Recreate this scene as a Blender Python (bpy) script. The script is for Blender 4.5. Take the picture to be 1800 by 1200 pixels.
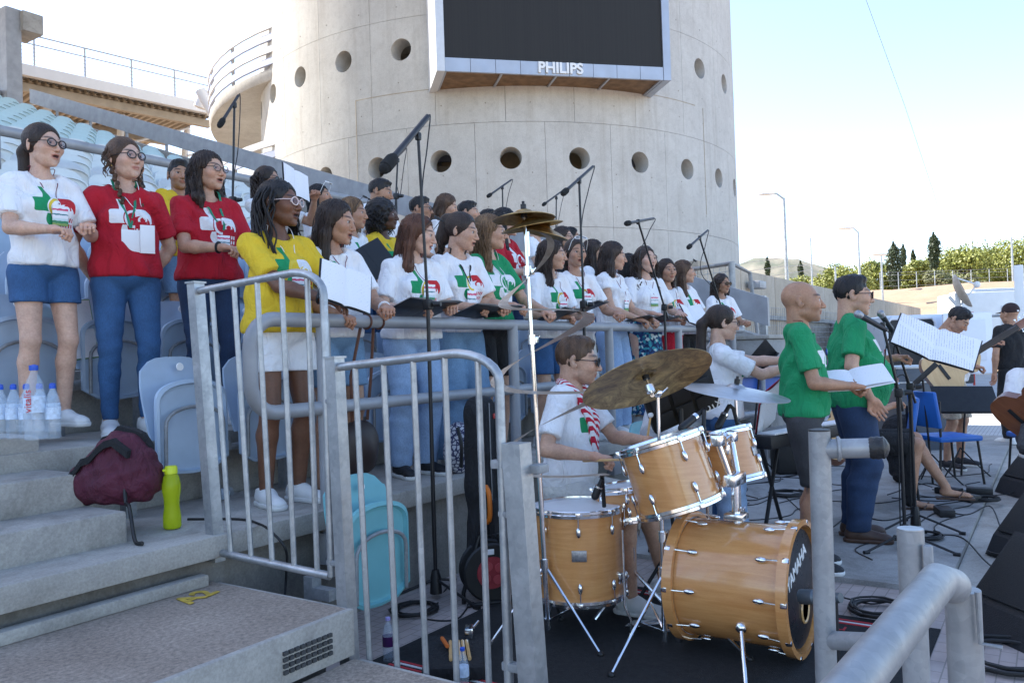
import bpy, bmesh, math, random
import numpy as np
from mathutils import Vector, Matrix
random.seed(7); RNG = np.random.default_rng(7)
for o in list(bpy.data.objects): bpy.data.objects.remove(o)
SC = bpy.context.scene
COL = SC.collection
rad = math.radians
# ------------------------------------------------------------------ camera
F, CX, CY = 1440., 900., 600.
YAW, PITCH, ROLL = rad(33.6), rad(0.95), rad(1.85)
CAM = np.array([0., 0., 1.35])
FW = np.array([math.cos(YAW)*math.cos(PITCH), math.sin(YAW)*math.cos(PITCH), math.sin(PITCH)])
_r0 = np.array([math.sin(YAW), -math.cos(YAW), 0.]); _u0 = np.cross(_r0, FW)
RC = math.cos(ROLL)*_r0 - math.sin(ROLL)*_u0
UC = math.sin(ROLL)*_r0 + math.cos(ROLL)*_u0
cam = bpy.data.cameras.new('camera'); camo = bpy.data.objects.new('camera', cam); COL.objects.link(camo)
cam.lens = 36*F/1800; cam.sensor_width = 36; cam.clip_start = 0.05; cam.clip_end = 6000
M = Matrix(((RC[0], UC[0], -FW[0], CAM[0]), (RC[1], UC[1], -FW[1], CAM[1]), (RC[2], UC[2], -FW[2], CAM[2]), (0, 0, 0, 1)))
camo.matrix_world = M
SC.camera = camo
# ------------------------------------------------------------------ sky, sun, exposure
SUN_AZ, SUN_EL = rad(97.), rad(48.)          # azimuth counter-clockwise from +X
w = bpy.data.worlds.new('World'); SC.world = w; w.use_nodes = True
nt = w.node_tree; nt.nodes.clear()
sky = nt.nodes.new('ShaderNodeTexSky'); sky.sky_type = 'NISHITA'; sky.sun_disc = False
sky.sun_elevation = SUN_EL; sky.sun_rotation = math.pi/2 - SUN_AZ
sky.air_density = .85; sky.dust_density = .7; sky.ozone_density = .5; sky.altitude = 100
bg = nt.nodes.new('ShaderNodeBackground'); bg.inputs['Strength'].default_value = 0.13
ow = nt.nodes.new('ShaderNodeOutputWorld')
nt.links.new(sky.outputs[0], bg.inputs[0]); nt.links.new(bg.outputs[0], ow.inputs[0])
sl = bpy.data.lights.new('sun', 'SUN'); sl.energy = 3.6; sl.angle = rad(0.53); sl.color = (1., .95, .86)
so = bpy.data.objects.new('sun', sl); COL.objects.link(so)
_sd = Vector((math.cos(SUN_AZ)*math.cos(SUN_EL), math.sin(SUN_AZ)*math.cos(SUN_EL), math.sin(SUN_EL)))
so.rotation_euler = _sd.to_track_quat('Z', 'Y').to_euler(); so.location = (0, 0, 40)
SC.view_settings.view_transform = 'Standard'; SC.view_settings.look = 'None'
SC.view_settings.exposure = 1.92; SC.view_settings.gamma = 1.0; SC.view_settings.use_curve_mapping = False
# ------------------------------------------------------------------ photo pixel -> place
def ray(x, y): return FW + RC*(x-CX)/F - UC*(y-CY)/F
def onz(x, y, z): d = ray(x, y); return CAM + d*(z-CAM[2])/d[2]
def onv(x, y, v): d = ray(x, y); return CAM + d*v/d[1]
def onu(x, y, u): d = ray(x, y); return CAM + d*u/d[0]
def ond(x, y, dep): return CAM + ray(x, y)*dep
def proj(p):
    d = np.asarray(p, float)-CAM; z = d@FW
    return CX+F*(d@RC)/z, CY-F*(d@UC)/z, z
# ------------------------------------------------------------------ materials
MATS = {}
def srgb(r, g, b):
    def f(c):
        c /= 255.
        return c/12.92 if c <= .04045 else ((c+.055)/1.055)**2.4
    return (f(r), f(g), f(b), 1.)
class NT:
    def __init__(s, name):
        s.m = bpy.data.materials.new(name); s.m.use_nodes = True; s.t = s.m.node_tree
        s.b = s.t.nodes['Principled BSDF']; s._c = {}
    def n(s, ty, **kw):
        nd = s.t.nodes.new(ty)
        for k, v in kw.items(): setattr(nd, k, v)
        return nd
    def l(s, a, b): s.t.links.new(a, b)
    def setin(s, nd, i, v):
        if hasattr(v, 'is_output') or isinstance(v, bpy.types.NodeSocket): s.l(v, nd.inputs[i])
        else: nd.inputs[i].default_value = v
    def math(s, op, a, b=0., c=None, clamp=False):
        nd = s.n('ShaderNodeMath', operation=op, use_clamp=clamp)
        s.setin(nd, 0, a); s.setin(nd, 1, b)
        if c is not None: s.setin(nd, 2, c)
        return nd.outputs[0]
    def coord(s, kind='Object', scale=(1, 1, 1), rot=(0, 0, 0)):
        k = (kind, tuple(scale), tuple(rot))
        if k in s._c: return s._c[k]
        tc = s.n('ShaderNodeTexCoord'); mp = s.n('ShaderNodeMapping')
        mp.inputs['Scale'].default_value = scale; mp.inputs['Rotation'].default_value = rot
        s.l(tc.outputs[kind], mp.inputs[0]); s._c[k] = mp.outputs[0]
        return mp.outputs[0]
    def noise(s, scale, detail=4, rough=.55, vec=None, dist=0.):
        nd = s.n('ShaderNodeTexNoise'); nd.inputs['Scale'].default_value = scale
        nd.inputs['Detail'].default_value = detail; nd.inputs['Roughness'].default_value = rough
        nd.inputs['Distortion'].default_value = dist
        s.l(vec if vec is not None else s.coord(), nd.inputs['Vector']); return nd.outputs['Fac']
    def ramp(s, fac, stops, interp='LINEAR'):
        nd = s.n('ShaderNodeValToRGB'); cr = nd.color_ramp; cr.interpolation = interp
        while len(cr.elements) < len(stops): cr.elements.new(.5)
        for e, (p, c) in zip(cr.elements, stops):
            e.position = p; e.color = c if len(c) == 4 else (*c, 1)
        s.l(fac, nd.inputs[0]); return nd.outputs[0]
    def mix(s, fac, a, b, mode='MIX'):
        nd = s.n('ShaderNodeMixRGB', blend_type=mode)
        s.setin(nd, 0, fac); s.setin(nd, 1, a); s.setin(nd, 2, b); return nd.outputs[0]
    def bump(s, h, strength=.3, dist=.01):
        nd = s.n('ShaderNodeBump'); nd.inputs['Strength'].default_value = strength; nd.inputs['Distance'].default_value = dist
        s.l(h, nd.inputs['Height']); s.l(nd.outputs[0], s.b.inputs['Normal'])
    def done(s, color=None, rough=None, metal=None, **kw):
        if color is not None: s.setin(s.b, 'Base Color', color)
        if rough is not None: s.setin(s.b, 'Roughness', rough)
        if metal is not None: s.setin(s.b, 'Metallic', metal)
        for k, v in kw.items(): s.setin(s.b, k.replace('_', ' '), v)
        return s.m
def mat(key, fn=None):
    if key not in MATS: MATS[key] = fn(key)
    return MATS[key]
def plain(key, col, rough=.5, metal=0., var=.12, scale=9., bump=0., bscale=60., spec=None):
    """a colour with uneven tone, uneven gloss and optional fine relief"""
    if key in MATS: return MATS[key]
    t = NT(key); n = t.noise(scale, 5)
    lo = tuple(c*(1-var) for c in col[:3]); hi = tuple(min(1, c*(1+var)) for c in col[:3])
    c = t.ramp(n, [(.3, lo), (.7, hi)])
    r = t.math('MULTIPLY_ADD', t.noise(scale*2.3, 3), .25, max(0.02, rough-.12))
    if bump: t.bump(t.noise(bscale, 3), bump, .004)
    t.done(c, r, metal)
    if spec is not None: t.b.inputs['Specular IOR Level'].default_value = spec
    MATS[key] = t.m
    return t.m
# ------------------------------------------------------------------ mesh building
class MB:
    def __init__(s): s.v = []; s.f = []; s.mi = []; s.cur = 0
    def add(s, vs, fs):
        o = len(s.v); s.v.extend([tuple(map(float, p)) for p in vs])
        s.f.extend([tuple(i+o for i in f) for f in fs]); s.mi.extend([s.cur]*len(fs)); return s
    def m(s, i): s.cur = i; return s
    def box(s, c, size, rot=None):
        x, y, z = [d/2 for d in size]
        vs = [Vector((a*x, b*y, d*z)) for a in (-1, 1) for b in (-1, 1) for d in (-1, 1)]
        if rot is not None: vs = [rot @ p for p in vs]
        c = Vector([float(q) for q in c]); vs = [p+c for p in vs]
        return s.add(vs, [(0, 1, 3, 2), (4, 6, 7, 5), (0, 4, 5, 1), (2, 3, 7, 6), (0, 2, 6, 4), (1, 5, 7, 3)])
    def bbox(s, c, size, bev=.01, rot=None):
        """box with chamfered edges"""
        hx, hy, hz = [d/2 for d in size]; b = min(bev, hx*.9, hy*.9, hz*.9)
        bm = bmesh.new(); bmesh.ops.create_cube(bm, size=1)
        for vv in bm.verts: vv.co = Vector((vv.co.x*2*hx, vv.co.y*2*hy, vv.co.z*2*hz))
        bmesh.ops.bevel(bm, geom=list(bm.edges), offset=b, segments=2, affect='EDGES', profile=.6)
        c = Vector([float(q) for q in c]); bm.verts.ensure_lookup_table()
        vs = [(rot @ vv.co if rot is not None else vv.co)+c for vv in bm.verts]
        fs = [tuple(x.index for x in f.verts) for f in bm.faces]; bm.free()
        return s.add(vs, fs)
    def hexa(s, p8):
        return s.add(p8, [(0, 3, 2, 1), (4, 5, 6, 7), (0, 1, 5, 4), (1, 2, 6, 5), (2, 3, 7, 6), (3, 0, 4, 7)])
    def tube(s, pts, r, seg=8, cap=True, closed=False):
        P = [Vector([float(q) for q in p]) for p in pts]; n = len(P)
        rs = r if hasattr(r, '__len__') else [r]*n
        T = []
        for i in range(n):
            a = P[(i-1) % n] if (closed or i > 0) else P[i]; b = P[(i+1) % n] if (closed or i < n-1) else P[i]
            t = (b-a); T.append(t.normalized() if t.length > 1e-9 else Vector((0, 0, 1)))
        up = Vector((0, 0, 1)) if abs(T[0].z) < .9 else Vector((1, 0, 0))
        N = (up - T[0]*up.dot(T[0])).normalized(); vs = []
        for i in range(n):
            N = (N - T[i]*N.dot(T[i]))
            N = N.normalized() if N.length > 1e-6 else T[i].orthogonal().normalized()
            B = T[i].cross(N)
            for k in range(seg):
                a = 2*math.pi*k/seg; vs.append(P[i]+(N*math.cos(a)+B*math.sin(a))*rs[i])
        fs = []
        for i in range(n if closed else n-1):
            for k in range(seg):
                a = i*seg+k; b = i*seg+(k+1) % seg; j = ((i+1) % n)*seg
                fs.append((a, b, j+(k+1) % seg, j+k))
        if cap and not closed:
            fs.append(tuple(reversed(range(seg)))); fs.append(tuple((n-1)*seg+k for k in range(seg)))
        return s.add(vs, fs)
    def cyl(s, a, b, r, r2=None, seg=16): return s.tube([a, b], [r, r if r2 is None else r2], seg)
    def lathe(s, prof, seg=24, origin=(0, 0, 0), axis=(0, 0, 1), closed_prof=False):
        ax = Vector([float(q) for q in axis]).normalized(); q = Vector((0, 0, 1)).rotation_difference(ax).to_matrix()
        o = Vector([float(z) for z in origin]); vs = []
        for (r, z) in prof:
            for k in range(seg):
                a = 2*math.pi*k/seg; vs.append(o + q @ Vector((r*math.cos(a), r*math.sin(a), z)))
        fs = []; n = len(prof)
        for i in range(n if closed_prof else n-1):
            for k in range(seg):
                j = (i+1) % n; fs.append((i*seg+k, i*seg+(k+1) % seg, j*seg+(k+1) % seg, j*seg+k))
        if not closed_prof:
            if prof[0][0] > 1e-6: fs.append(tuple(reversed(range(seg))))
            if prof[-1][0] > 1e-6: fs.append(tuple((n-1)*seg+k for k in range(seg)))
        return s.add(vs, fs)
    def prism(s, poly, a, b):
        """poly: list of 3D points (one face), extruded by vector b-a"""
        d = Vector(b)-Vector(a); P = [Vector([float(q) for q in p]) for p in poly]; n = len(P)
        vs = P+[p+d for p in P]
        fs = [tuple(reversed(range(n))), tuple(range(n, 2*n))]+[(i, (i+1) % n, n+(i+1) % n, n+i) for i in range(n)]
        return s.add(vs, fs)
    def torus(s, c, R, r, axis=(0, 0, 1), seg=24, rs=8, a0=0., a1=2*math.pi):
        q = Vector((0, 0, 1)).rotation_difference(Vector(axis)).to_matrix(); c = Vector([float(z) for z in c])
        full = abs(a1-a0-2*math.pi) < 1e-6
        pts = [c+q @ Vector((R*math.cos(a0+(a1-a0)*k/seg), R*math.sin(a0+(a1-a0)*k/seg), 0)) for k in range(seg if full else seg+1)]
        return s.tube(pts, r, rs, closed=full)
    def sph(s, c, r, seg=12, rings=8):
        rr = r if hasattr(r, '__len__') else (r, r, r); vs = []; fs = []
        for i in range(rings+1):
            th = math.pi*i/rings
            for k in range(seg):
                a = 2*math.pi*k/seg
                vs.append((c[0]+rr[0]*math.sin(th)*math.cos(a), c[1]+rr[1]*math.sin(th)*math.sin(a), c[2]-rr[2]*math.cos(th)))
        for i in range(rings):
            for k in range(seg): fs.append((i*seg+k, i*seg+(k+1) % seg, (i+1)*seg+(k+1) % seg, (i+1)*seg+k))
        return s.add(vs, fs)
    def shift(s, d):
        s.v = [(a+d[0], b+d[1], c+d[2]) for a, b, c in s.v]; return s
    def xf(s, mtx):
        s.v = [tuple(mtx @ Vector(p)) for p in s.v]; return s
    def mesh(s, name, mats, smooth=True, angle=40):
        me = bpy.data.meshes.new(name); me.from_pydata(s.v, [], s.f)
        for m_ in (mats if isinstance(mats, (list, tuple)) else [mats]): me.materials.append(m_)
        if any(s.mi): me.polygons.foreach_set('material_index', s.mi)
        me.validate(); me.update()
        if smooth: sm(me, angle)
        return me
def sm(me, angle=40):
    me.polygons.foreach_set('use_smooth', [True]*len(me.polygons))
    if angle < 180:
        try: me.set_sharp_from_angle(angle=rad(angle))
        except Exception: pass
def thing(name, label, cat, loc=(0, 0, 0), rotz=0., group=None):
    o = bpy.data.objects.new(name, None); COL.objects.link(o); o.empty_display_size = .1
    o.location = [float(q) for q in loc]; o.rotation_euler = (0, 0, rotz); tag(o, label, cat, group); return o
def tag(o, label=None, cat=None, group=None, kind=None):
    if label: o['label'] = label
    if cat: o['category'] = cat
    if group: o['group'] = group
    if kind: o['kind'] = kind
    return o
def part(name, mb, mats, parent=None, smooth=True, angle=40, loc=None, label=None):
    """one mesh object; mb is an MB (local coordinates of the parent) or a finished mesh"""
    me = mb if isinstance(mb, bpy.types.Mesh) else mb.mesh(name, mats, smooth, angle)
    o = bpy.data.objects.new(name, me); COL.objects.link(o)
    if parent is not None: o.parent = parent
    if loc is not None: o.location = [float(q) for q in loc]
    if label: o['label'] = label
    return o
def wpart(name, mb, mats, parent, **kw):
    """as part(), but mb is in world coordinates and the parent root is unrotated or rotated about z"""
    mw = Matrix.Translation(parent.location) @ Matrix.Rotation(parent.rotation_euler.z, 4, 'Z')
    mb.xf(mw.inverted()); return part(name, mb, mats, parent, **kw)
def struct(name, mb, mats, smooth=False, angle=40, kind='structure'):
    o = part(name, mb, mats, None, smooth, angle); o['kind'] = kind; return o
def copy_tree(o, parent=None):
    c = o.copy(); COL.objects.link(c); c.parent = parent
    for ch in o.children: copy_tree(ch, c)
    return c
def arc(c, r, a0, a1, n, ax=(1, 0, 0), ay=(0, 0, 1)):
    c = Vector(c); ax = Vector(ax); ay = Vector(ay)
    return [c+ax*r*math.cos(a0+(a1-a0)*i/n)+ay*r*math.sin(a0+(a1-a0)*i/n) for i in range(n+1)]
def spline(pts, n=8):
    """Catmull-Rom through the points"""
    P = [np.asarray(p, float) for p in pts]; P = [2*P[0]-P[1]]+P+[2*P[-1]-P[-2]]; out = []
    for i in range(1, len(P)-2):
        for k in range(n):
            t = k/n; a, b, c, d = P[i-1:i+3]
            out.append(.5*((2*b)+(c-a)*t+(2*a-5*b+4*c-d)*t*t+(3*b-a-3*c+d)*t**3))
    out.append(P[-2]); return out
# ------------------------------------------------------------------ shared materials
def m_concrete(key, base, dark, grain=1., streak=0., warm=None):
    def fn(k):
        t = NT(k); n1 = t.noise(.8, 6, .6); n2 = t.noise(9*grain, 6, .7); n3 = t.noise(90*grain, 3, .6)
        c = t.ramp(n1, [(.28, dark), (.72, base)])
        c = t.mix(t.math('MULTIPLY', t.math('SUBTRACT', n2, .50, clamp=True), 1.3, clamp=True), c, tuple(q*.62 for q in dark[:3])+(1,))
        c = t.mix(.13, c, t.ramp(n3, [(.35, (.05, .05, .05)), (.65, (.9, .9, .9))]), 'OVERLAY'); big = t.noise(2.3, 7, .72, None, .8); c = t.mix(.5 if grain >= 1 else .12, c, t.ramp(big, [(.34, (.22, .21, .19)), (.5, (.5, .5, .5)), (.68, (.72, .72, .71))]), 'OVERLAY')
        if streak:
            sv = t.coord('Object', (2.2, 2.2, .12)); s = t.noise(1.7, 5, .65, sv)
            c = t.mix(t.math('MULTIPLY', t.math('SUBTRACT', s, .52, clamp=True), 3.2*streak, clamp=True), c, warm or (.16, .11, .07, 1))
        h = t.math('ADD', t.math('MULTIPLY', n2, .6), t.math('MULTIPLY', n3, .4)); t.bump(h, .35, .006)
        return t.done(c, .88)
    return mat(key, fn)
CONC = m_concrete('concrete terrace', (.46, .43, .385), (.31, .29, .26))
CONC_STAIN = m_concrete('stained concrete', (.27, .255, .23), (.14, .13, .115), 1., .8, (.12, .085, .05, 1))
CONC_TOWER = m_concrete('tower concrete', (.60, .575, .53), (.50, .475, .435), .6, .55, (.33, .29, .24, 1))
CONC_WALL = m_concrete('wall concrete', (.50, .43, .34), (.36, .30, .23), .7, .35, (.15, .10, .06, 1))
CONC_PALE = m_concrete('pale slab', (.36, .35, .335), (.27, .265, .255), 1.4)
def _aggr(k):
    t = NT(k); n = t.noise(2.5, 5); v = t.noise(55, 4, .8); w_ = t.noise(140, 2, .7, t.coord('Object', (1, 3.5, 1)))
    c = t.ramp(n, [(.3, (.30, .245, .20)), (.7, (.42, .35, .29))])
    c = t.mix(.45, c, t.ramp(v, [(.35, (.06, .05, .045)), (.65, (.8, .75, .7))]), 'OVERLAY')
    t.bump(t.math('ADD', v, w_), .6, .008); return t.done(c, .92)
AGGR = mat('brown aggregate', _aggr)
def _pave(k):
    t = NT(k); vec = t.coord('Object', (1, 1, 1)); br = t.n('ShaderNodeTexBrick'); t.l(vec, br.inputs['Vector'])
    br.inputs['Scale'].default_value = 4.; br.inputs['Mortar Size'].default_value = .012
    br.inputs['Color1'].default_value = (.40, .33, .30, 1); br.inputs['Color2'].default_value = (.36, .31, .29, 1); br.inputs['Mortar'].default_value = (.24, .21, .19, 1)
    c = t.mix(.35, br.outputs['Color'], t.ramp(t.noise(4, 6), [(.3, (.2, .2, .2)), (.7, (.8, .8, .8))]), 'OVERLAY')
    t.bump(t.noise(120, 3), .3, .004); return t.done(c, .85)
PINK = mat('pink paving', _pave)
def _cob(k):
    t = NT(k); br = t.n('ShaderNodeTexBrick'); t.l(t.coord('Object', (1, 1, 1)), br.inputs['Vector'])
    br.inputs['Scale'].default_value = 5.; br.inputs['Mortar Size'].default_value = .03
    br.inputs['Color1'].default_value = (.46, .46, .45, 1); br.inputs['Color2'].default_value = (.40, .41, .42, 1); br.inputs['Mortar'].default_value = (.28, .28, .28, 1)
    t.bump(br.outputs['Fac'], -.5, .01)
    return t.done(t.mix(.3, br.outputs['Color'], t.ramp(t.noise(1.3, 6), [(.3, (.25,)*3), (.7, (.75,)*3)]), 'OVERLAY'), .8)
COBBLE = mat('grey setts', _cob)
def _sand(k):
    t = NT(k); n = t.noise(.12, 6, .6); g = t.noise(.5, 6, .7)
    c = t.ramp(n, [(.35, (.27, .185, .12)), (.6, (.33, .235, .155)), (.75, (.24, .21, .10))])
    c = t.mix(.3, c, t.ramp(g, [(.3, (.2,)*3), (.7, (.8,)*3)]), 'OVERLAY'); t.bump(g, .5, .2); return t.done(c, .95)
SAND = mat('dry sandy earth', _sand)
def _galv(k, b=.46, r=.42, mtl=.75):
    t = NT(k); vo = t.n('ShaderNodeTexVoronoi'); t.l(t.coord('Object'), vo.inputs['Vector']); vo.inputs['Scale'].default_value = 55
    n = t.noise(6, 6, .65); n2 = t.noise(40, 4)
    sp = t.n('ShaderNodeSeparateColor'); t.l(vo.outputs['Color'], sp.inputs[0])
    c = t.ramp(t.math('ADD', t.math('MULTIPLY', sp.outputs[0], .12), t.math('MULTIPLY', n, .88)), [(.3, (b*.62, b*.65, b*.68)), (.7, (b*1.1, b*1.12, b*1.14))])
    rr = t.math('MULTIPLY_ADD', n2, .3, r-.12); t.bump(n2, .08, .003)
    return t.done(c, rr, mtl)
GALV = mat('galvanised steel', _galv)
GALV_DULL = mat('weathered galvanised steel', lambda k: _galv(k, .34, .6, .45))
PIPE = plain('grey painted pipe', (.30, .305, .32), .5, .15, .14, 5., .12, 80)
PIPE_S = mat('aluminium pipe', lambda k: _galv(k, .34, .45, .4))
CHROME = plain('chrome', (.82, .83, .85), .16, 1., .05)
BLACK = plain('black plastic', (.012, .012, .013), .5, 0., .2, 20)
BLACKM = plain('black metal', (.018, .018, .02), .42, .3, .2, 20)
FOAM = plain('black foam', (.012, .012, .012), .95, 0., .3, 60, .6, 300)
RUBBER = plain('black cable', (.014, .014, .015), .6, 0., .2)
PAPER = plain('paper', (.80, .80, .82), .8, 0., .03)
WHITEP = plain('white paint', (.78, .78, .77), .35, 0., .05, 3)
SEATBLUE = plain('pale blue seat plastic', (.38, .48, .60), .42, 0., .10, 5, .05, 60)
SEATTEAL = plain('teal seat plastic', (.17, .44, .48), .4, 0., .10, 5, .05, 60)
SEATWHITE = plain('faded white seat plastic', (.62, .66, .66), .5, 0., .08, 5)
SEATTURQ = plain('faded turquoise seat plastic', (.46, .60, .62), .5, 0., .08, 5)
def _wood(k, a=(.55, .235, .075), b=(.66, .325, .115), sc=(2, 2, 26), rough=.22, coat=.6):
    t = NT(k); n = t.noise(2.2, 5, .6, t.coord('Object', sc), .6); n2 = t.noise(30, 4, .7, t.coord('Object', (3, 3, 40)))
    c = t.ramp(n, [(.3, a), (.7, b)]); c = t.mix(.18, c, t.ramp(n2, [(.3, (.2,)*3), (.7, (.8,)*3)]), 'OVERLAY')
    t.done(c, rough); t.b.inputs['Coat Weight'].default_value = coat; t.b.inputs['Coat Roughness'].default_value = .08; return t.m
MAPLE = mat('lacquered maple', _wood)
MAPLEX = mat('lacquered maple crosswise', lambda k: _wood(k, sc=(26, 2, 2)))
SPRUCE = mat('guitar spruce', lambda k: _wood(k, (.62, .36, .14), (.72, .46, .20), (30, 2, 2), .3, .4))
MAHOG = mat('guitar mahogany', lambda k: _wood(k, (.16, .05, .02), (.24, .085, .035), (30, 2, 2), .3, .5))
def _cym(k, a=(.28, .17, .06), b=(.52, .35, .14), mt=.85):
    t = NT(k); tc = t.n('ShaderNodeTexCoord'); ln = t.n('ShaderNodeVectorMath', operation='LENGTH'); t.l(tc.outputs['Object'], ln.inputs[0])
    rings = t.math('SINE', t.math('MULTIPLY', ln.outputs['Value'], 900.)); n = t.noise(6, 6, .72, None, 2.5); n2 = t.noise(55, 4, .7)
    c = t.ramp(n, [(.36, a), (.62, b)]); c = t.mix(t.math('MULTIPLY', t.math('SUBTRACT', n2, .55, clamp=True), 2., clamp=True), c, (.09, .045, .02, 1))
    t.bump(t.math('ADD', t.math('MULTIPLY', rings, .25), n2), .18, .002)
    return t.done(c, t.math('MULTIPLY_ADD', n, .3, .22), mt)
CYM = mat('cymbal bronze', _cym)
CYMDARK = mat('raw dark cymbal bronze', lambda k: _cym(k, (.15, .085, .03), (.60, .42, .18), .7))
CYMPALE = mat('pale cymbal bronze', lambda k: _cym(k, (.40, .33, .26), (.58, .50, .42)))
DRUMHEAD = plain('white drum head', (.72, .73, .74), .45, 0., .06, 8)
def glassy(key, col, alpha=.35, rough=.08):
    def fn(k):
        t = NT(k); t.done(col, rough); t.b.inputs['Alpha'].default_value = alpha; t.b.inputs['Specular IOR Level'].default_value = .8; return t.m
    return mat(key, fn)
def clearplastic(key, col, rough=.06, trans=.9):
    def fn(k):
        t = NT(k); t.done(col, rough); t.b.inputs['Transmission Weight'].default_value = trans; t.b.inputs['IOR'].default_value = 1.25; return t.m
    return mat(key, fn)
PET = glassy('clear bottle plastic', (.62, .72, .82, 1), .22)
def _leaf(k, a, b):
    t = NT(k); oi = t.n('ShaderNodeNewGeometry'); n = t.noise(.5, 4); c = t.ramp(n, [(.3, a), (.7, b)])
    c = t.mix(.35, c, t.ramp(oi.outputs['Random Per Island'], [(0, (.1,)*3), (1, (.9,)*3)]), 'OVERLAY')
    t.done(c, .6); t.b.inputs['Transmission Weight'].default_value = .0; return t.m
PINELEAF = mat('pine foliage', lambda k: _leaf(k, (.15, .17, .028), (.29, .30, .06)))
CYPLEAF = mat('cypress foliage', lambda k: _leaf(k, (.025, .04, .014), (.055, .075, .025)))
BUSHLEAF = mat('bush foliage', lambda k: _leaf(k, (.11, .12, .04), (.20, .20, .08)))
BARK = plain('bark', (.12, .085, .06), .9, 0., .3, 20, .6, 40)
# ------------------------------------------------------------------ ground, floors
def ground_h(u, v):
    t = min(1, max(0, (u-40)/24.)); t = t*t*(3-2*t)
    return 4.6*t + .6*math.sin(u*.11+v*.07)*t
mb = MB(); us = [-400, -150, -60, -20, 0, 12, 25, 36]+[40+1.5*i for i in range(20)]+[75, 90, 120, 200, 400, 900, 2500]
vs_ = [-1500, -500, -200, -100]+list(range(-60, 81, 5))+[120, 300, 700, 2000]
vv = [(u, v, ground_h(u, v)-.03+(.35*random.random()-.17)*(min(1, max(0, (u-46)/8)))) for u in us for v in vs_]
nv = len(vs_)
mb.add(vv, [(i*nv+j, (i+1)*nv+j, (i+1)*nv+j+1, i*nv+j+1) for i in range(len(us)-1) for j in range(nv-1)])
struct('ground', mb, SAND, True, 180)
mb = MB()
def sheet(mb, u0, u1, v0, v1, z): mb.add([(u0, v0, z), (u1, v0, z), (u1, v1, z), (u0, v1, z)], [(0, 1, 2, 3)])
sheet(mb, -6, 4.9, -8, 3.2, 0.0); struct('stage_floor', mb, PINK)
mb = MB(); mb.box((9., 1.9, -.06), (8.2, 2.72, .18)); slab = struct('concrete_slab', mb, CONC_PALE)
mb = MB(); sheet(mb, 13.1, 38, -12, 5.3, -.008); sheet(mb, 4.9, 13.1, -12, .28, -.012); struct('pavement', mb, COBBLE)
mb = MB(); mb.box((9., .41, -.05), (8.2, .25, .09)); struct('gutter', mb, CONC)
# ------------------------------------------------------------------ grandstand
def row_v(i): return [3.1, 4.0, 4.85][i] if i < 3 else 4.85+.85*(i-2)
def row_z(i): return [.6, .97, 1.34, 1.68][i] if i < 4 else 1.68+.32*(i-3)
NROW = 24; U_END = 11.
gs = thing('grandstand', 'concrete grandstand terraces rising to the left behind the choir', 'grandstand', (2.5, 3.1, 0))
for i in range(NROW):
    z = row_z(i); v0 = row_v(i); v1 = row_v(i+1); zb = 0. if i == 0 else row_z(i-1)-.12
    mb = MB()
    if i == 0:
        mb.bbox(((U_END-10)/2, (v0+v1)/2+.04, z-.05), (U_END+10, v1-v0+.08, .10), .012)
        wpart('tier', mb, CONC, gs, angle=30)
        mb = MB(); mb.box(((U_END-10)/2, v0+.30, (z-.1)/2-.01), (U_END+9.9, .46, z-.1+.02)); wpart('front_wall', mb, CONC_STAIN, gs)
        mb = MB(); mb.bbox(((2.22-10)/2, v0-.0, .425), (12.2, .06, .05), .01); wpart('kerb', mb, CONC, gs)
    else:
        mb.bbox(((U_END-10)/2, (v0+v1)/2+.04, z-.06), (U_END+10, v1-v0+.08, .12), .012)
        mb.box(((U_END-10)/2, v0+.13, (zb+z-.12)/2), (U_END+9.9, .10, z-.12-zb+.03))
        wpart('tier', mb, CONC, gs, angle=30)
# aisle steps beside the rows
for k, (z, v0, v1, u1) in enumerate([(.735, 3.36, 3.75, 2.02), (.885, 3.66, 4.2, 2.0), (1.045, 4.02, 4.9, 1.99), (1.20, 4.5, 5.2, 1.98), (1.38, 4.95, 5.8, 1.98), (1.54, 5.35, 6.4, 1.98), (1.70, 5.8, 7., 1.98)]):
    mb = MB(); mb.bbox((u1-2., (v0+v1)/2, z-.1), (4., v1-v0, .2), .018); wpart('aisle_step', mb, CONC, gs, angle=30)
# stair landings in front (left foreground)
st = thing('stair', 'concrete stair landings with brown gritty tops in the left foreground', 'stair', (1., 2.5, 0))
def landing(z, v0, v1, u1, fascia):
    mb = MB(); mb.box((u1/2-2, (v0+v1)/2, z-.03), (u1+4, v1-v0, .06)); wpart('landing_top', mb, AGGR, st)
    mb = MB(); mb.bbox((u1/2-2, v0-.012, z-.085), (u1+4.02, .03, .175), .006); wpart('landing_edge', mb, CONC, st)
    mb = MB(); mb.bbox((u1+.012, (v0+v1)/2-.0, z-.085), (.024, v1-v0-.03, .165), .006); wpart('landing_edge', mb, CONC, st)
    mb = MB(); mb.box((u1/2-2, (v0+v1)/2+.02, z/2-.04), (u1+3.9, v1-v0-.1, max(.02, z-.09))); wpart('landing_base', mb, CONC_STAIN, st)
landing(.40, 2.30, 3.12, 2.26, True); landing(.215, 1.45, 2.27, 2.26, True); landing(.05, .6, 1.42, 2.26, True)
g = MB()
for k in range(4):
    for j in range(9): g.box((1.93+.026*j, 2.269, .275+.022*k), (.019, .012, .013))
wpart('vent_grille', g, plain('vent slot', (.06, .06, .06), .8), st)
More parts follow.
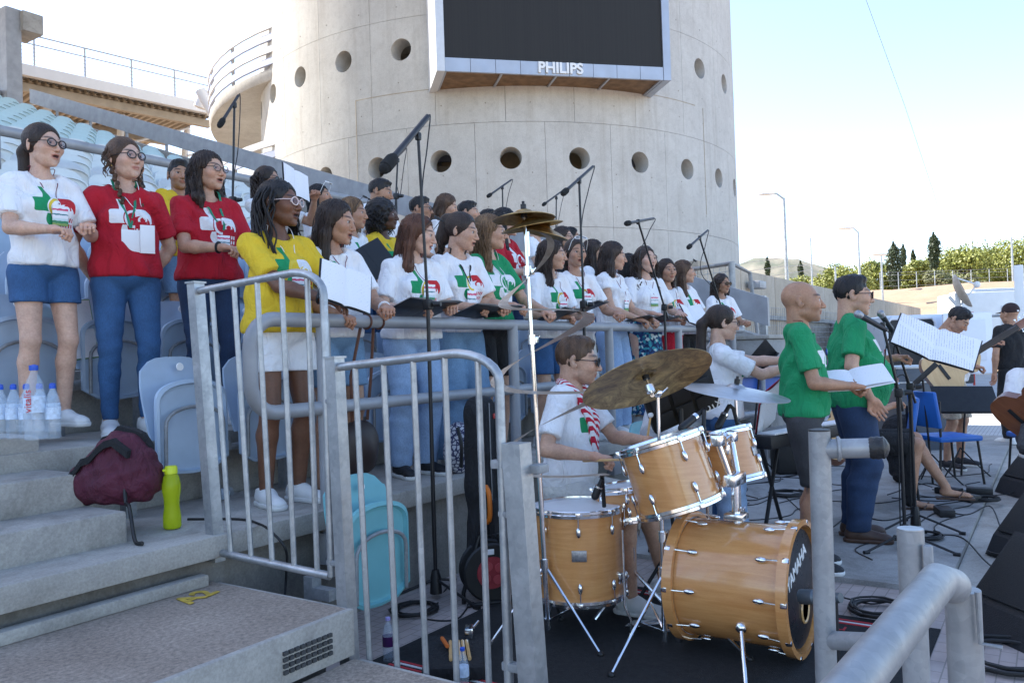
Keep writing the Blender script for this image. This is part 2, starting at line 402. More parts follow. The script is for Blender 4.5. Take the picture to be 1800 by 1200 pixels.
# yellow stencilled mark on the landing
def text_mesh(body, size, depth=.0005, bold=0., shear=0., align='CENTER'):
    cu = bpy.data.curves.new('t', 'FONT'); cu.body = body; cu.size = size; cu.extrude = depth; cu.offset = bold; cu.shear = shear
    cu.align_x = align; cu.align_y = 'CENTER'
    o = bpy.data.objects.new('t', cu); COL.objects.link(o); dg = bpy.context.evaluated_depsgraph_get()
    me = bpy.data.meshes.new_from_object(o.evaluated_get(dg)); bpy.data.objects.remove(o); return me
def text_part(name, body, size, m_, parent, mtx, depth=.0005, bold=0., shear=0.):
    me = text_mesh(body, size, depth, bold, shear); me.materials.clear(); me.materials.append(m_); me.transform(mtx)
    return part(name, me, None, parent)
YEL = plain('worn yellow paint', (.50, .34, .05), .8, 0., .35, 30)
def basis(o, x, y):
    x = Vector(x).normalized(); y = Vector(y); y = (y-x*x.dot(y)).normalized(); z = x.cross(y)
    return Matrix(((x.x, y.x, z.x, o[0]), (x.y, y.y, z.y, o[1]), (x.z, y.z, z.z, o[2]), (0, 0, 0, 1)))
p = onz(345, 1048, .404); text_part('stencil_mark', 'A2', .15, YEL, st, basis((p[0]-1., p[1]-2.5, .404), (.97, .25, 0), (-.25, .97, 0)), .0012, .004)
# end wall and its steel band
U = U_END
mb = MB()
def floor_z(v):
    for i in range(NROW+1):
        if v < row_v(i+1): return row_z(i)+(v-row_v(i))/(row_v(i+1)-row_v(i))*(row_z(i+1)-row_z(i))
    return row_z(NROW)
ew = thing('end_wall', 'grey concrete end wall of the stand, climbing to the left behind the choir', 'wall', (U, 12, 0))
band_pts = [onu(x, y, U) for x, y in ((30, 160), (220, 219), (400, 277), (600, 326), (740, 367))]
bs = np.polyfit([p[1] for p in band_pts], [p[2] for p in band_pts], 1)
def band_z(v): return bs[0]*v+bs[1]
vj = [3.2, 5.2, 7.2, 9.3, 11.4, 13.5, 15.6, 17.8, 20., 22.2]
for a, b in zip(vj[:-1], vj[1:]):
    mb = MB(); a_ = a+.012; b_ = b-.012
    p8 = [(U, a_, 0.1), (U+.25, a_, 0.1), (U+.25, b_, 0.1), (U, b_, 0.1), (U, a_, band_z(a_)-.36), (U+.25, a_, band_z(a_)-.36), (U+.25, b_, band_z(b_)-.36), (U, b_, band_z(b_)-.36)]
    mb.hexa(p8); wpart('panel', mb, CONC_PALE, ew)
hr = thing('sloping_band_rail', 'broad grey steel band rail sloping down along the end wall', 'railing', (U, 12, 3))
mb = MB(); a, b = 3.2, 22.4
p8 = [(U+.02, a, band_z(a)-.19), (U+.10, a, band_z(a)-.19), (U+.10, b, band_z(b)-.19), (U+.02, b, band_z(b)-.19), (U+.02, a, band_z(a)+.19), (U+.10, a, band_z(a)+.19), (U+.10, b, band_z(b)+.19), (U+.02, b, band_z(b)+.19)]
mb.hexa(p8); wpart('band', mb, PIPE, hr)
for v in np.arange(4.2, 22, 1.55):
    mb = MB(); mb.box((U+.13, v, band_z(v)-.25), (.05, .05, .42)); wpart('post', mb, PIPE, hr)
col = thing('steel_column', 'tall grey steel column with a concrete head at the top of the stand', 'column', (U, 22.8, 0))
p0 = onu(12, 20, U+.1); mb = MB(); mb.box((U+.1, p0[1]-.1, p0[2]/2), (.4, .5, p0[2])); wpart('shaft', mb, PIPE, col)
mb = MB(); mb.bbox((U+.55, p0[1]+.0, p0[2]-.3), (.55, 1.0, .55), .03); wpart('head', mb, CONC_PALE, col)
mb = MB(); mb.box((U-.3, 23.6+.6, 5), (.3, 1.2, 8)); wpart('backing_wall', mb, CONC_PALE, col)
# long tubular crush barrier across the upper rows
pa, pb = onv(-60, 222, 9.9), onv(215, 268, 9.9)
cb = thing('crush_barrier', 'long thick grey pipe barrier across the upper seat rows', 'railing', (pa[0], 9.9, row_z(7)))
zc = (pa[2]+pb[2])/2; mb = MB(); mb.tube([(0., 9.9, zc), (10.6, 9.9, zc)], .062, 12); wpart('pipe', mb, PIPE, cb)
for u in (1.5, 4.5, 7.5, 10.5):
    mb = MB(); mb.cyl((u, 9.9, row_z(7)-.3), (u, 9.9, zc), .04, None, 10); wpart('post', mb, PIPE, cb)
# added roof, never in view, sized to keep the sun off the stand
rf = thing('added_shade_roof', 'wide pale roof added unseen overhead to shade the grandstand', 'roof', (0, 18, 0))
mb = MB(); mb.box((4.6, 22.2, 15.6), (17.4, 22., .35)); wpart('shade_deck', mb, WHITEP, rf)
for u in (-3.5, 2, 7.5, 12.5):
    mb = MB(); mb.tube([(u, 11.4, 15.2), (u, 20, 14.8), (u, 33, 14.9)], .22, 8); wpart('truss', mb, PIPE, rf)
    mb = MB(); mb.box((u, 33.2, 7.4), (.7, .7, 15)); wpart('pillar', mb, CONC_PALE, rf)
# ------------------------------------------------------------------ tower
TC = ond(888, 600, 32.)[:2]; TR = 8.92
a_cam = math.atan2(-TC[1], -TC[0])          # direction from the axis to the camera
# +theta = to the right in the picture
def tpt(th, z, r=TR): a = a_cam + th; return (TC[0]+r*math.cos(a), TC[1]+r*math.sin(a), z)
tw = thing('tower', 'massive round concrete stadium tower with rows of round portholes', 'tower', (TC[0], TC[1], 0))
NP = 28; DT = 2*math.pi/NP
TINT = plain('tower interior plaster', (.55, .46, .32), .9, 0., .1)
def tower_panel(th0, th1, z0, z1, hole=None, gap=.005):
    mb = MB(); g = gap/TR; a0, a1 = th0+g, th1-g; b0, b1 = z0+gap, z1-gap
    if hole is None:
        n = 6; T = .35
        for r in (TR, TR-T):
            mb.v.extend([tpt(a0+(a1-a0)*i/n, z, r) for i in range(n+1) for z in (b0, b1)])
        o = 2*(n+1)
        for i in range(n):
            k = 2*i; mb.f.append((k, k+2, k+3, k+1)); mb.f.append((o+k, o+k+1, o+k+3, o+k+2))
            mb.f.append((k, o+k, o+k+2, k+2)); mb.f.append((k+1, k+3, o+k+3, o+k+1))
        mb.f.append((0, 1, o+1, o)); k = 2*n; mb.f.append((k, o+k, o+k+1, k+1)); mb.mi = [0]*len(mb.f)
        return mb
    hz, hr_ = hole; cth = (a0+a1)/2; N = 48; rows = []
    hw = (a1-a0)/2*TR
    ang = sorted(set([2*math.pi*i/N for i in range(N)]+[math.atan2(y, x) % (2*math.pi) for x in (-hw, hw) for y in (b0-hz, b1-hz)]))
    def outer(a):
        c, s = math.cos(a), math.sin(a); t = 1e9
        if abs(c) > 1e-9: t = min(t, (hw if c > 0 else -hw)/c)
        if abs(s) > 1e-9: t = min(t, ((b1-hz) if s > 0 else (b0-hz))/s)
        return t*c, t*s
    for f in (0., .3, .65, 1.):
        row = []
        for a in ang:
            ox, oy = outer(a); ix, iy = hr_*math.cos(a), hr_*math.sin(a)
            x, y = ox+(ix-ox)*f, oy+(iy-oy)*f; row.append(tpt(cth+x/TR, hz+y))
        rows.append(row)
    rows.insert(0, [tpt(cth+outer(a)[0]/TR, hz+outer(a)[1], TR-.35) for a in ang])
    for d in (.04, .62): rows.append([tpt(cth+hr_*math.cos(a)/TR, hz+hr_*math.sin(a), TR-d) for a in ang])
    n = len(ang)
    for r in rows: mb.v.extend(r)
    for i in range(len(rows)-1):
        for k in range(n): mb.f.append((i*n+k, i*n+(k+1) % n, (i+1)*n+(k+1) % n, (i+1)*n+k))
    mb.mi = [0]*len(mb.f); return mb
TZ = [0, 1.95, 4.95, 7.95, 11.15, 14.2, 20.]
hole_th = {2: rad(2.1), 3: rad(-62+DT*180/math.pi*0)}
for r in range(6):
    off = rad(2.1)-DT/2 if r in (0, 1, 2, 5) else rad(1.4)
    for k in range(NP):
        th0 = off+k*DT; hole = None
        if r == 2: hole = (6.92, .315)
        if r == 3: hole = (10.25, .32)
        wpart('panel', tower_panel(th0, th0+DT, TZ[r], TZ[r+1], hole), CONC_TOWER, tw, smooth=True, angle=30)
mb = MB()
mb.lathe([(TR-1.9, .1), (TR-1.9, 19.8)], 40, (TC[0], TC[1], 0)); wpart('inner_core', mb, TINT, tw)
# faint casting joints standing proud
mb = MB()
for z in (9.0,): mb.tube([tpt(rad(a), z, TR+.004) for a in range(-28, 48, 4)], .012, 6)
for th in (-28, 47): mb.tube([tpt(rad(th), 9.0, TR+.004), tpt(rad(th), 5.6, TR+.004)], .012, 6)
wpart('casting_line', mb, CONC_WALL, tw)
for a in np.arange(-80, 81, 8.2):
    for z in (5.6, 6.4, 8.6, 9.4, 11.6):
        pass
mb = MB()
for a in np.arange(-84, 85, 8.18):
    for z in (5.55, 6.5, 8.5, 9.3, 11.5):
        q = tpt(rad(a), z, TR+.003); d = Vector((q[0]-TC[0], q[1]-TC[1], 0)).normalized(); mb.cyl(q, (q[0]-d.x*.02, q[1]-d.y*.02, z), .020, None, 8)
wpart('tie_holes', mb, plain('tie hole grout', (.28, .25, .21), .9), tw)
# scoreboard
SBL, SBR = ond(768, 128, 21.6), ond(1180, 138, 23.0)
sb = thing('scoreboard', 'huge dark stadium display board hung on the tower', 'scoreboard', (*(SBL[:2]+SBR[:2])/2, 8.))
zb = (SBL[2]+SBR[2])/2; tx = np.append((SBR-SBL)[:2], 0); W_ = np.linalg.norm(tx); tx /= W_; nx = np.array([tx[1], -tx[0], 0])
if nx@(CAM-SBL) < 0: nx = -nx
dp = 1.15; H_ = 4.6
def sbp(a, h, d): q = np.array([SBL[0], SBL[1], zb])+tx*a-nx*d; return (q[0], q[1], zb+h)
ALU = plain('scoreboard casing', (.40, .42, .47), .4, .5, .08, 2)
def sbox(a0, a1, h0, h1, d0, d1): return MB().hexa([sbp(a0, h0, d0), sbp(a1, h0, d0), sbp(a1, h0, d1), sbp(a0, h0, d1), sbp(a0, h1, d0), sbp(a1, h1, d0), sbp(a1, h1, d1), sbp(a0, h1, d1)])
wpart('casing_side', sbox(0, .22, 0, H_, 0, dp+1.2), plain('scoreboard sunlit side', (.62, .63, .65), .45, .2, .05), sb)  # left side in a lighter colour than the right: sunlight painted in
wpart('casing_side', sbox(W_-.22, W_, 0, H_, 0, dp+1.2), ALU, sb)
wpart('casing_top', sbox(0.22, W_-.22, H_-.3, H_, .0, dp), ALU, sb)
nb = 9
for k in range(nb): wpart('bezel_panel', sbox(.225+(W_-.45)*k/nb, .225+(W_-.45)*(k+1)/nb-.012, .0, .36, .0, .08), ALU, sb)
def _led(k):
    t = NT(k); br = t.n('ShaderNodeTexBrick'); t.l(t.coord('Object', (1, 1, 1)), br.inputs['Vector']); br.inputs['Scale'].default_value = 9
    br.offset = 0; br.inputs['Mortar Size'].default_value = .01; br.inputs['Color1'].default_value = (.012, .011, .011, 1); br.inputs['Color2'].default_value = (.016, .015, .014, 1); br.inputs['Mortar'].default_value = (.02, .019, .018, 1)
    return t.done(br.outputs['Color'], .7)
wpart('screen', sbox(.235, W_-.235, .375, H_-.31, .05, .15), mat('led screen', _led), sb)
RUST = plain('rusty tray', (.20, .12, .065), .85, .1, .35, 4)
for k in range(4):
    a0 = .25+(W_-.5)*k/4; wpart('underside_tray', sbox(a0+.03, a0+(W_-.5)/4-.03, .06, .10, .1, dp+.9), RUST, sb)
mb = MB()
for k in range(5): a0 = .25+(W_-.5)*k/4; q = sbox(a0-.03, a0+.03, .02, .1, .09, dp+.9); mb.add(q.v, q.f)
wpart('underside_rib', mb, ALU, sb)
text_part('lettering', 'PHILIPS', .40, WHITEP, sb, Matrix.Translation(-Vector(sb.location)) @ basis(sbp(W_*.512, .185, -.03), tx, (0, 0, 1)), .02, .012)
mb = MB()
for a in (.8, W_-.9): q = sbox(a, a+.12, .3, .45, .2, dp+4); mb.add(q.v, q.f)
wpart('bracket', mb, ALU, sb)
# ring decks behind the tower
DC = ond(846, 600, 36.)[:2]; DR = 11.0; a_d = math.atan2(-DC[1], -DC[0])
rdk = thing('ring_deck', 'round concrete ramp decks with white louvred parapets behind the tower', 'ramp', (DC[0], DC[1], 0))
LOUV = plain('pale louvre', (.58, .57, .56), .5, .1, .04, 2); LOUVB = plain('bluish louvre', (.36, .39, .50), .5, .1, .05, 2)
for zt in (3.6, 7.2, 11.1):
    mb = MB(); mb.lathe([(DR-4, zt-.35), (DR-.05, zt-.35), (DR, zt-.25), (DR, zt), (DR-4, zt)], 72, (DC[0], DC[1], 0), closed_prof=True); wpart('deck', mb, CONC_TOWER, rdk, angle=30)
    for j in range(4):
        mb = MB(); z0 = zt+.12+.40*j
        mb.lathe([(DR-.02, z0), (DR+.03, z0+.02), (DR+.0, z0+.26), (DR-.05, z0+.26)], 72, (DC[0], DC[1], 0), closed_prof=True); wpart('louvre', mb, LOUV if j % 2 else LOUVB, rdk)
    for k in range(24):
        mb = MB(); a = 2*math.pi*k/24; mb.box((DC[0]+(DR-.08)*math.cos(a), DC[1]+(DR-.08)*math.sin(a), zt+.8), (.09, .09, 1.7), Matrix.Rotation(a, 3, 'Z')); wpart('louvre_post', mb, PIPE, rdk)
mb = MB(); mb.lathe([(DR-4.05, 0), (DR-4.05, 12.6)], 48, (DC[0], DC[1], 0)); wpart('core_wall', mb, CONC_TOWER, rdk)
# concourse bridge at upper left
A = ond(18, 128, 33.); B = ond(380, 192, 39.6); zc = (A[2]+B[2])/2; A[2] = B[2] = zc
tb = (B-A); Lb = np.linalg.norm(tb); tb /= Lb; nb_ = np.array([-tb[1], tb[0], 0]); nb_ = nb_ if nb_@(A-CAM) > 0 else -nb_
A = A-tb*7; Lb += 7
br = thing('concourse_bridge', 'elevated concourse with cable railing and ribbed metal soffit at upper left', 'bridge', (A[0], A[1], zc))
def bp(a, n, z): q = A+tb*a+nb_*n; return (q[0], q[1], zc+z)
def bbx(a0, a1, n0, n1, z0, z1): return MB().hexa([bp(a0, n0, z0), bp(a1, n0, z0), bp(a1, n1, z0), bp(a0, n1, z0), bp(a0, n0, z1), bp(a1, n0, z1), bp(a1, n1, z1), bp(a0, n1, z1)])
wpart('edge_beam', bbx(0, Lb, 0, .3, -.12, .34), LOUV, br)
wpart('deck', bbx(0, Lb, .3, 13, -.05, .1), CONC_TOWER, br)
SOFF = plain('ribbed metal soffit', (.30, .25, .19), .6, .2, .15, 2)
mb = MB(); npt = int(Lb/.32)
for k in range(npt):
    a = k*.32+.1; prof = [(a, -.10), (a+.06, -.24), (a+.18, -.24), (a+.24, -.10)]
    for (p0_, p1_) in zip(prof[:-1], prof[1:]):
        mb.add([bp(p0_[0], .35, p0_[1]), bp(p1_[0], .35, p1_[1]), bp(p1_[0], 13, p1_[1]), bp(p0_[0], 13, p0_[1])], [(0, 1, 2, 3)])
wpart('soffit_ribs', mb, SOFF, br)['kind'] = 'stuff'
for n_ in (.6, 5, 9.5):
    wpart('cross_beam', bbx(0, Lb, n_, n_+.25, -.6, -.25), SOFF, br)
for k in range(5):
    a = 2.8+(Lb-3.)*k/4; mb = MB(); mb.cyl(bp(a, 2.5, -.3), bp(a+.3, 7, -13), .16, None, 10); wpart('column', mb, LOUV, br)
    mb = MB(); mb.cyl(bp(a+.1, 2.8, -1.6), bp(a+3.2, 2.2, -.3), .06, None, 8); wpart('brace', mb, LOUV, br)
wpart('far_beam', bbx(0, Lb, 12.6, 13.4, -.9, -.25), CONC_TOWER, br)
mb = MB(); nq = 8
for k in range(nq+1):
    a = Lb*k/nq; mb = MB(); mb.box(bp(a, .12, .95), (.06, .06, 1.3)); wpart('rail_post', mb, PIPE, br)
mb = MB(); mb.tube([bp(0, .12, 1.62), bp(Lb, .12, 1.62)], .035, 6); mb.tube([bp(0, .12, 1.25), bp(Lb, .12, 1.25)], .03, 6); wpart('top_rail', mb, PIPE, br)
for j in range(5):
    mb = MB(); mb.tube([bp(0, .12, .45+.16*j), bp(Lb, .12, .45+.16*j)], .01, 4); wpart('cable', mb, PIPE, br)
mb = MB(); mb.tube([ond(352, 160, 36), ond(408, 262, 36)], .22, 10); mb.tube([ond(362, 160, 37.5), ond(352, 190, 37.5)], .3, 10); wpart('drain_pipe', mb, LOUV, br)
# ------------------------------------------------------------------ right-hand background
# retaining wall running away
rw = thing('retaining_wall', 'stained concrete retaining wall running away to the right of the tower', 'wall', (22, 5.6, 0))
u = 14.6
while u < 44:
    mb = MB(); mb.bbox((u+1.24, 5.65, 1.5), (2.47, .3, 3.0), .015); wpart('panel', mb, CONC_WALL, rw, angle=30); u += 2.5
mb = MB(); mb.bbox((29.3, 5.46, 2.02), (29.4, .09, .10), .01); wpart('ledge', mb, CONC_PALE, rw)
mb = MB(); mb.bbox((29.3, 5.47, 1.15), (29.4, .06, .06), .01); wpart('conduit', mb, CONC_WALL, rw)
mb = MB(); q = ond(1342, 500, 17.5); mb.bbox((q[0], 5.30, q[2]), (.45, .26, .16), .02); wpart('floodlight', mb, PIPE, rw)
# football goal with net
gl = thing('football_goal', 'pale grey football goal frame with net pushed against the wall', 'goal', (13.7, 4.6, 0))
gA, gB = ond(1286, 463, 13.6), ond(1150, 492, 15.2); gB[2] = gA[2]
mb = MB(); mb.tube([(gA[0], gA[1], 0), tuple(gA), tuple(gB), (gB[0], gB[1], 0)], .06, 12); wpart('frame', mb, PIPE_S, gl)
gC = ond(1318, 478, 14.3); gC[2] = gA[2]-.1; gD = ond(1346, 600, 14.3)
mb = MB(); mb.tube([tuple(gA), tuple(gC), (gD[0], gD[1], 0)], .035, 8); wpart('stay', mb, GALV_DULL, gl)
mb = MB(); NET = plain('net cord', (.62, .62, .6), .8)
for k in range(15):
    f = k/14; p = gA+(gB-gA)*f; mb.tube([(p[0], p[1], p[2]), (p[0]+.9, p[1]+.35, p[2]*.55), (p[0]+1.1, p[1]+.45, .02)], .006, 4)
for j in range(12):
    f = (j+.5)/12; off = np.array([.9*min(1, f*2), .35*min(1, f*2), 0]); z = gA[2]*(1-f); mb.tube([tuple(np.append((gA+off)[:2], z)), tuple(np.append((gB+off)[:2], z))], .006, 4)
wpart('net', mb, NET, gl)
# welded mesh fence in front of the wall
fn = thing('mesh_fence', 'grey welded mesh fence with square posts below the retaining wall', 'fence', (16, 4.6, 0))
fa, fb = ond(1296, 560, 15.)[:2], ond(1500, 560, 22.)[:2]
fv = (fb-fa); fl = np.linalg.norm(fv); fv /= fl
mb = MB()
for k in range(int(fl/.12)): p = fa+fv*k*.12; mb.tube([(p[0], p[1], .05), (p[0], p[1], 2.15)], .004, 3)
for j in range(18): z = .1+.12*j; mb.tube([(fa[0], fa[1], z), (fb[0], fb[1], z)], .004, 3)
o = wpart('wire_mesh', mb, GALV_DULL, fn); o['kind'] = 'stuff'
for x, d in ((1302, 15.1), (1380, 15.9), (1486, 21.)):
    p = ond(x, 560, d); p = fa+fv*((p[:2]-fa)@fv); mb = MB(); mb.box((p[0], p[1], 1.18), (.13, .13, 2.36)); wpart('post', mb, GALV, fn)
# railing with blue boards low behind the keyboard player
br2 = thing('low_rail', 'low grey pipe rail with blue banner boards behind the keyboard', 'railing', (9.5, 2.9, 0))
ra, rb = onz(1290, 745, 0.), onz(1395, 742, 0.)
ra, rb = ond(1270, 660, 8.3), ond(1400, 656, 9.6)
mb = MB(); mb.tube([ra, rb], .035, 10); mb.tube([(ra[0], ra[1], ra[2]-.42), (rb[0], rb[1], rb[2]-.42)], .035, 10); wpart('pipe', mb, PIPE, br2)
for f in (0.02, .5, .98): p = ra+(rb-ra)*f; mb = MB(); mb.cyl((p[0], p[1], 0), tuple(p), .032, None, 10); wpart('post', mb, PIPE, br2)
BLUEB = plain('blue banner', (.03, .11, .42), .5, 0., .1)
d_ = (rb-ra)/np.linalg.norm(rb-ra); mb = MB(); p = (ra+rb)/2; mb.box((p[0]+.05, p[1]+.05, p[2]-.12), (np.linalg.norm(rb-ra)*.8, .02, .2), Matrix.Rotation(math.atan2(d_[1], d_[0]), 3, 'Z')); wpart('board', mb, BLUEB, br2)
# ------------------------------------------------------------------ hill
mb = MB(); n = 60; pts = []
sil = [(1180, 478), (1260, 470), (1300, 464), (1330, 452), (1365, 452), (1400, 456), (1440, 466), (1470, 476), (1520, 492), (1600, 505), (1750, 500), (1900, 495)]
for i in range(n+1):
    x = 1150+(1950-1150)*i/n; y = np.interp(x, [s[0] for s in sil], [s[1] for s in sil])+random.uniform(-1.2, 1.2); top = ond(x, y, 1500)
    foot = ond(x, 600, 900); back = ond(x, 600, 2600)
    for f in np.linspace(0, 1, 9):
        q = foot+(top-foot)*f; q[2] = max(0, top[2]*(f**1.15)+random.uniform(-6, 6)*(f > 0) * (f < 1)); pts.append(q)
    back[2] = 0; pts.append(back)
mb.add(pts, [(i*10+j, (i+1)*10+j, (i+1)*10+j+1, i*10+j+1) for i in range(n) for j in range(9)])
def _hill(k):
    t = NT(k); n = t.noise(.02, 6, .7); c = t.ramp(n, [(.35, (.09, .10, .07)), (.5, (.15, .145, .11)), (.7, (.24, .21, .165))]); return t.done(c, .95)
struct('hill', mb, mat('dry scrub hillside', _hill), True, 180)
# ------------------------------------------------------------------ trees
def leaf_cloud(mb, c, r, n, size, rng, flat=1., hollow=.45):
    ph = rng.uniform(0, 6.28, 6)
    for _ in range(n):
        d = rng.normal(size=3); d /= np.linalg.norm(d); rr = (hollow+(1-hollow)*rng.random()**.5)
        bumpy = 1+.18*math.sin(3.1*d[0]+ph[0])*math.sin(4.3*d[1]+ph[1])+.14*math.sin(7*d[2]+ph[2]+5*d[0])
        p = c+d*np.array(r)*rr*bumpy
        a = rng.normal(size=3); a /= np.linalg.norm(a); b = np.cross(a, d+.3*rng.normal(size=3)); b /= (np.linalg.norm(b)+1e-6); s = size*rng.uniform(.6, 1.4)
        mb.add([p-a*s, p+b*s*.55, p+a*s, p-b*s*.55], [(0, 1, 2, 3)])
def tree(name, label, px, pytop, pybot, dep, wpx, leaf, kind, group, nclump=26, cat='tree'):
    rng = np.random.default_rng(int(px*7+pytop)); top = ond(px, pytop, dep); bot = ond(px, pybot, dep); W = wpx/F*dep; gz = ground_h(bot[0], bot[1])-.1
    gz = min(gz, bot[2]); H = top[2]-gz
    t = thing(name, label, cat, (bot[0], bot[1], gz), group=group)
    tr = MB(); base = np.array([bot[0], bot[1], gz])
    tr.tube([base, base+[0.1, 0, H*.3], base+[.0, .15, H*.6], base+[.05, .1, H*.82]], [.05*W+.1, .04*W+.08, .03*W+.05, .04], 8)
    if kind == 'round':
        for k in range(5):
            a = k*1.257+.4; tr.tube([base+[0, 0, H*.35+.04*k*H], base+[.25*W*math.cos(a), .25*W*math.sin(a), H*(.55+.05*k)]], [.02*W+.03, .03], 6)
    wpart('trunk', tr, BARK, t); cr = MB(); c0 = base+[0, 0, (H+bot[2]-gz)/2+ .0]; hz = (top[2]-bot[2])/2
    if kind == 'round':
        for k in range(int(nclump*1.7)):
            d = rng.normal(size=3); d /= np.linalg.norm(d); d[2] = d[2]*.9; f = rng.uniform(.45, .82)
            leaf_cloud(cr, c0+d*np.array([W/2, W/2, hz])*f, np.array([W*.17, W*.17, hz*.26])*rng.uniform(.8, 1.25), 260, dep*.0015, rng)
    else:
        for k in range(nclump):
            f = k/(nclump-1); rr = W/2*(math.sin(math.pi*min(1, (1-f)*1.0+.04))**.55 if f > .5 else (.62+.38*f*2))*(1.0 if f < .85 else (1-f)/.15*.9+.1)
            z = bot[2]+(top[2]-bot[2])*f; a = rng.uniform(0, 6.28)
            leaf_cloud(cr, np.array([base[0]+.18*rr*math.cos(a), base[1]+.18*rr*math.sin(a), z]), np.array([rr*.9, rr*.9, (top[2]-bot[2])/nclump*1.6]), 170, dep*.0012, rng, hollow=.6)
    wpart('crown', cr, leaf, t, smooth=False)
    return t
GT = 'trees on the bank beyond the wall'
tree('pine_tree', 'round yellow green pine just right of the retaining wall top', 1480, 452, 555, 78, 120, PINELEAF, 'round', GT)
tree('pine_tree', 'round yellow green pine between the round pine and the wide cypress', 1538, 450, 555, 84, 85, PINELEAF, 'round', GT)
tree('pine_tree', 'small round pine between the two tall cypresses', 1614, 450, 525, 80, 64, PINELEAF, 'round', GT, 20)
tree('pine_tree', 'broad pine crown directly right of the slender cypress', 1690, 424, 540, 88, 130, PINELEAF, 'round', GT, 32)
tree('pine_tree', 'broad tall pine behind the white cabin', 1745, 414, 545, 92, 140, PINELEAF, 'round', GT, 34)
tree('pine_tree', 'pine crown cut by the right edge of the picture', 1815, 406, 545, 86, 140, PINELEAF, 'round', GT, 30)
tree('bush', 'grey green bush under the pines right of the slender cypress', 1655, 470, 520, 70, 70, BUSHLEAF, 'round', GT, 16, 'bush')
tree('bush', 'grey green bush below the broad pine', 1705, 478, 522, 68, 60, BUSHLEAF, 'round', GT, 16, 'bush')
tree('bush', 'low bush at the foot of the lamp post behind the mesh', 1560, 510, 545, 66, 60, BUSHLEAF, 'round', GT, 14, 'bush')
tree('pine_tree', 'low pale pines far off under the hill', 1400, 486, 530, 120, 110, PINELEAF, 'round', GT, 18)
tree('cypress', 'wide dark cypress, the largest of the cypresses', 1573, 428, 502, 74, 30, CYPLEAF, 'cone', GT)
tree('cypress', 'tall slender dark cypress with a pointed tip', 1643, 411, 470, 76, 22, CYPLEAF, 'cone', GT)
tree('cypress', 'thin small cypress tip beside the wide cypress', 1589, 433, 470, 90, 10, CYPLEAF, 'cone', GT, 14)
tree('cypress', 'tiny distant cypress tip right of the thin one', 1606, 442, 470, 95, 8, CYPLEAF, 'cone', GT, 12)
tree('cypress', 'far brownish cypress left of the tall light pole', 1350, 456, 490, 130, 10, CYPLEAF, 'cone', GT, 12)
tree('cypress', 'far brownish cypress between the two thin poles', 1408, 462, 492, 130, 10, CYPLEAF, 'cone', GT, 12)
# ------------------------------------------------------------------ poles and wires
def pole(name, label, x0, y0, x1, y1, dep, r, arm=None, cat='pole'):
    top = ond(x0, y0, dep); b = ond(x1, y1, dep); gz = ground_h(top[0], top[1]); bx, by = (top[0]+b[0])/2, (top[1]+b[1])/2
    t = thing(name, label, cat, (bx, by, gz-.2)); mb = MB(); mb.tube([(bx, by, gz-.2), (bx, by, top[2])], [r, r*.7], 8); wpart('shaft', mb, GALV, t)
    if arm:
        a = ond(arm[0], arm[1], dep); mb = MB(); mb.tube([(bx, by, top[2]-.05), (bx+(a[0]-bx)*.4, by+(a[1]-by)*.4, a[2]), tuple(a)], r*.5, 6); wpart('arm', mb, GALV, t)
        h = MB(); dd = (np.array([bx, by, 0])-[a[0], a[1], 0]); dd /= np.linalg.norm(dd); h.sph((0, 0, 0), (.5*dep/45, .16*dep/45, .09*dep/45), 12, 8); h.xf(Matrix.Translation((a[0], a[1], a[2])) @ Matrix.Rotation(math.atan2(dd[1], dd[0]), 4, 'Z')); wpart('lamp_head', h, WHITEP, t)
pole('street_lamp', 'tall street lamp with a pale curved head just right of the tower', 1375, 348, 1385, 470, 46, .11, (1347, 341), 'street lamp')
pole('street_lamp', 'smaller street lamp with a pale head behind the man with glasses', 1507, 407, 1512, 480, 58, .10, (1487, 401), 'street lamp')
pole('light_pole', 'grey lamp-less pole touching the tall street lamp', 1379, 422, 1386, 490, 44, .10)
pole('light_pole', 'thin bare pole between the two street lamps', 1424, 418, 1428, 490, 50, .06)
pole('fence_pole', 'short bare pole in front of the round pine', 1468, 468, 1470, 520, 48, .07)
pole('fence_pole', 'slim pole right of the smaller street lamp', 1548, 450, 1553, 532, 52, .07, (1546, 447))
pole('light_pole', 'thin blue grey pole behind the white cabin', 1777, 417, 1781, 480, 56, .08)
bf = thing('bank_fence', 'low wire fence along the foot of the trees on the bank', 'fence', tuple(onz(1600, 603, 0)*0+np.array([58, 6, ground_h(58, 6)])))
for k in range(9):
    x = 1548+32*k; mb = MB(); p = ond(x, 512-k*.6, 60); gz = ground_h(p[0], p[1]); mb.cyl((p[0], p[1], gz-.2), (p[0], p[1], gz+1.3), .03, None, 6); wpart('post', mb, GALV, bf)
mb = MB()
for zz in (.3, .7, 1.1, 1.3): mb.tube([(lambda p: (p[0], p[1], ground_h(p[0], p[1])+zz))(ond(1548+32*k, 512-k*.6, 60)) for k in range(9)], .009, 4)
wpart('wires', mb, GALV, bf)
wi = MB(); wi.tube([ond(1515, -20, 30), ond(1590, 185, 35), ond(1640, 335, 40), ond(1668, 430, 44)], .012, 5)
tag(part('guy_wire', wi, GALV), 'thin steel cable slanting down across the sky', 'cable')
for k, (y0, y1) in enumerate(((449, 458), (464, 466), (478, 474))):
    wi = MB(); wi.tube([ond(1305, y0+14, 44), ond(1378, y0+4, 44), ond(1426, y1, 50)], .012, 4)
    tag(part('overhead_wire', wi, GALV), ['upper', 'middle', 'lower'][k]+' of three thin wires between the poles beside the tower', 'wire')
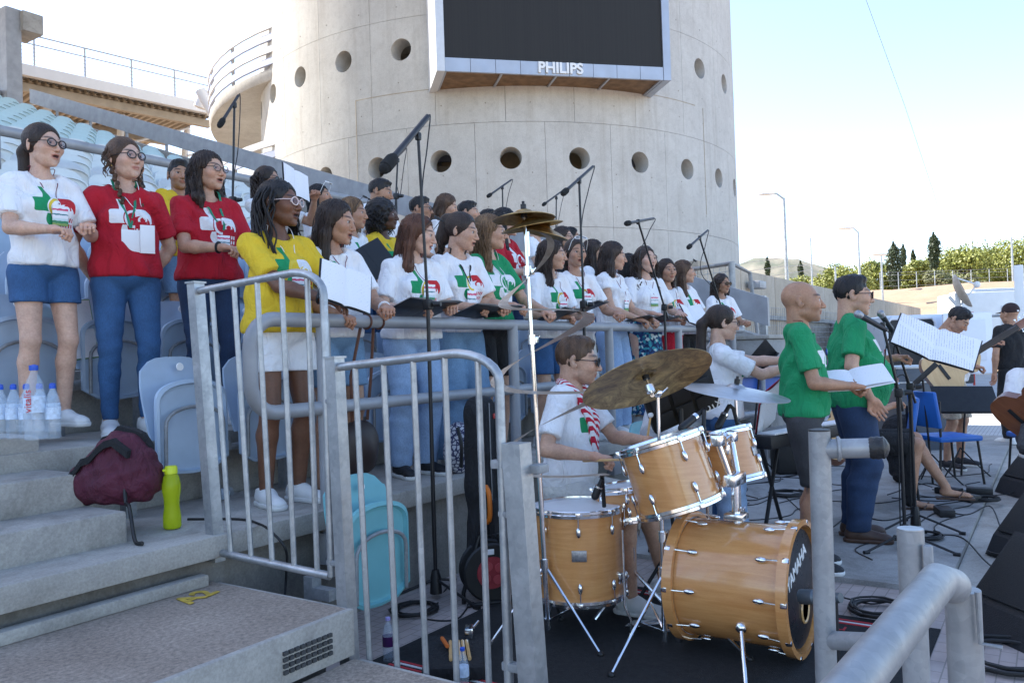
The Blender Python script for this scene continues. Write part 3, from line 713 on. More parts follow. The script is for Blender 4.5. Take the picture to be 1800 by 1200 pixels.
# ------------------------------------------------------------------ van with open rear doors
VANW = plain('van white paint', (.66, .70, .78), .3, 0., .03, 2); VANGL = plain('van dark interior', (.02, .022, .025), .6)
pl, pr = onz(1583, 703, 0), onz(1700, 700, 0); vdir = (pr-pl); Wv = 1.95; vang = math.atan2(vdir[1], vdir[0])
vn = thing('white_van', 'white van parked tail on with its rear door swung open', 'van', (*(pl[:2]+pr[:2])/2, 0), vang)
def vb(c, s, bev=.05): return MB().bbox(c, s, bev)
part('body', MB().bbox((0, 2.6, 1.25), (Wv, 4.6, 1.5), .14).bbox((0, 1.0, .55), (Wv-.05, 1.6, .4), .06), VANW, vn)
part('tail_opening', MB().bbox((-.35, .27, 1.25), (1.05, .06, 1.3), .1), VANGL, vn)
part('door_frame', MB().tube([(-.92, .23, .55), (-.92, .23, 1.8), (-.8, .23, 1.92), (.12, .23, 1.92), (.2, .23, 1.8), (.2, .23, .55)], .04, 8), VANW, vn)
part('rear_door', MB().bbox((.75, -.15, 1.28), (1.15, .07, 1.42), .06, Matrix.Rotation(.12, 3, 'Z')), VANW, vn)
part('door_recess', MB().bbox((.75, -.20, 1.35), (.8, .03, .95), .04, Matrix.Rotation(.12, 3, 'Z')), plain('van panel recess', (.60, .64, .72), .35, 0., .03), vn)
part('bumper', MB().bbox((0, .22, .45), (Wv+.04, .16, .22), .05), plain('bumper', (.05, .05, .055), .6), vn)
for sx in (-1, 1):
    w_ = part('wheel', MB().lathe([(.0, -.1), (.2, -.1), (.31, -.09), (.33, 0), (.31, .09), (.2, .1), (0, .1)], 24, (sx*.86, 1.1, .33), (1, 0, 0)), BLACK, vn)
    part('rim', MB().lathe([(.0, -.11), (.17, -.108), (.18, -.1), (.18, .1), (.17, .108), (0, .11)], 20, (sx*.86, 1.1, .33), (1, 0, 0)), GALV, w_)
    part('tail_light', MB().bbox((sx*.93, .25, 1.0), (.1, .06, .4), .02), plain('tail lamp red', (.42, .02, .015), .25), vn)
# white cabin / box truck further back, dish and barrier pole
p = ond(1762, 560, 33.); ck = thing('equipment_cabin', 'blown-out white box cabin with a door, behind the van', 'cabin', (p[0], p[1], 0), rad(-62))
part('box', MB().bbox((0, 1.2, 1.95), (3.1, 2.4, 2.7), .12), WHITEP, ck)
part('roof', MB().bbox((.2, 1.2, 3.36), (2.5, 2.2, .12), .05), plain('cabin roof', (.55, .6, .66), .5), ck)
part('door', MB().bbox((.45, -.02, 1.75), (.95, .05, 1.9), .02), plain('cabin door', (.72, .72, .72), .4, 0, .03), ck)
part('door_handle', MB().bbox((1.2, -.06, 2.05), (.16, .06, .07), .02), BLACK, ck)
for a in (-1, 1): part('wheel', MB().lathe([(.0, -.1), (.3, -.1), (.34, 0), (.3, .1), (0, .1)], 20, (a*.9, .1, .33), (0, 1, 0)), BLACK, ck)
part('chassis', MB().bbox((0, 1.2, .52), (2.9, 2.2, .2), .03), BLACKM, ck)
p = ond(1794, 560, 24.); pk = thing('white_pillar', 'white square pillar at the right edge above the cap wearer', 'pillar', (p[0], p[1], 0))
part('shaft', MB().bbox((0, 0, 1.75), (.24, .24, 3.5), .02), WHITEP, pk); part('red_band', MB().bbox((.03, -.05, 1.6), (.24, .24, .4), .02), plain('red band', (.5, .03, .02), .5), pk)
p = ond(1683, 515, 30.); ds = thing('satellite_dish', 'big tan satellite dish tilted on its mount beside the white cabin', 'satellite dish', (p[0], p[1], 0))
prof = [(.68*math.sin(t), .24*(1-math.cos(t))*1.2) for t in np.linspace(0.02, 1.35, 9)]; prof2 = [(r, z-.04) for r, z in reversed(prof)]
axv = Vector((-.25, -.25, .12)); axv = Vector((RC[0]*.80-FW[0]*.42, RC[1]*.80-FW[1]*.42, .38))
DISH = plain('dish paint', (.50, .41, .33), .6, 0., .1)
wpart('reflector', MB().lathe(prof+prof2, 28, tuple(p), tuple(axv)), DISH, ds)
mb = MB(); mb.tube([(p[0], p[1], .1), (p[0], p[1], p[2]-.2), tuple(p)], .09, 8); mb.tube([(p[0], p[1], p[2]-.5), tuple(p-np.array(axv)*.3)], .06, 8); wpart('mount', mb, WHITEP, ds)
mb = MB(); q = Vector(p)+axv*.7; mb.tube([Vector(p)-Vector((0, 0, .55)), q], .03, 6); mb.tube([Vector(p)+Vector((0, 0, .55)), q], .03, 6); mb.sph(q, .12); wpart('feed_arm', mb, WHITEP, ds)
ba, bb_ = ond(1575, 570, 20.5), ond(1830, 579, 20.); ba[2] = bb_[2]
bp_ = thing('barrier_pole', 'thin pale barrier pole with red sleeves behind the van roof', 'barrier', (ba[0], ba[1], 0))
mb = MB(); mb.tube([ond(1575, 562, 24.6), ond(1830, 552, 24.6)], .035, 8); wpart('pole', mb, GALV_DULL, bp_)
for x in (1708, 1784): mb = MB(); q = ond(x, 563, 24.6); mb.bbox((q[0], q[1], q[2]), (.14, .14, .5), .02); mb.cyl((q[0], q[1], 0), (q[0], q[1], q[2]-.2), .03); wpart('red_sleeve', mb, plain('red sleeve', (.5, .03, .02), .5), bp_)
# ------------------------------------------------------------------ front rail of the stand
VR = 3.15; ZR = 1.56; ZL = 1.11
fr = thing('front_rail', 'thick grey pipe rail along the front of the stand under the choir folders', 'railing', (3., VR, .6))
r_ = .036; u0, u1 = 2.50, 9.75
loop = [(u1, VR, ZR), (7., VR, ZR), (5., VR, ZR), (2.66, VR, ZR)]+[(2.66-.14*math.sin(a), VR, ZR-.14+.14*math.cos(a)) for a in np.linspace(.2, 1.57, 6)]
loop += [(2.52-.0, VR, ZL+.14)]+[(2.66-.14*math.cos(a), VR, ZL+.14-.14*math.sin(a)) for a in np.linspace(.2, 1.57, 6)]+[(2.98, VR, ZL)]
mb = MB(); mb.tube(loop, r_, 14); wpart('top_rail', mb, PIPE, fr, angle=60)
mb = MB(); mb.tube([(2.98, VR, ZL), (u1, VR, ZL)], r_*.92, 14); wpart('lower_rail', mb, PIPE, fr)
for u in (2.98, 4.75, 6.22, 7.75, 9.4):
    mb = MB(); mb.cyl((u, VR-.002, .42), (u, VR-.002, ZR), .037, None, 14); mb.bbox((u, VR-.0, .40), (.13, .09, .16), .01); wpart('post', mb, PIPE, fr)
eb = thing('concrete_block', 'grey concrete end block where the front rail stops', 'block', (10.1, 3.2, 0))
part('block', MB().bbox((0.05, .1, .72), (.75, .9, 1.45), .03), CONC_PALE, eb); part('cap', MB().bbox((0.05, .1, 1.47), (.8, .95, .05), .02), CONC, eb)
# ------------------------------------------------------------------ stair gates (in the plane u = GU)
GU = 2.3
def gate(label, post, top, end, bot, nb, rail_label=None):
    """post: (vt,zt,vb,zb) ; top: (v,z) end of straight top rail ; end: (v,z) free bar bottom"""
    vt, zt, vb, zb = post
    g_ = thing('stair_gate', label, 'gate', (GU, vb, zb-.1), group='steel gates beside the stair')
    p8 = []
    for (v, z) in ((vb, zb), (vt, zt)):
        for (a, b) in ((-1, -1), (1, -1), (1, 1), (-1, 1)): p8.append((GU+.027*a, v+.027*b, z))
    mb = MB().hexa(p8); mb.box((GU, vt, zt+.004), (.066, .066, .008)); wpart('post', mb, GALV, g_)
    tv, tz = top; ev, ez = end; R = .10
    path = [(GU, vt-.02, zt-.035), (GU, tv, tz)]
    path += [(GU, tv-R*math.sin(a)*(tv-ev)/R, tz-R+R*math.cos(a)) for a in np.linspace(.15, 1.57, 7)]+[(GU, ev, ez)]
    mb = MB(); mb.tube(path, .0165, 12); wpart('frame', mb, GALV, g_, angle=60)
    mb = MB(); mb.tube([(GU, vb-.01, bot[0]), (GU, ev+.01, bot[1])], .0165, 12); wpart('bottom_rail', mb, GALV, g_)
    for k in range(nb):
        f = (k+.75)/(nb+.35); va = vt+(ev-vt)*f; vb_ = vb+(ev-vb)*f
        zt_ = (zt-.035)+((tz)-(zt-.035))*min(1, (va-vt)/(tv-vt)) if va > tv else tz-R*.3
        mb = MB(); mb.tube([(GU, va, zt_), (GU, vb_, bot[0]+(bot[1]-bot[0])*f)], .0115, 8); wpart('bar', mb, GALV, g_)
    for (f, nm) in ((.93, 'latch_plate'), (.06, 'hinge')):
        z = ez+(tz-R-ez)*(.62 if nm == 'latch_plate' else .05); mb = MB(); mb.bbox((GU, ev-.03, z), (.03, .09, .022), .006); wpart(nm, mb, GALV_DULL, g_)
    return g_
gate('upper galvanised bar gate on the stair, in front of the woman in yellow', (3.24, 1.72, 3.14, .48), (2.60, 1.715), (2.42, .50), (.52, .50), 5)
gate('lower galvanised bar gate on the stair, left of the drum kit', (2.37, 1.36, 2.33, .05), (1.78, 1.362), (1.585, .08), (.12, .10), 5)
lp = thing('latch_post', 'stout galvanised square post with latch, beside the floor tom', 'post', (GU, 1.5, 0))
p8 = [(GU+.036*a, v+.036*b, z) for (v, z) in ((1.475, 0.), (1.525, 1.055)) for (a, b) in ((-1, -1), (1, -1), (1, 1), (-1, 1))]
wpart('post', MB().hexa(p8), GALV, lp)
mb = MB(); mb.bbox((GU, 1.565, .98), (.03, .12, .03), .006).bbox((GU+.05, 1.47, .965), (.06, .05, .03), .006).bbox((GU, 1.555, .30), (.03, .1, .03), .006); wpart('latch', mb, GALV_DULL, lp)
# ------------------------------------------------------------------ foreground pipe barrier (lower right)
pbr = thing('pipe_stand', 'slim pale pipe upright with a taped cross arm, lower right of the drums', 'railing', tuple(np.append(ond(1440, 1000, 2.4)[:2], 0)))
t0 = ond(1440, 757, 2.4); b0 = ond(1446, 1200, 2.4); q0 = t0*0+t0; q1 = np.array([t0[0], t0[1]+.01, 0.])
mb = MB(); mb.tube([q1, q0], .0305, 20); wpart('upright', mb, PIPE_S, pbr, angle=60)
mb = MB(); mb.lathe([(.031, 0), (.031, .004), (.02, .006)], 20, tuple(q0)); wpart('cap', mb, BLACK, pbr)
a1 = ond(1532, 787, 2.36); a2 = ond(1563, 786, 2.34); s0 = ond(1442, 789, 2.4)
mb = MB(); mb.tube([s0, a1], .0285, 18); wpart('cross_arm', mb, PIPE_S, pbr, angle=60)
mb = MB(); mb.torus(tuple(s0+(a1-s0)*.36), .031, .006, tuple((a1-s0)/np.linalg.norm(a1-s0)), 18, 6); wpart('weld', mb, PIPE_S, pbr)
d = (a2-a1); rr = [.0295, .033, .032, .034, .031, .033, .024, .008]
mb = MB(); mb.tube([a1-d*.12+d*1.15*k/7 for k in range(8)], rr, 14); wpart('tape_wrap', mb, plain('black tape', (.014, .014, .015), .45, 0, .3, 60, .8, 90), pbr)
s2 = ond(1452, 1124, 2.4); a3 = ond(1560, 1130, 2.2); mb = MB(); mb.tube([s2, a3], .0265, 16); wpart('lower_arm', mb, PIPE_S, pbr, angle=60)
bpx = thing('pipe_barrier', 'thick pale grey pipe barrier bending down in the bottom right corner', 'railing', tuple(np.append(ond(1690, 1100, 1.45)[:2], 0)))
c0, c1, c2 = ond(1430, 1290, .93), ond(1650, 1020, 1.40), ond(1692, 1035, 1.46)
cz = np.array([c2[0]+.01, c2[1], 0.])
path = [c0, c0+(c1-c0)*.5, c1]+[c1+(c2-c1)*f+np.array([0, 0, .012*math.sin(f*3.1)]) for f in (.4, .75)]+[c2-np.array([0, 0, .03]), c2-np.array([0, 0, .12]), cz]
mb = MB(); mb.tube(path[:3]+[c1+(c2-c1)*.55], .0300, 22); wpart('sloping_pipe', mb, PIPE_S, bpx, angle=60)
mb = MB(); mb.sph(tuple(c1+(c2-c1)*.55), .0302, 18, 12); wpart('rounded_end', mb, PIPE_S, bpx)
mb = MB(); mb.tube([np.array([c2[0], c2[1], c2[2]+.0]), cz], .0295, 20); wpart('upright', mb, PIPE_S, bpx, angle=60)
mb = MB(); e0 = ond(1718, 1040, 1.42); e1 = ond(1724, 1130, 1.42); e2 = ond(1762, 1138, 1.40); mb.tube([e0, e1, e2], .0045, 8); wpart('hook_bolt', mb, GALV_DULL, bpx)
pp = ond(1600, 930, 1.9); pq = np.array([pp[0]+.015, pp[1], 0.])
t_ = thing('pipe_post', 'open-topped pale pipe post standing behind the sloping barrier', 'post', (pq[0], pq[1], 0)); wpart('tube', MB().tube([pq, pp], .0295, 20), PIPE_S, t_, angle=60)
wpart('top_disc', MB().cyl(pp, pp+np.array([0, 0, .003]), .0285, None, 20), GALV, t_)
mb = MB(); x0 = ond(1632, 985, 1.86); mb.bbox(x0, (.02, .02, .07), .005); wpart('lug', mb, GALV_DULL, t_)
# ------------------------------------------------------------------ stadium seats
def seat_shell():
    """back rest, facing -y, origin on the floor below"""
    mb = MB(); nx, nz = 9, 9
    def P(i, j, t):
        a = -1+2*i/(nx-1); f = j/(nz-1); w_ = .215*(1-.10*max(0, f-.6)/.4*1.0); 
        z = .38+.42*f-(.05*a*a*a*a if f > .9 else 0)-.02*abs(a)**3*(f > .8); y = .045*(1-a*a)*-.6+.05*f-.06*(1-f)**2+t+.0
        y -= .035*abs(a)**3
        return (a*w_, y, z)
    for t, rev in ((0, 0), (.014, 1)):
        o = len(mb.v); mb.v.extend([P(i, j, t) for i in range(nx) for j in range(nz)])
        for i in range(nx-1):
            for j in range(nz-1):
                q = (o+i*nz+j, o+(i+1)*nz+j, o+(i+1)*nz+j+1, o+i*nz+j+1); mb.f.append(q if not rev else q[::-1])
    N = nx*nz; rim = [i*nz for i in range(nx)]+[(nx-1)*nz+j for j in range(1, nz)]+[i*nz+nz-1 for i in range(nx-2, -1, -1)]+[j for j in range(nz-2, 0, -1)]
    for a, b in zip(rim, rim[1:]+rim[:1]): mb.f.append((a, b, N+b, N+a)[::-1])
    mb.mi = [0]*len(mb.f); return mb
def seat_pan():
    """folded up pan with a raised rim"""
    mb = MB(); out = []; n = 20
    for k in range(n+1):
        a = math.pi*k/n; out.append((-.21*math.cos(a)*(1.0), .56+.12*math.sin(a)**.7))
    out = [(-.21, .26), (-.21, .40)]+out+[(.21, .40), (.21, .26), (.12, .205), (0, .195), (-.12, .205)]
    def ring(sx, y, dz=0): return [(x*sx, y, .40+(z-.40)*sx+dz) for x, z in out]
    R = [ring(1, -.115), ring(1.0, -.135), ring(.93, -.14), ring(.90, -.118), ring(.6, -.10), ring(.2, -.095)]
    n = len(out)
    for r in R: mb.v.extend(r)
    for i in range(len(R)-1):
        for k in range(n): mb.f.append((i*n+k, i*n+(k+1) % n, (i+1)*n+(k+1) % n, (i+1)*n+k))
    mb.f.append(tuple(range((len(R)-1)*n, len(R)*n))); mb.f.append(tuple(range(n))[::-1]); mb.mi = [0]*len(mb.f); return mb
def seat_frame():
    mb = MB(); mb.tube([(-.17, -.145, .24), (-.17, -.15, .44)]+[(-.17*math.cos(a), -.15, .44+.10*math.sin(a)**.8) for a in np.linspace(.25, 2.9, 10)]+[(.17, -.15, .44), (.17, -.145, .24)], .010, 7)
    mb.tube([(-.26, -.07, .30), (.26, -.07, .30)], .018, 8); return mb
ME_SH = {k: seat_shell().mesh('back_shell', m_, True, 50) for k, m_ in dict(b=SEATBLUE, w=SEATWHITE, t=SEATTURQ, g=SEATTEAL).items()}
ME_PN = {k: seat_pan().mesh('seat_pan', m_, True, 50) for k, m_ in dict(b=SEATBLUE, w=SEATWHITE, t=SEATTURQ, g=SEATTEAL).items()}
ME_FR = seat_frame().mesh('pan_frame', GALV_DULL); ME_DISC = MB().lathe([(.0, .004), (.02, .004), (.022, 0)], 14, (0, -.028, .745), (0, -1, .1)).mesh('number_disc', WHITEP)
ME_BR = MB().box((0, .03, .17), (.055, .055, .42)).box((0, -.03, .31), (.05, .14, .05)).mesh('bracket', GALV_DULL, False)
ORD = ['front', 'second', 'third', 'fourth', 'fifth', 'sixth', 'seventh', 'eighth', 'ninth', 'tenth', 'eleventh', 'twelfth', 'thirteenth', 'fourteenth', 'fifteenth', 'sixteenth', 'seventeenth', 'eighteenth', 'nineteenth', 'twentieth', 'twenty-first', 'twenty-second', 'twenty-third', 'twenty-fourth']
def seat(u, v, z, k, label, near, group, rz=0.):
    t = thing('stadium_seat', label, 'seat', (u, v, z), rz, group); part('back_shell', ME_SH[k], None, t); part('seat_pan', ME_PN[k], None, t)
    if near: part('pan_frame', ME_FR, None, t); part('number_disc', ME_DISC, None, t); part('bracket', ME_BR, None, t, loc=(-.27, 0, 0))
    return t
nseat = 0
for i in range(0, 23):
    v = row_v(i+1)-.13; z = row_z(i)
    k = 'b' if i < 6 else ('w' if i < 13 else 't'); cn = {'b': 'pale blue', 'w': 'faded white', 't': 'turquoise'}[k]
    for j in range(18):
        u = (2.62 if i == 0 else 2.22)+.5*j
        x, y, d = proj((u, v, z+.6))
        if u > 10.7 or x < -40 or (i > 2 and x > 470) or (i == 2 and x > 560): continue
        if i in (0, 1) and u > 8.6: continue
        seat(u, v, z, k, f'{cn} folded stadium seat, {("first" if j == 0 else ORD[j])} from the aisle in the {ORD[i]} row', i < 3, f'{cn} seats in the {ORD[i]} row'); nseat += 1
seat(2.86, 2.82, .0, 'g', 'teal folded seat at stage level behind the lower gate', True, None)
seat(5.9, 2.72, .0, 'g', 'teal seat at stage level behind the big raised cymbal', True, None)
print('seats', nseat)
# ------------------------------------------------------------------ distance-field modelling of bodies, clothes and hair
f32 = np.float32
class Field:
    def __init__(s, lo, hi, h):
        s.h = h; s.o = np.array(lo, f32); s.n = [int(math.ceil((hi[i]-lo[i])/h))+1 for i in range(3)]
        s.ax = [(s.o[i]+h*np.arange(s.n[i])).astype(f32) for i in range(3)]
        s.D = np.full(s.n, .5, f32)
    def win(s, lo, hi):
        sl = []
        for i in range(3):
            a = int(max(0, math.floor((lo[i]-s.o[i])/s.h))); b = int(min(s.n[i], math.ceil((hi[i]-s.o[i])/s.h)+1)); sl.append(slice(a, max(a, b)))
        return tuple(sl)
    def pts(s, sl):
        return s.ax[0][sl[0]][:, None, None], s.ax[1][sl[1]][None, :, None], s.ax[2][sl[2]][None, None, :]
    def comb(s, sl, d, k, mode='u'):
        A = s.D[sl]
        if mode == 'u':
            if k > 0: h = np.clip(.5+.5*(A-d)/k, 0, 1); s.D[sl] = A*(1-h)+d*h-k*h*(1-h)
            else: s.D[sl] = np.minimum(A, d)
        elif mode == 's':
            if k > 0: h = np.clip(.5-.5*(A+d)/k, 0, 1); s.D[sl] = A*(1-h)+(-d)*h+k*h*(1-h)
            else: s.D[sl] = np.maximum(A, -d)
        elif mode == 'i': s.D[sl] = np.maximum(A, d)
    def cone(s, a, b, ra, rb, k=.02, mode='u', inf=0., plane=None):
        a = np.asarray(a, f32); b = np.asarray(b, f32); m_ = max(ra, rb)+inf+k+3*s.h
        sl = s.win(np.minimum(a, b)-m_, np.maximum(a, b)+m_); X, Y, Z = s.pts(sl)
        if 0 in (X.size, Y.size, Z.size): return
        ba = b-a; L = float(ba@ba)+1e-12
        t = np.clip(((X-a[0])*ba[0]+(Y-a[1])*ba[1]+(Z-a[2])*ba[2])/L, 0, 1)
        d = np.sqrt((X-a[0]-t*ba[0])**2+(Y-a[1]-t*ba[1])**2+(Z-a[2]-t*ba[2])**2)-(ra+(rb-ra)*t)-inf
        if plane is not None:
            pn, pc = plane; d = np.maximum(d, (X-pc[0])*pn[0]+(Y-pc[1])*pn[1]+(Z-pc[2])*pn[2])
        s.comb(sl, d.astype(f32), k, mode)
    def ell(s, c, r, k=.03, mode='u', inf=0., R=None):
        c = np.asarray(c, f32); r = np.asarray(r, f32)+inf; m_ = float(r.max())+k+3*s.h
        sl = s.win(c-m_, c+m_); X, Y, Z = s.pts(sl)
        if 0 in (X.size, Y.size, Z.size): return
        x, y, z = X-c[0], Y-c[1], Z-c[2]
        if R is not None:
            R = np.asarray(R, f32); x, y, z = (R[0, 0]*x+R[1, 0]*y+R[2, 0]*z, R[0, 1]*x+R[1, 1]*y+R[2, 1]*z, R[0, 2]*x+R[1, 2]*y+R[2, 2]*z)
        k0 = np.sqrt((x/r[0])**2+(y/r[1])**2+(z/r[2])**2); k1 = np.sqrt((x/r[0]**2)**2+(y/r[1]**2)**2+(z/r[2]**2)**2)+1e-6
        s.comb(sl, (k0*(k0-1)/k1).astype(f32), k, mode)
    def half(s, n, c, mode='i'):
        X, Y, Z = s.pts((slice(None),)*3); d = (X-c[0])*n[0]+(Y-c[1])*n[1]+(Z-c[2])*n[2]
        s.D = np.maximum(s.D, d.astype(f32))
    def warp(s, fn):
        X, Y, Z = s.pts((slice(None),)*3); s.D = s.D+fn(X, Y, Z).astype(f32)
    def mesh(s):
        D = s.D; S = D < 0; nx, ny, nz = S.shape
        c = np.zeros((nx-1, ny-1, nz-1), np.int8)
        for a in (0, 1):
            for b in (0, 1):
                for e in (0, 1): c += S[a:nx-1+a, b:ny-1+b, e:nz-1+e]
        act = (c > 0) & (c < 8); I = np.argwhere(act); idx = np.full(act.shape, -1, np.int64); idx[act] = np.arange(len(I))
        P = np.zeros((len(I), 3)); W = np.zeros(len(I))
        corners = [(a, b, e) for a in (0, 1) for b in (0, 1) for e in (0, 1)]
        for p in corners:
            for ax in range(3):
                if p[ax]: continue
                q = list(p); q[ax] = 1
                d0 = D[I[:, 0]+p[0], I[:, 1]+p[1], I[:, 2]+p[2]]; d1 = D[I[:, 0]+q[0], I[:, 1]+q[1], I[:, 2]+q[2]]
                cr = (d0 < 0) != (d1 < 0); t = np.where(cr, d0/np.where(cr, d0-d1, 1), 0)
                pos = np.tile(np.array(p, float), (len(I), 1)); pos[:, ax] += t
                P[cr] += pos[cr]; W[cr] += 1
        V = (I+P/W[:, None])*s.h+s.o; F_ = []
        for ax in range(3):
            sh = [slice(None)]*3; sa = list(sh); sb_ = list(sh); sa[ax] = slice(0, -1); sb_[ax] = slice(1, None)
            A = S[tuple(sa)]; B = S[tuple(sb_)]; E = np.argwhere(A != B); o1, o2 = [(1, 2), (2, 0), (0, 1)][ax]
            E = E[(E[:, o1] > 0) & (E[:, o2] > 0) & (E[:, o1] < S.shape[o1]-1) & (E[:, o2] < S.shape[o2]-1)]
            inside = A[E[:, 0], E[:, 1], E[:, 2]]
            def cell(d1, d2):
                q = E.copy(); q[:, o1] += d1; q[:, o2] += d2; return idx[q[:, 0], q[:, 1], q[:, 2]]
            Q = np.stack([cell(-1, -1), cell(0, -1), cell(0, 0), cell(-1, 0)], 1); Q[~inside] = Q[~inside][:, ::-1]; F_.append(Q)
        Fq = np.concatenate(F_); Fq = Fq[(Fq >= 0).all(1)]
        return V, Fq
def np_mesh(name, V, Fq, mats, attr=None, smooth=True, fmi=None):
    me = bpy.data.meshes.new(name); nV, nF = len(V), len(Fq)
    me.vertices.add(nV); me.vertices.foreach_set('co', np.asarray(V, f32).ravel())
    me.loops.add(nF*4); me.loops.foreach_set('vertex_index', Fq.astype(np.int32).ravel())
    me.polygons.add(nF); me.polygons.foreach_set('loop_start', np.arange(0, nF*4, 4, dtype=np.int32))
    try: me.polygons.foreach_set('loop_total', np.full(nF, 4, np.int32))
    except Exception: pass
    for m_ in (mats if isinstance(mats, (list, tuple)) else [mats]): me.materials.append(m_)
    if fmi is not None: me.polygons.foreach_set('material_index', fmi.astype(np.int32))
    me.update(calc_edges=True)
    if smooth: me.polygons.foreach_set('use_smooth', np.ones(nF, bool))
    for k, a in (attr or {}).items():
        at = me.attributes.new(k, 'FLOAT_VECTOR', 'POINT'); at.data.foreach_set('vector', np.asarray(a, f32).ravel())
    return me
def rotm(yaw=0., pitch=0., roll=0.):
    """columns = images of the axes; pitch > 0 tips the top forward (towards -y), yaw > 0 turns to the left"""
    return np.array(Matrix.Rotation(yaw, 3, 'Z') @ Matrix.Rotation(pitch, 3, 'X') @ Matrix.Rotation(roll, 3, 'Y'))
# ------------------------------------------------------------------ skin, cloth and hair materials
def m_skin(key, col):
    def fn(k):
        t = NT(k); at = t.n('ShaderNodeAttribute'); at.attribute_name = 'sk'; n = t.noise(14, 5, .6); n2 = t.noise(220, 3, .6)
        c = t.ramp(n, [(.3, tuple(q*.80 for q in col)), (.7, tuple(min(1, q*1.12) for q in col))]); c = t.mix(.25, c, t.ramp(t.noise(90, 4, .7), [(.3, (.3, .2, .2)), (.7, (.8, .8, .8))]), 'OVERLAY'); c = t.mix(1., c, at.outputs['Color'], 'MULTIPLY')
        t.bump(n2, .12, .002); t.done(c, t.math('MULTIPLY_ADD', n, .2, .40)); b = t.b
        b.inputs['Subsurface Weight'].default_value = .12; b.inputs['Subsurface Radius'].default_value = (1., .35, .2); b.inputs['Subsurface Scale'].default_value = .006
        return t.m
    return mat('skin '+key, fn)
SKIN = dict(fair=m_skin('fair', (.57, .36, .26)), light=m_skin('light', (.51, .305, .205)), tan=m_skin('tan', (.42, .235, .148)), olive=m_skin('olive', (.38, .21, .125)), brown=m_skin('brown', (.155, .068, .036)), dark=m_skin('dark', (.085, .04, .025)))
def m_hair(key, col):
    def fn(k):
        t = NT(k); v = t.coord('Object', (1, 1, .09)); n = t.noise(240, 4, .7, v); n2 = t.noise(24, 4, .6, v)
        c = t.ramp(n2, [(.3, tuple(q*.5 for q in col)), (.7, tuple(q*1.6 for q in col))]); c = t.mix(.5, c, t.ramp(n, [(.3, (.12,)*3), (.7, (.88,)*3)]), 'OVERLAY')
        t.bump(t.math('ADD', n, n2), .8, .006); t.done(c, .42); t.b.inputs['Specular IOR Level'].default_value = .35; return t.m
    return mat('hair '+key, fn)
HAIR = dict(black=m_hair('black', (.012, .010, .010)), dark=m_hair('dark brown', (.030, .018, .013)), brown=m_hair('brown', (.075, .040, .022)), auburn=m_hair('auburn', (.085, .034, .018)), light=m_hair('light brown', (.15, .085, .042)))
def rbox(t, x, y, cx, cy, hx, hy, r):
    ax = t.math('SUBTRACT', t.math('ABSOLUTE', t.math('SUBTRACT', x, cx)), hx-r); ay = t.math('SUBTRACT', t.math('ABSOLUTE', t.math('SUBTRACT', y, cy)), hy-r)
    ax = t.math('MAXIMUM', ax, 0.); ay = t.math('MAXIMUM', ay, 0.)
    d = t.math('SQRT', t.math('ADD', t.math('MULTIPLY', ax, ax), t.math('MULTIPLY', ay, ay)))
    return t.math('LESS_THAN', d, r)
def disc(t, x, y, cx, cy, r, r2=None):
    dx = t.math('SUBTRACT', x, cx); dy = t.math('SUBTRACT', y, cy); d = t.math('SQRT', t.math('ADD', t.math('MULTIPLY', dx, dx), t.math('MULTIPLY', dy, dy)))
    m_ = t.math('LESS_THAN', d, r)
    return m_ if r2 is None else t.math('MULTIPLY', m_, t.math('GREATER_THAN', d, r2))
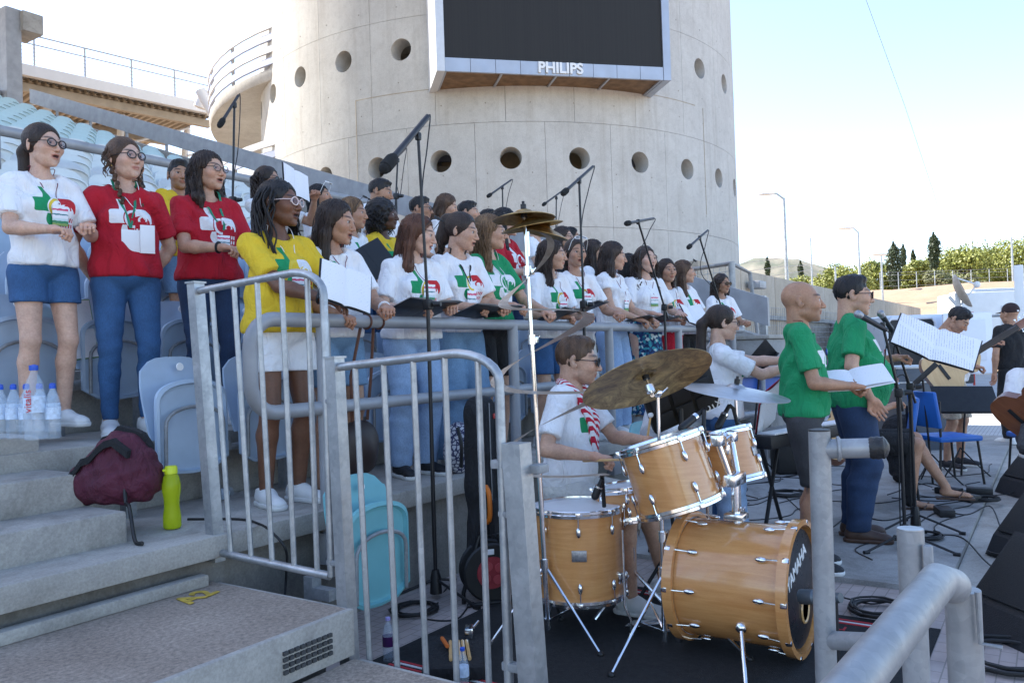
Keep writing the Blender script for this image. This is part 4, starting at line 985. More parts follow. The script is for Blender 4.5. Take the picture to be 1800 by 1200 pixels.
def m_cloth(key, col, prints=None, weave=420., rough=.88, var=.05, sheen=.0):
    def fn(k):
        t = NT(k); n = t.noise(7, 5, .6); nw = t.noise(weave, 2, .5); c = t.ramp(n, [(.3, tuple(q*(1-var) for q in col)), (.7, tuple(min(1, q*(1+var)) for q in col))])
        if prints:
            at = t.n('ShaderNodeAttribute'); at.attribute_name = 'pr'; sp = t.n('ShaderNodeSeparateXYZ'); t.l(at.outputs['Vector'], sp.inputs[0])
            x, y, fr_ = sp.outputs; fr_ = t.math('GREATER_THAN', fr_, .5)
            G, Y_, R_, G2, TX, ink2 = prints
            AND = lambda a, b: t.math('MULTIPLY', a, b); NOT = lambda a: t.math('SUBTRACT', 1., a); OR = lambda a, b: t.math('MAXIMUM', a, b)
            ring_out = disc(t, x, y, .022, -.012, .068)
            green = OR(rbox(t, x, y, -.062, .0, .066, .046, .014), AND(AND(AND(disc(t, x, y, -.170, .055, .150), NOT(disc(t, x, y, -.180, .085, .118))), t.math('GREATER_THAN', y, .03)), AND(t.math('GREATER_THAN', x, -.10), t.math('LESS_THAN', y, .125))))
            green = AND(green, NOT(ring_out))
            yel = AND(disc(t, x, y, .022, -.012, .060, .043), t.math('LESS_THAN', x, .03))
            red = AND(rbox(t, x, y, .085, .004, .052, .050, .014), NOT(disc(t, x, y, .062, -.055, .062)))
            red = OR(red, AND(disc(t, x, y, .075, -.02, .028, .016), t.math('GREATER_THAN', y, -.03)))
            g2 = AND(AND(disc(t, x, y, .005, -.085, .062), NOT(disc(t, x, y, .03, -.06, .05))), t.math('LESS_THAN', y, -.055))
            bars = t.math('GREATER_THAN', t.math('SINE', t.math('MULTIPLY', x, 330.)), -.2)
            txt = OR(AND(rbox(t, x, y, .075, -.088, .05, .012, .001), bars), AND(rbox(t, x, y, .07, -.122, .055, .012, .001), bars))
            for m_, cc in ((green, G), (yel, Y_), (red, R_), (g2, G2), (txt, TX)): c = t.mix(AND(m_, fr_), c, cc)
        fo = t.noise(11, 4, .55, t.coord('Object', (1., 1., .55), (.3, .5, .2)), 1.2); t.bump(t.math('ADD', t.math('MULTIPLY', fo, 5.), t.math('MULTIPLY', nw, .35)), .8, .009); t.done(c, rough); t.b.inputs['Sheen Weight'].default_value = sheen; return t.m
    return mat('cloth '+key, fn)
_G = (.008, .27, .10, 1); _Y = (.75, .55, .06, 1); _R = (.55, .02, .03, 1); _W = (.78, .78, .80, 1)
CL = dict(white=m_cloth('white tee', (.84, .84, .86), (_G, _Y, _R, _G, _R, None), var=.02), red=m_cloth('red tee', (.44, .006, .022), (_W, _W, _W, _W, _W, None)),
          green=m_cloth('green tee', (.008, .27, .105), (_W, _W, _W, _W, _W, None)), yellow=m_cloth('yellow tee', (.74, .50, .025), (_G, _Y, _W, _G, _R, None)),
          plainwhite=m_cloth('plain white', (.84, .84, .86), var=.02), black=m_cloth('black cloth', (.013, .013, .015)), grey=m_cloth('dark grey cloth', (.06, .06, .065)),
          redp=m_cloth('plain red', (.48, .01, .03)), beige=m_cloth('beige cotton', (.50, .42, .33)), offwhite=m_cloth('off-white cotton', (.60, .58, .54)))
def m_denim(key, col, fade=1.5):
    def fn(k):
        t = NT(k); n = t.noise(5, 5, .6); nw = t.noise(260, 3, .7, t.coord('Object', (1, 1, .25))); c = t.ramp(n, [(.3, tuple(q*.75 for q in col)), (.72, tuple(min(1, q*fade) for q in col))])
        c = t.mix(.35, c, t.ramp(nw, [(.3, (.2,)*3), (.7, (.8,)*3)]), 'OVERLAY'); t.bump(nw, .4, .003); return t.done(c, .85)
    return mat('denim '+key, fn)
CL.update(denim=m_denim('mid blue', (.028, .085, .20), 1.4), denimdark=m_denim('dark blue', (.015, .035, .085)), denimlight=m_denim('light blue', (.27, .39, .58), 1.2), denimpale=m_denim('washed blue', (.15, .26, .40), 1.25), denimblack=m_denim('washed black', (.035, .036, .04)))
def _flor(k):
    t = NT(k); vo = t.n('ShaderNodeTexVoronoi'); t.l(t.coord('Object'), vo.inputs['Vector']); vo.inputs['Scale'].default_value = 42
    sp = t.n('ShaderNodeSeparateColor'); t.l(vo.outputs['Color'], sp.inputs[0])
    c = t.ramp(sp.outputs[0], [(0, (.01, .03, .10)), (.3, (.02, .10, .22)), (.5, (.04, .30, .36)), (.7, (.55, .65, .65)), (.85, (.02, .05, .16))], 'CONSTANT'); return t.done(c, .85)
CL['floral'] = mat('blue floral cloth', _flor)
SHOEW = plain('white shoe leather', (.74, .74, .73), .5, 0., .04, 20); SHOEB = plain('black shoe', (.015, .015, .018), .6, 0., .2, 20); SHOEBR = plain('brown shoe leather', (.07, .035, .022), .5, 0., .2, 20); SOLEW = plain('white rubber sole', (.70, .70, .68), .6, 0., .05)
# ------------------------------------------------------------------ head, hand and shoe masters
def build_head(male=False, mouth=0.):
    f = Field((-.105, -.135, -.20), (.105, .125, .125), .0043)
    jw = 1.08 if male else 1.
    f.ell((0, .016, .030), (.074, .093, .084), .0)
    f.ell((0, -.036, -.024), (.060*jw, .058, .082), .03)
    f.ell((0, -.040, -.072-.010*mouth), (.046*jw, .046, .034), .025)
    f.ell((0, -.078, -.096-.014*mouth), (.017*jw, .014, .015), .02)
    for s in (-1, 1):
        f.ell((s*.040, -.066, -.020), (.024, .026, .028), .02)
        f.cone((s*.012, -.086, .026), (s*.044, -.070, .027), .011 if male else .009, .010, .014)
        f.ell((s*.031, -.099, .006), (.0165, .013, .0125), .010, 's')
        f.ell((s*.079, .014, -.004), (.008, .021, .034), .005, 'u', 0., rotm(s*.45, -.15))
        f.ell((s*.084, .006, .002), (.006, .011, .018), .004, 's')
    f.cone((0, -.088, .014), (0, -.113, -.030), .0085, .0105 if not male else .0125, .010)
    for s in (-1, 1): f.ell((s*.0115, -.101, -.034), (.0085, .009, .0075), .007)
    f.ell((0, -.090, -.052), (.024, .011, .008), .008)
    f.ell((0, -.0935, -.0558), (.021, .0075, .0048), .004)
    f.ell((0, -.0915, -.0668-.013*mouth), (.018, .0085, .0058), .005)
    if mouth: f.ell((0, -.102, -.0615-.006*mouth), (.015, .016, .0035+.006*mouth), .003, 's')
    else: f.ell((0, -.104, -.0613), (.022, .008, .0014), .002, 's')
    for s in (-1, 1):   # lids over the eyeballs
        f.cone((s*.019, -.090, .0140), (s*.032, -.0895, .0150), .0052, .0058, .004); f.cone((s*.032, -.0895, .0150), (s*.044, -.0805, .0115), .0058, .005, .004); f.cone((s*.021, -.0880, -.0040), (s*.042, -.0810, -.0045), .0056, .0054, .004)
    nr = .053 if male else .046
    f.cone((0, .030, -.05), (0, .034, -.165), nr, nr*.94, .02)
    for s in (-1, 1): f.ell((s*(.047 if male else .042), -.010, -.060), (.016, .022, .020), .02)
    V, Q = f.mesh(); x, y, z = V.T; c = np.ones((len(V), 3))
    def dab(m_, col): c[:] = c*(1-m_[:, None])+np.array(col)*m_[:, None]
    g = lambda cx, cy, cz, sx, sy, sz: np.exp(-(((np.abs(x) if cx else x)-cx)/sx)**2-((y-cy)/sy)**2-((z-cz)/sz)**2)
    dab(np.clip(g(.042, -.08, -.022, .022, .03, .018)*.5, 0, 1), (1.05, .78, .74))
    dab(np.clip(g(0, -.115, -.03, .012, .02, .012)*.5, 0, 1), (1.05, .80, .76))
    lipm = np.clip(1.6*np.exp(-(x/.021)**4-((z+.0615+.0065*mouth)/(.0095+.006*mouth))**4)*(y < -.084), 0, 1); dab(lipm*.75, (.80, .42, .42))
    if mouth: dab(np.clip(2*np.exp(-(x/.016)**4-((z+.0615+.006*mouth)/(.0035+.005*mouth))**4)*(y < -.075)*(y > -.1015), 0, 1), (.12, .05, .05))
    else: dab(np.clip(1.3*np.exp(-(x/.021)**4-((z+.0613)/.002)**2)*(y < -.08), 0, 1)*.6, (.3, .12, .12))
    bz = .0335-3.2*(np.abs(x)-.034)**2*np.where(np.abs(x) > .034, 1.6, .4)
    bm = np.clip(1.5*np.exp(-((np.abs(x)-.034)/.021)**4-((z-bz)/(.0055 if male else .0042))**2)*(y < -.055), 0, 1); dab(bm*.9, (.10, .075, .06))
    dab(np.clip(1.2*np.exp(-((np.abs(x)-.0315)/.014)**4-((z-.0125)/.0026)**2)*(y < -.07), 0, 1)*.8, (.12, .09, .08))
    dab(np.clip(np.exp(-((np.abs(x)-.0315)/.013)**4-((z+.002)/.003)**2)*(y < -.07), 0, 1)*.4, (.5, .35, .33))
    if male: dab(np.clip(((z < -.035)*(y < -.01)*(1-lipm)*.32), 0, 1), (.52, .50, .50))
    return V, Q, c
HEADS = {(m_, o): build_head(m_, o) for m_ in (False, True) for o in (0., .55, 1.)}
SKULLPTS = (np.array((0, .016, .030)), np.array((.074, .093, .084)))
def build_hand(curl, spread=.06):
    f = Field((-.03, -.07, -.11), (.21, .09, .05), .0036)
    f.cone((-.02, 0, 0), (.015, 0, 0), .024, .026, .0); f.ell((.048, -.001, 0), (.048, .039, .0155), .02)
    f.cone((.03, .022, -.002), (.085, .029, .0), .014, .012, .012); f.cone((.03, -.022, -.002), (.078, -.030, -.002), .014, .011, .012)
    for k, (y, L, r) in enumerate(((.029, .070, .0088), (.0095, .079, .0092), (-.0105, .073, .0088), (-.030, .057, .0078))):
        p = np.array((.084-.004*abs(k-1), y, 0.)); a = 0.; dirxy = spread*(1.5-k)
        for j, fr_ in enumerate((.45, .31, .24)):
            a += curl*(.85 if j == 0 else 1.05)
            d = np.array((math.cos(a)*math.cos(dirxy), math.cos(a)*math.sin(dirxy), -math.sin(a))); q = p+d*L*fr_; f.cone(p, q, r*(1-.06*j), r*(.95-.06*j), .004); p = q
    f.cone((.018, .022, -.006), (.050, .050, -.016), .0135, .0115, .012); f.cone((.050, .050, -.016), (.074, .056-.02*curl, -.026-.012*curl), .0110, .0098, .005); f.cone((.074, .056-.02*curl, -.026-.012*curl), (.096, .050-.03*curl, -.036-.02*curl), .0098, .0082, .004)
    return f.mesh()
HANDS = {'flat': build_hand(.10), 'relax': build_hand(.42), 'grip': build_hand(1.05, .02)}
def build_shoe():
    f = Field((-.075, -.24, -.01), (.075, .11, .16), .006)
    f.cone((0, .045, .045), (0, -.02, .052), .040, .043, .0); f.cone((0, -.02, .050), (-.004, -.135, .030), .043, .036, .03); f.ell((-.004, -.155, .028), (.043, .048, .030), .02)
    f.cone((0, .035, .06), (0, .03, .115), .040, .043, .02); f.half((0, 0, -1), (0, 0, .020)); f.half((0, .25, .97), (0, .03, .095))
    up = f.mesh()
    f = Field((-.075, -.24, -.01), (.075, .11, .06), .006); f.cone((0, .050, .02), (0, -.02, .02), .046, .046, .0); f.cone((0, -.02, .02), (-.004, -.160, .02), .045, .047, .02)
    f.half((0, 0, -1), (0, 0, 0.0)); f.half((0, 0, 1), (0, 0, .026)); f.D = np.maximum(f.D, f.D)
    return up, f.mesh()
SHOE_UP, SHOE_SOLE = build_shoe()
EYE_ME = None
def eye_mesh():
    def fn(k):
        t = NT(k); tc = t.n('ShaderNodeTexCoord'); sp = t.n('ShaderNodeSeparateXYZ'); t.l(tc.outputs['Object'], sp.inputs[0])
        r = t.math('SQRT', t.math('ADD', t.math('MULTIPLY', sp.outputs[0], sp.outputs[0]), t.math('MULTIPLY', sp.outputs[2], sp.outputs[2])))
        c = t.ramp(t.math('MULTIPLY', r, 100.), [(0, (.004, .004, .004)), (.26, (.03, .016, .008)), (.64, (.045, .024, .012)), (.70, (.46, .42, .40)), (1, (.46, .41, .39))], 'CONSTANT'); return t.done(c, .12)
    return MB().sph((0, 0, 0), .0122, 16, 12).mesh('eye', mat('eye', fn), True, 180)
EYE_ME = eye_mesh()
# ------------------------------------------------------------------ hair (head coordinates)
def strands(mb, rng, n, length, r, wave, freq, front=1.0, spread=.012, seg=14, zmin=None, az=(70, 180), taper=.5):
    for _ in range(n):
        a = rad(rng.uniform(*az))*rng.choice([-1, 1]); zz = rng.uniform(-.02, .085)
        s = math.sqrt(max(.05, 1-((zz-.03)/.088)**2)); x0 = .081*s*math.sin(a); y0 = .018-.099*s*math.cos(a)*-1*-1
        y0 = .018-.099*s*math.cos(a); L = length*rng.uniform(.8, 1.08); ph = rng.uniform(0, 6.28); pts = []; rs = []
        ox, oy = math.sin(a), -math.cos(a)
        for k in range(seg+1):
            t = k/seg; d = t*L; bul = .085*(1-math.exp(-d/.07)); out = min(1., d/.05)
            x = (x0 if s > .97 else x0+(.081*ox-x0)*min(1, d/.06))+ox*(.012+spread*rng.uniform(.9, 1.1))*out; y = (y0 if s > .97 else y0+(.018+.099*oy-y0)*min(1, d/.06))+oy*.012*out
            y -= front*.05*max(0, d-.13)*(1 if abs(a) < rad(115) else 0)*2
            w_ = wave*min(1, d/.05); pts.append((x+w_*math.cos(freq*d+ph), y+w_*math.sin(freq*d+ph), zz-d*.98+.0*bul)); rs.append(r*(1-taper*t**2))
        mb.tube(pts, rs, 5)
def hair_mesh(kind, seed=0, length=.33, vol=1.):
    rng = np.random.default_rng(seed+11); ex = MB()
    h = .0062; lo, hi = (-.15, -.13, -.46 if kind in ('long', 'wavy', 'curly', 'pony') else -.16), (.15, .20, .16)
    if kind == 'afro': lo, hi, h = (-.19, -.16, -.24), (.19, .22, .19), .0075
    f = Field(lo, hi, h); cap = .010*vol
    if kind in ('short', 'fade'):
        f.ell((0, .018, .036), (.078, .097, .089), 0.); f.ell((0, -.025, .098), (.052, .055, .024 if kind == 'short' else .018), .03)
        f.ell((0, -.130, -.022), (.10, .10, .100), .006, 's'); f.half((0, .35, -1), (0, .10, -.045)); 
        for s in (-1, 1): f.ell((s*.09, -.012, -.045), (.022, .045, .06), .008, 's')
        f.warp(lambda X, Y, Z: .0022*np.sin(X*210+Y*60)*np.sin(Y*170+Z*90)+.0025*np.sin(X*90+3*np.sin(Y*60)))
    elif kind == 'afro':
        f.ell((0, .035, .020), (.125, .125, .125), 0.); f.ell((0, .06, -.07), (.12, .09, .10), .04); f.ell((0, -.145, -.03), (.075, .10, .10), .012, 's')
        f.warp(lambda X, Y, Z: .010*np.sin(X*88+2*np.sin(Z*40))*np.sin(Y*85+1)*np.sin(Z*92)+.006*np.sin(X*160+Y*40)*np.sin(Z*170))
        strands(ex, rng, 70, .16, .006, .011, 95., 0., .04, 12, az=(60, 180))
    else:
        f.ell((0, .020, .036), (.079+cap*.6, .100+cap*.4, .090+cap*.5), 0.)
        f.ell((0, -.135, -.006), (.066 if kind not in ('bun', 'pony') else .078, .100, .104), .020, 's'); f.ell((0, -.03, .137), (.004, .08, .014), .008, 's')
        if kind in ('bun', 'pony'):
            for s in (-1, 1): f.ell((s*.095, -.005, -.035), (.030, .045, .055), .006, 's')
            f.half((0, .55, -1), (0, .09, -.055)); f.warp(lambda X, Y, Z: .0016*np.sin(np.arctan2(X, Z+.05)*70))
            if kind == 'bun':
                f.ell((0, .09, .07), (.036, .036, .034), .012); f.cone((0, .115, .06), (0.02, .135, -.06), .045, .05, .02); strands(ex, rng, 46, .22, .0055, .012, 70., 0., .02, 12, az=(165, 180))
            else:
                f.cone((0, .11, .03), (0, .145, -.02), .030, .036, .015); f.cone((0, .145, -.02), (0, .14, -.20), .036, .034, .02); f.cone((0, .14, -.20), (0, .12, -.34), .034, .008, .02)
        elif kind in ('plaits',):
            f.half((0, .4, -1), (0, .09, -.085)); f.warp(lambda X, Y, Z: .002*np.sin(np.arctan2(X, Z+.05)*60))
            strands(ex, rng, 30, .10, .004, .008, 90., 1., .01, 10, az=(75, 110))
        elif kind == 'box':
            f.half((0, .3, -1), (0, .09, -.05)); f.warp(lambda X, Y, Z: .004*np.sin(np.arctan2(X, Y)*34)*np.sin(Z*60+1)); strands(ex, rng, 84, length, .0052, .007, 45., 1., .03, 16, az=(62, 180), taper=.2)
        else:
            w_ = .030*vol
            for s in (-1, 1):
                f.cone((s*.062, .015, .03), (s*.078, .018, -.08), .030, w_, .03); f.cone((s*.078, .018, -.08), (s*.082, .0, -length*.72), w_, w_*1.1, .03); f.cone((s*.082, .0, -length*.72), (s*.075, -.02, -length), w_*1.05, .008, .03)
            f.ell((0, .075, -.09), (.085, .040, .14), .03); f.cone((0, .07, -.10), (0, .085, -length*.95), .055, .02, .05)
            f.ell((0, -.115, -.09), (.058, .085, .16), .010, 's'); f.cone((0, -.01, -.12), (0, 0, -.5), .054, .056, .01, 's')
            if kind == 'long': f.warp(lambda X, Y, Z: .0035*np.sin(np.arctan2(X, Y-.02)*38+2.*np.sin(Z*16))+.002*np.sin(np.arctan2(X, Y-.02)*85+Z*20)); strands(ex, rng, 80, length*1.02, .0020, .003, 14., 1., .012, 10)
            if kind == 'wavy': f.warp(lambda X, Y, Z: .0045*np.sin(np.arctan2(X, Y-.02)*30+4.*np.sin(Z*26))+.002*np.sin(np.arctan2(X, Y-.02)*80+Z*40)); strands(ex, rng, 100, length*1.02, .0026, .008, 36., 1., .018, 14)
            if kind == 'curly': f.warp(lambda X, Y, Z: .0035*np.sin(X*90+2*np.sin(Z*50))*np.sin(Z*95+Y*40)); strands(ex, rng, 150, length*1.0, .0042, .013, 62., 1., .030, 20)
    V, Q = f.mesh()
    if kind == 'plaits':
        for s in (-1, 1):
            for k in range(11):
                ex.sph((s*(.082-.002*k)+.006*(1 if k % 2 else -1), .012-.0045*k-.002*k, -.035-.0215*k), (.015-.0004*k, .015-.0004*k, .0155), 8, 6)
            ex.tube([(s*.06, -.045, -.285), (s*.057, -.055, -.325)], [.011, .003], 6)
    if ex.v:
        o = len(V); V = np.concatenate([V, np.array(ex.v)]); E = []
        for q in ex.f:
            if len(q) == 4: E.append(q)
            elif len(q) == 3: E.append((*q, q[2]))
        Q = np.concatenate([Q, np.array(E)+o])
    return V, Q
# ------------------------------------------------------------------ a person
def ik(a, c, l1, l2, pole):
    a, c, pole = map(lambda q: np.asarray(q, float), (a, c, pole)); d = c-a; L = np.linalg.norm(d); mx = (l1+l2)*.995
    if L > mx: c = a+d/L*mx; d = c-a; L = mx
    n = d/L; x = (l1*l1-l2*l2+L*L)/(2*L); hh = math.sqrt(max(1e-6, l1*l1-x*x)); p = pole-a; p = p-n*(p@n); p /= (np.linalg.norm(p)+1e-9)
    return a+n*x+p*hh, c
PERSONS = []
RAILH_ = ((.15, -.285, 1.06), (-.13, -.285, 1.06))
def person(label, pos, heading, H=1.68, fem=True, girth=1.04, skin='light', hair=('long', 'dark'), hlen=.33, head=(0, 0, 0), mouth=0., shirt='white', sleeve=.74, hem=.90, low=('trousers', 'denim'),
           lowhem=None, shoes='w', hands=((.13, -.30, 1.02), (-.13, -.30, 1.02)), hpose='grip', poles=None, lean=0., twist=0., seat=None, feet=None, legs=True, res=1., glasses=None, extras=(), stance=.10, armbare=True, group='choir singers', crop=False, vol=1.):
    s = H/1.70; g = girth; root = thing('person', label, 'person', pos, heading+math.pi/2, group)
    # heading: direction faced, angle from +x ; local frame faces -y
    bi = len(PERSONS); rng = np.random.default_rng(100+bi); hipz = .92 if seat is None else seat/s+.10
    if hands is RAILH_: hands = tuple(tuple(np.array(h_)+[rng.uniform(-.05, .05), rng.uniform(-.03, .02), rng.uniform(-.01, .035)]) for h_ in hands); lean = rng.uniform(.0, .10)
    hipC = np.array([0, 0, hipz]); RU = rotm(twist, lean); dz = hipz-.92
    up = lambda p: RU @ (np.array(p, float)+[0, 0, dz]-hipC)+hipC
    sw = (.157 if fem else .184)*(.65+.35*g); shz = 1.356 if fem else 1.382
    T = []      # torso primitives
    hw = (.160 if fem else .150)*g
    T.append(('e', np.array([0, .005, hipz+.01]), (hw, .115*g, .125)))
    if fem: T += [('e', up((0, -.005, 1.06)), (.122*g, .095*g, .14)), ('e', up((0, 0, 1.22)), (.132*(.4+.6*g), .094*(.4+.6*g), .15))]
    else: T += [('e', up((0, -.01-.05*(g-1), 1.06)), (.145*g, .108*g, .15)), ('e', up((0, 0, 1.225)), (.160*(.5+.5*g), .108*(.5+.5*g), .155))]
    T += [('c', up((0, .012, shz+.012)), up((q*(sw-.02), .012, shz-.010)), .052, .045) for q in (-1, 1)]
    if fem: T += [('e', up((q*.066*(.5+.5*g), -.078*(.6+.4*g), 1.215)), (.062*g**.5, .055*g**.5, .062*g**.5)) for q in (-1, 1)]
    T.append(('c', up((0, .006, 1.405)), up((0, .016, 1.50)), .048 if fem else .056, .045 if fem else .052))
    for q in (-1, 1): T.append(('c', up((q*.025, .022, 1.405)), up((q*(sw-.02), .012, shz+.008)), .034, .042))
    if g > 1.3: T.insert(3, ('e', up((0, -.055*g, 1.04)), (.15*g, .10*g, .15)))
    # arms
    l1, l2 = .285, .245; arms = []
    for q, hd in zip((1, -1), hands):
        sh = up((q*sw, .01, shz-.005)); tgt = np.array(hd, float)
        if seat is not None: pass
        pl = np.array(poles[0 if q == 1 else 1]) if poles else sh+np.array([q*.35, .22, -.5])
        el, wr = ik(sh, tgt, l1, l2, pl); arms.append((q, sh, el, wr))
    ar = (.8+.2*g)
    # legs
    L = []
    for q in (1, -1):
        hp = np.array([q*.085*g**.5, .0, hipz-.03])
        if seat is None: an = np.array([q*stance+(feet[0 if q == 1 else 1][0] if feet else 0), .02+(feet[0 if q == 1 else 1][1] if feet else 0), .085+(feet[0 if q == 1 else 1][2] if feet else 0)]); kn, an = ik(hp, an, .402, .412, hp+np.array([q*.15, -1., -.4]))
        else: an = np.array([*feet[0 if q == 1 else 1]], float)/1.; kn, an = ik(hp, an, .42, .425, hp+np.array([q*.25, -1.2, 1.2]))
        L.append((q, hp, kn, an))
    th = .5+.5*g
    def put(f, prims, k, inf=0.):
        for p in prims:
            if p[0] == 'e': f.ell(p[1], p[2], k, 'u', inf, RU if p[1][2] > hipz+.05 else None)
            else: f.cone(p[1], p[2], p[3], p[4], k, 'u', inf)
    def legs_into(f, inf, k=.012, calf=True, kneer=.052, anr=.036, thr=.082, sep=True):
        for (q, hp, kn, an) in L:
            f2 = f; f2.cone(hp+np.array([0, .01, -.02]), kn, thr*th*1.05, kneer*th, k, 'u', inf); 
            mid = kn+(an-kn)*.3+np.array([0, .016, 0])
            f2.cone(kn, mid, kneer*th*.95, (.050 if calf else kneer)*th, k, 'u', inf); f2.cone(mid, an, (.050 if calf else kneer)*th, anr, k, 'u', inf)
    allp = [p[1] for p in T]+[a for r in arms for a in r[1:]]+[a for r in L for a in r[1:]]
    lo = np.min(allp, 0)-.2; hi = np.max(allp, 0)+.2; hi[2] = up((0, .016, 1.47))[2]+.01
    if not legs: lo[2] = max(lo[2], hipz-.25)
    sk = SKIN[skin]
    # ---- body
    hbody = .0135*res; lo[2] = lo[2] if not legs else max(lo[2], -.05); f = Field(lo, hi, hbody)
    put(f, [(p[0], p[1], tuple(np.array(p[2])-.012)) if p[0] == 'e' else (p[0], p[1], p[2], p[3]-(.010 if i != len(T)-3 else 0), p[4]-(.010 if i != len(T)-3 else 0)) for i, p in enumerate(T)], .04)
    for (q, sh, el, wr) in arms:
        m1 = sh+(el-sh)*.45; f.cone(sh, m1, .041*ar, .043*ar, .012); f.cone(m1, el, .044*ar, .036*ar, .02); m2 = el+(wr-el)*.28; f.cone(el, m2, .036*ar, .039*ar, .012); f.cone(m2, wr, .039*ar, .024, .012)
    if legs:
        for (q, hp, kn, an) in L:
            f.cone(hp+np.array([0, .01, -.02]), kn, .080*th, .050*th, .012); mid = kn+(an-kn)*.30+np.array([0, .018, 0]); f.cone(kn, mid, .047*th, .050*th, .02); f.cone(mid, an, .050*th, .034, .02)
            fd = (an-kn); 
            if shoes == 'sandal': f.cone(an+np.array([0, .02, -.04]), an+np.array([q*.01, -.15, -.062]), .030, .022, .02); [f.cone(an+np.array([q*.01+.011*t_, -.14, -.066]), an+np.array([q*.01+.013*t_, -.185+.008*abs(t_-1)*1., -.070]), .011, .009, .004) for t_ in (-2, -1, 0, 1, 2)]
            else: f.cone(an, an+np.array([0, -.03, -.03]), .034, .03, .01)
    V, Q = f.mesh(); parts = [(V, Q, np.ones((len(V), 3)))]
    # ---- head
    hv, hq, hc = HEADS[(not fem, mouth)]; yaw, pit, rol = head
    RH = rotm(twist, lean*.5) @ rotm(yaw, pit, rol); piv = up((0, .012, 1.480 if fem else 1.476)); hs = (1.0 if fem else 1.04)*(1.045)
    jit = np.array([1+rng.uniform(-.04, .04)*(1 if g < 1.1 else .5)+.05*(g > 1.12), 1+rng.uniform(-.02, .02), 1+rng.uniform(-.03, .03)])
    toh = lambda P: (RH @ ((np.asarray(P)*jit*hs+np.array([0, -.022, .105])).T)).T+piv
    parts.append((toh(hv), hq, hc))
    # ---- hands
    for (q, sh, el, wr), hp_ in zip(arms, hpose if isinstance(hpose, (list, tuple)) else (hpose, hpose)):
        V0, Q0 = HANDS[hp_]; V0 = V0.copy(); fl = q == 1
        if fl: V0[:, 1] *= -1; Q0 = Q0[:, ::-1]
        dx = wr-el; dx /= np.linalg.norm(dx); zz = np.array([0, 0, 1.]) if abs(dx[2]) < .8 else np.array([-q*1., 0, 0.])
        yy = np.cross(zz, dx); yy /= np.linalg.norm(yy); zz = np.cross(dx, yy); R3 = np.stack([dx, yy, zz], 1)
        parts.append(((R3 @ (V0*.98).T).T+wr, Q0, np.tile((1.02, .93, .9), (len(V0), 1))))
    Vs, Qs, Cs, o = [], [], [], 0
    for V, Q, c in parts: Vs.append(V); Qs.append(Q+o); Cs.append(c); o += len(V)
    V = np.concatenate(Vs)*s
    me = np_mesh('body', V, np.concatenate(Qs), sk, {'sk': np.concatenate(Cs)}); body = part('body', me, None, root)
    # ---- eyes
    for q in (-1, 1):
        e = part('eye', EYE_ME, None, root); e.matrix_local = Matrix.Translation(Vector(toh(np.array([[q*.0315, -.0815, .0055]]))[0]*s)) @ Matrix(RH).to_4x4() @ Matrix.Scale(s*hs, 4)
    # ---- shirt
    hh = .0115*res; zt = up((0, 0, 1.48)); _tp = [p[1] for p in T]+[p[2] for p in T if p[0] == 'c']+[r[1]+(r[2]-r[1])*.8 for r in arms]; f = Field(np.min(_tp, 0)-.17, np.max(_tp, 0)+.17, hh)
    put(f, [t_ for i, t_ in enumerate(T) if i != len(T)-3], .05, .010)
    if not crop: f.ell(up((0, -.005-.03*max(0, g-1.1), .99)), (.150*g if fem else .160*g, .112*g+.004, .20), .05, 'u', .012, RU)
    f.ell(up((0, -.0, 1.14)), ((.130 if fem else .152)*g, .104*g, .16), .05, 'u', .010, RU)
    A_ = .0042*(.8 if crop else 1.9)
    f.warp(lambda X, Y, Z: A_*np.sin(34*Z+14*X+2.2*np.sin(11*X+bi)+bi)*np.sin(9*X+6*Z+2*bi)+.8*A_*np.sin(52*X+19*Z+7*Y+3*np.sin(9*Z+bi)))
    if sleeve > 0:
        for (q, sh, el, wr) in arms:
            d = (el-sh)/np.linalg.norm(el-sh); e = sh+d*(.285*sleeve); f.cone(sh-d*.005, sh+d*(.285*min(1, sleeve+.2)), .047*ar+.011, .052*ar+.013, .018, 'u', 0., (d, e))
    upv = RU @ np.array([0, 0, 1.]); f.half(tuple(-upv), tuple(up((0, 0, hem)))); f.ell(up((0, -.026, 1.450)), (.080, .082, .068), .006, 's'); f.cone(up((0, .0, 1.43)), up((0, .0, 1.7)), .066, .085, .004, 's')
    V, Q = f.mesh(); loc = (np.linalg.inv(RU) @ (V-hipC).T).T+hipC-[0, 0, dz]
    pr = np.stack([loc[:, 0]*1.2, (loc[:, 2]-(1.235 if fem else 1.25))*1.15, (loc[:, 1] < -.02).astype(float)], 1)
    shirt_o = part('shirt', np_mesh('shirt', V*s, Q, CL[shirt], {'pr': pr}), None, root)
    D = f
    def front(x, z, off=.006):
        p = np.asarray(up((x, 0, z))); i = int(round((p[0]-D.o[0])/D.h)); k = int(round((p[2]-D.o[2])/D.h)); i = min(max(i, 0), D.n[0]-1); k = min(max(k, 0), D.n[2]-1)
        col_ = D.D[i, :, k]; w2 = np.where(col_ < 0)[0]; y = D.ax[1][w2[0]] if len(w2) else p[1]-.1
        return np.array([p[0], y-off, p[2]])
    # ---- lower garment
    kind, colr = low
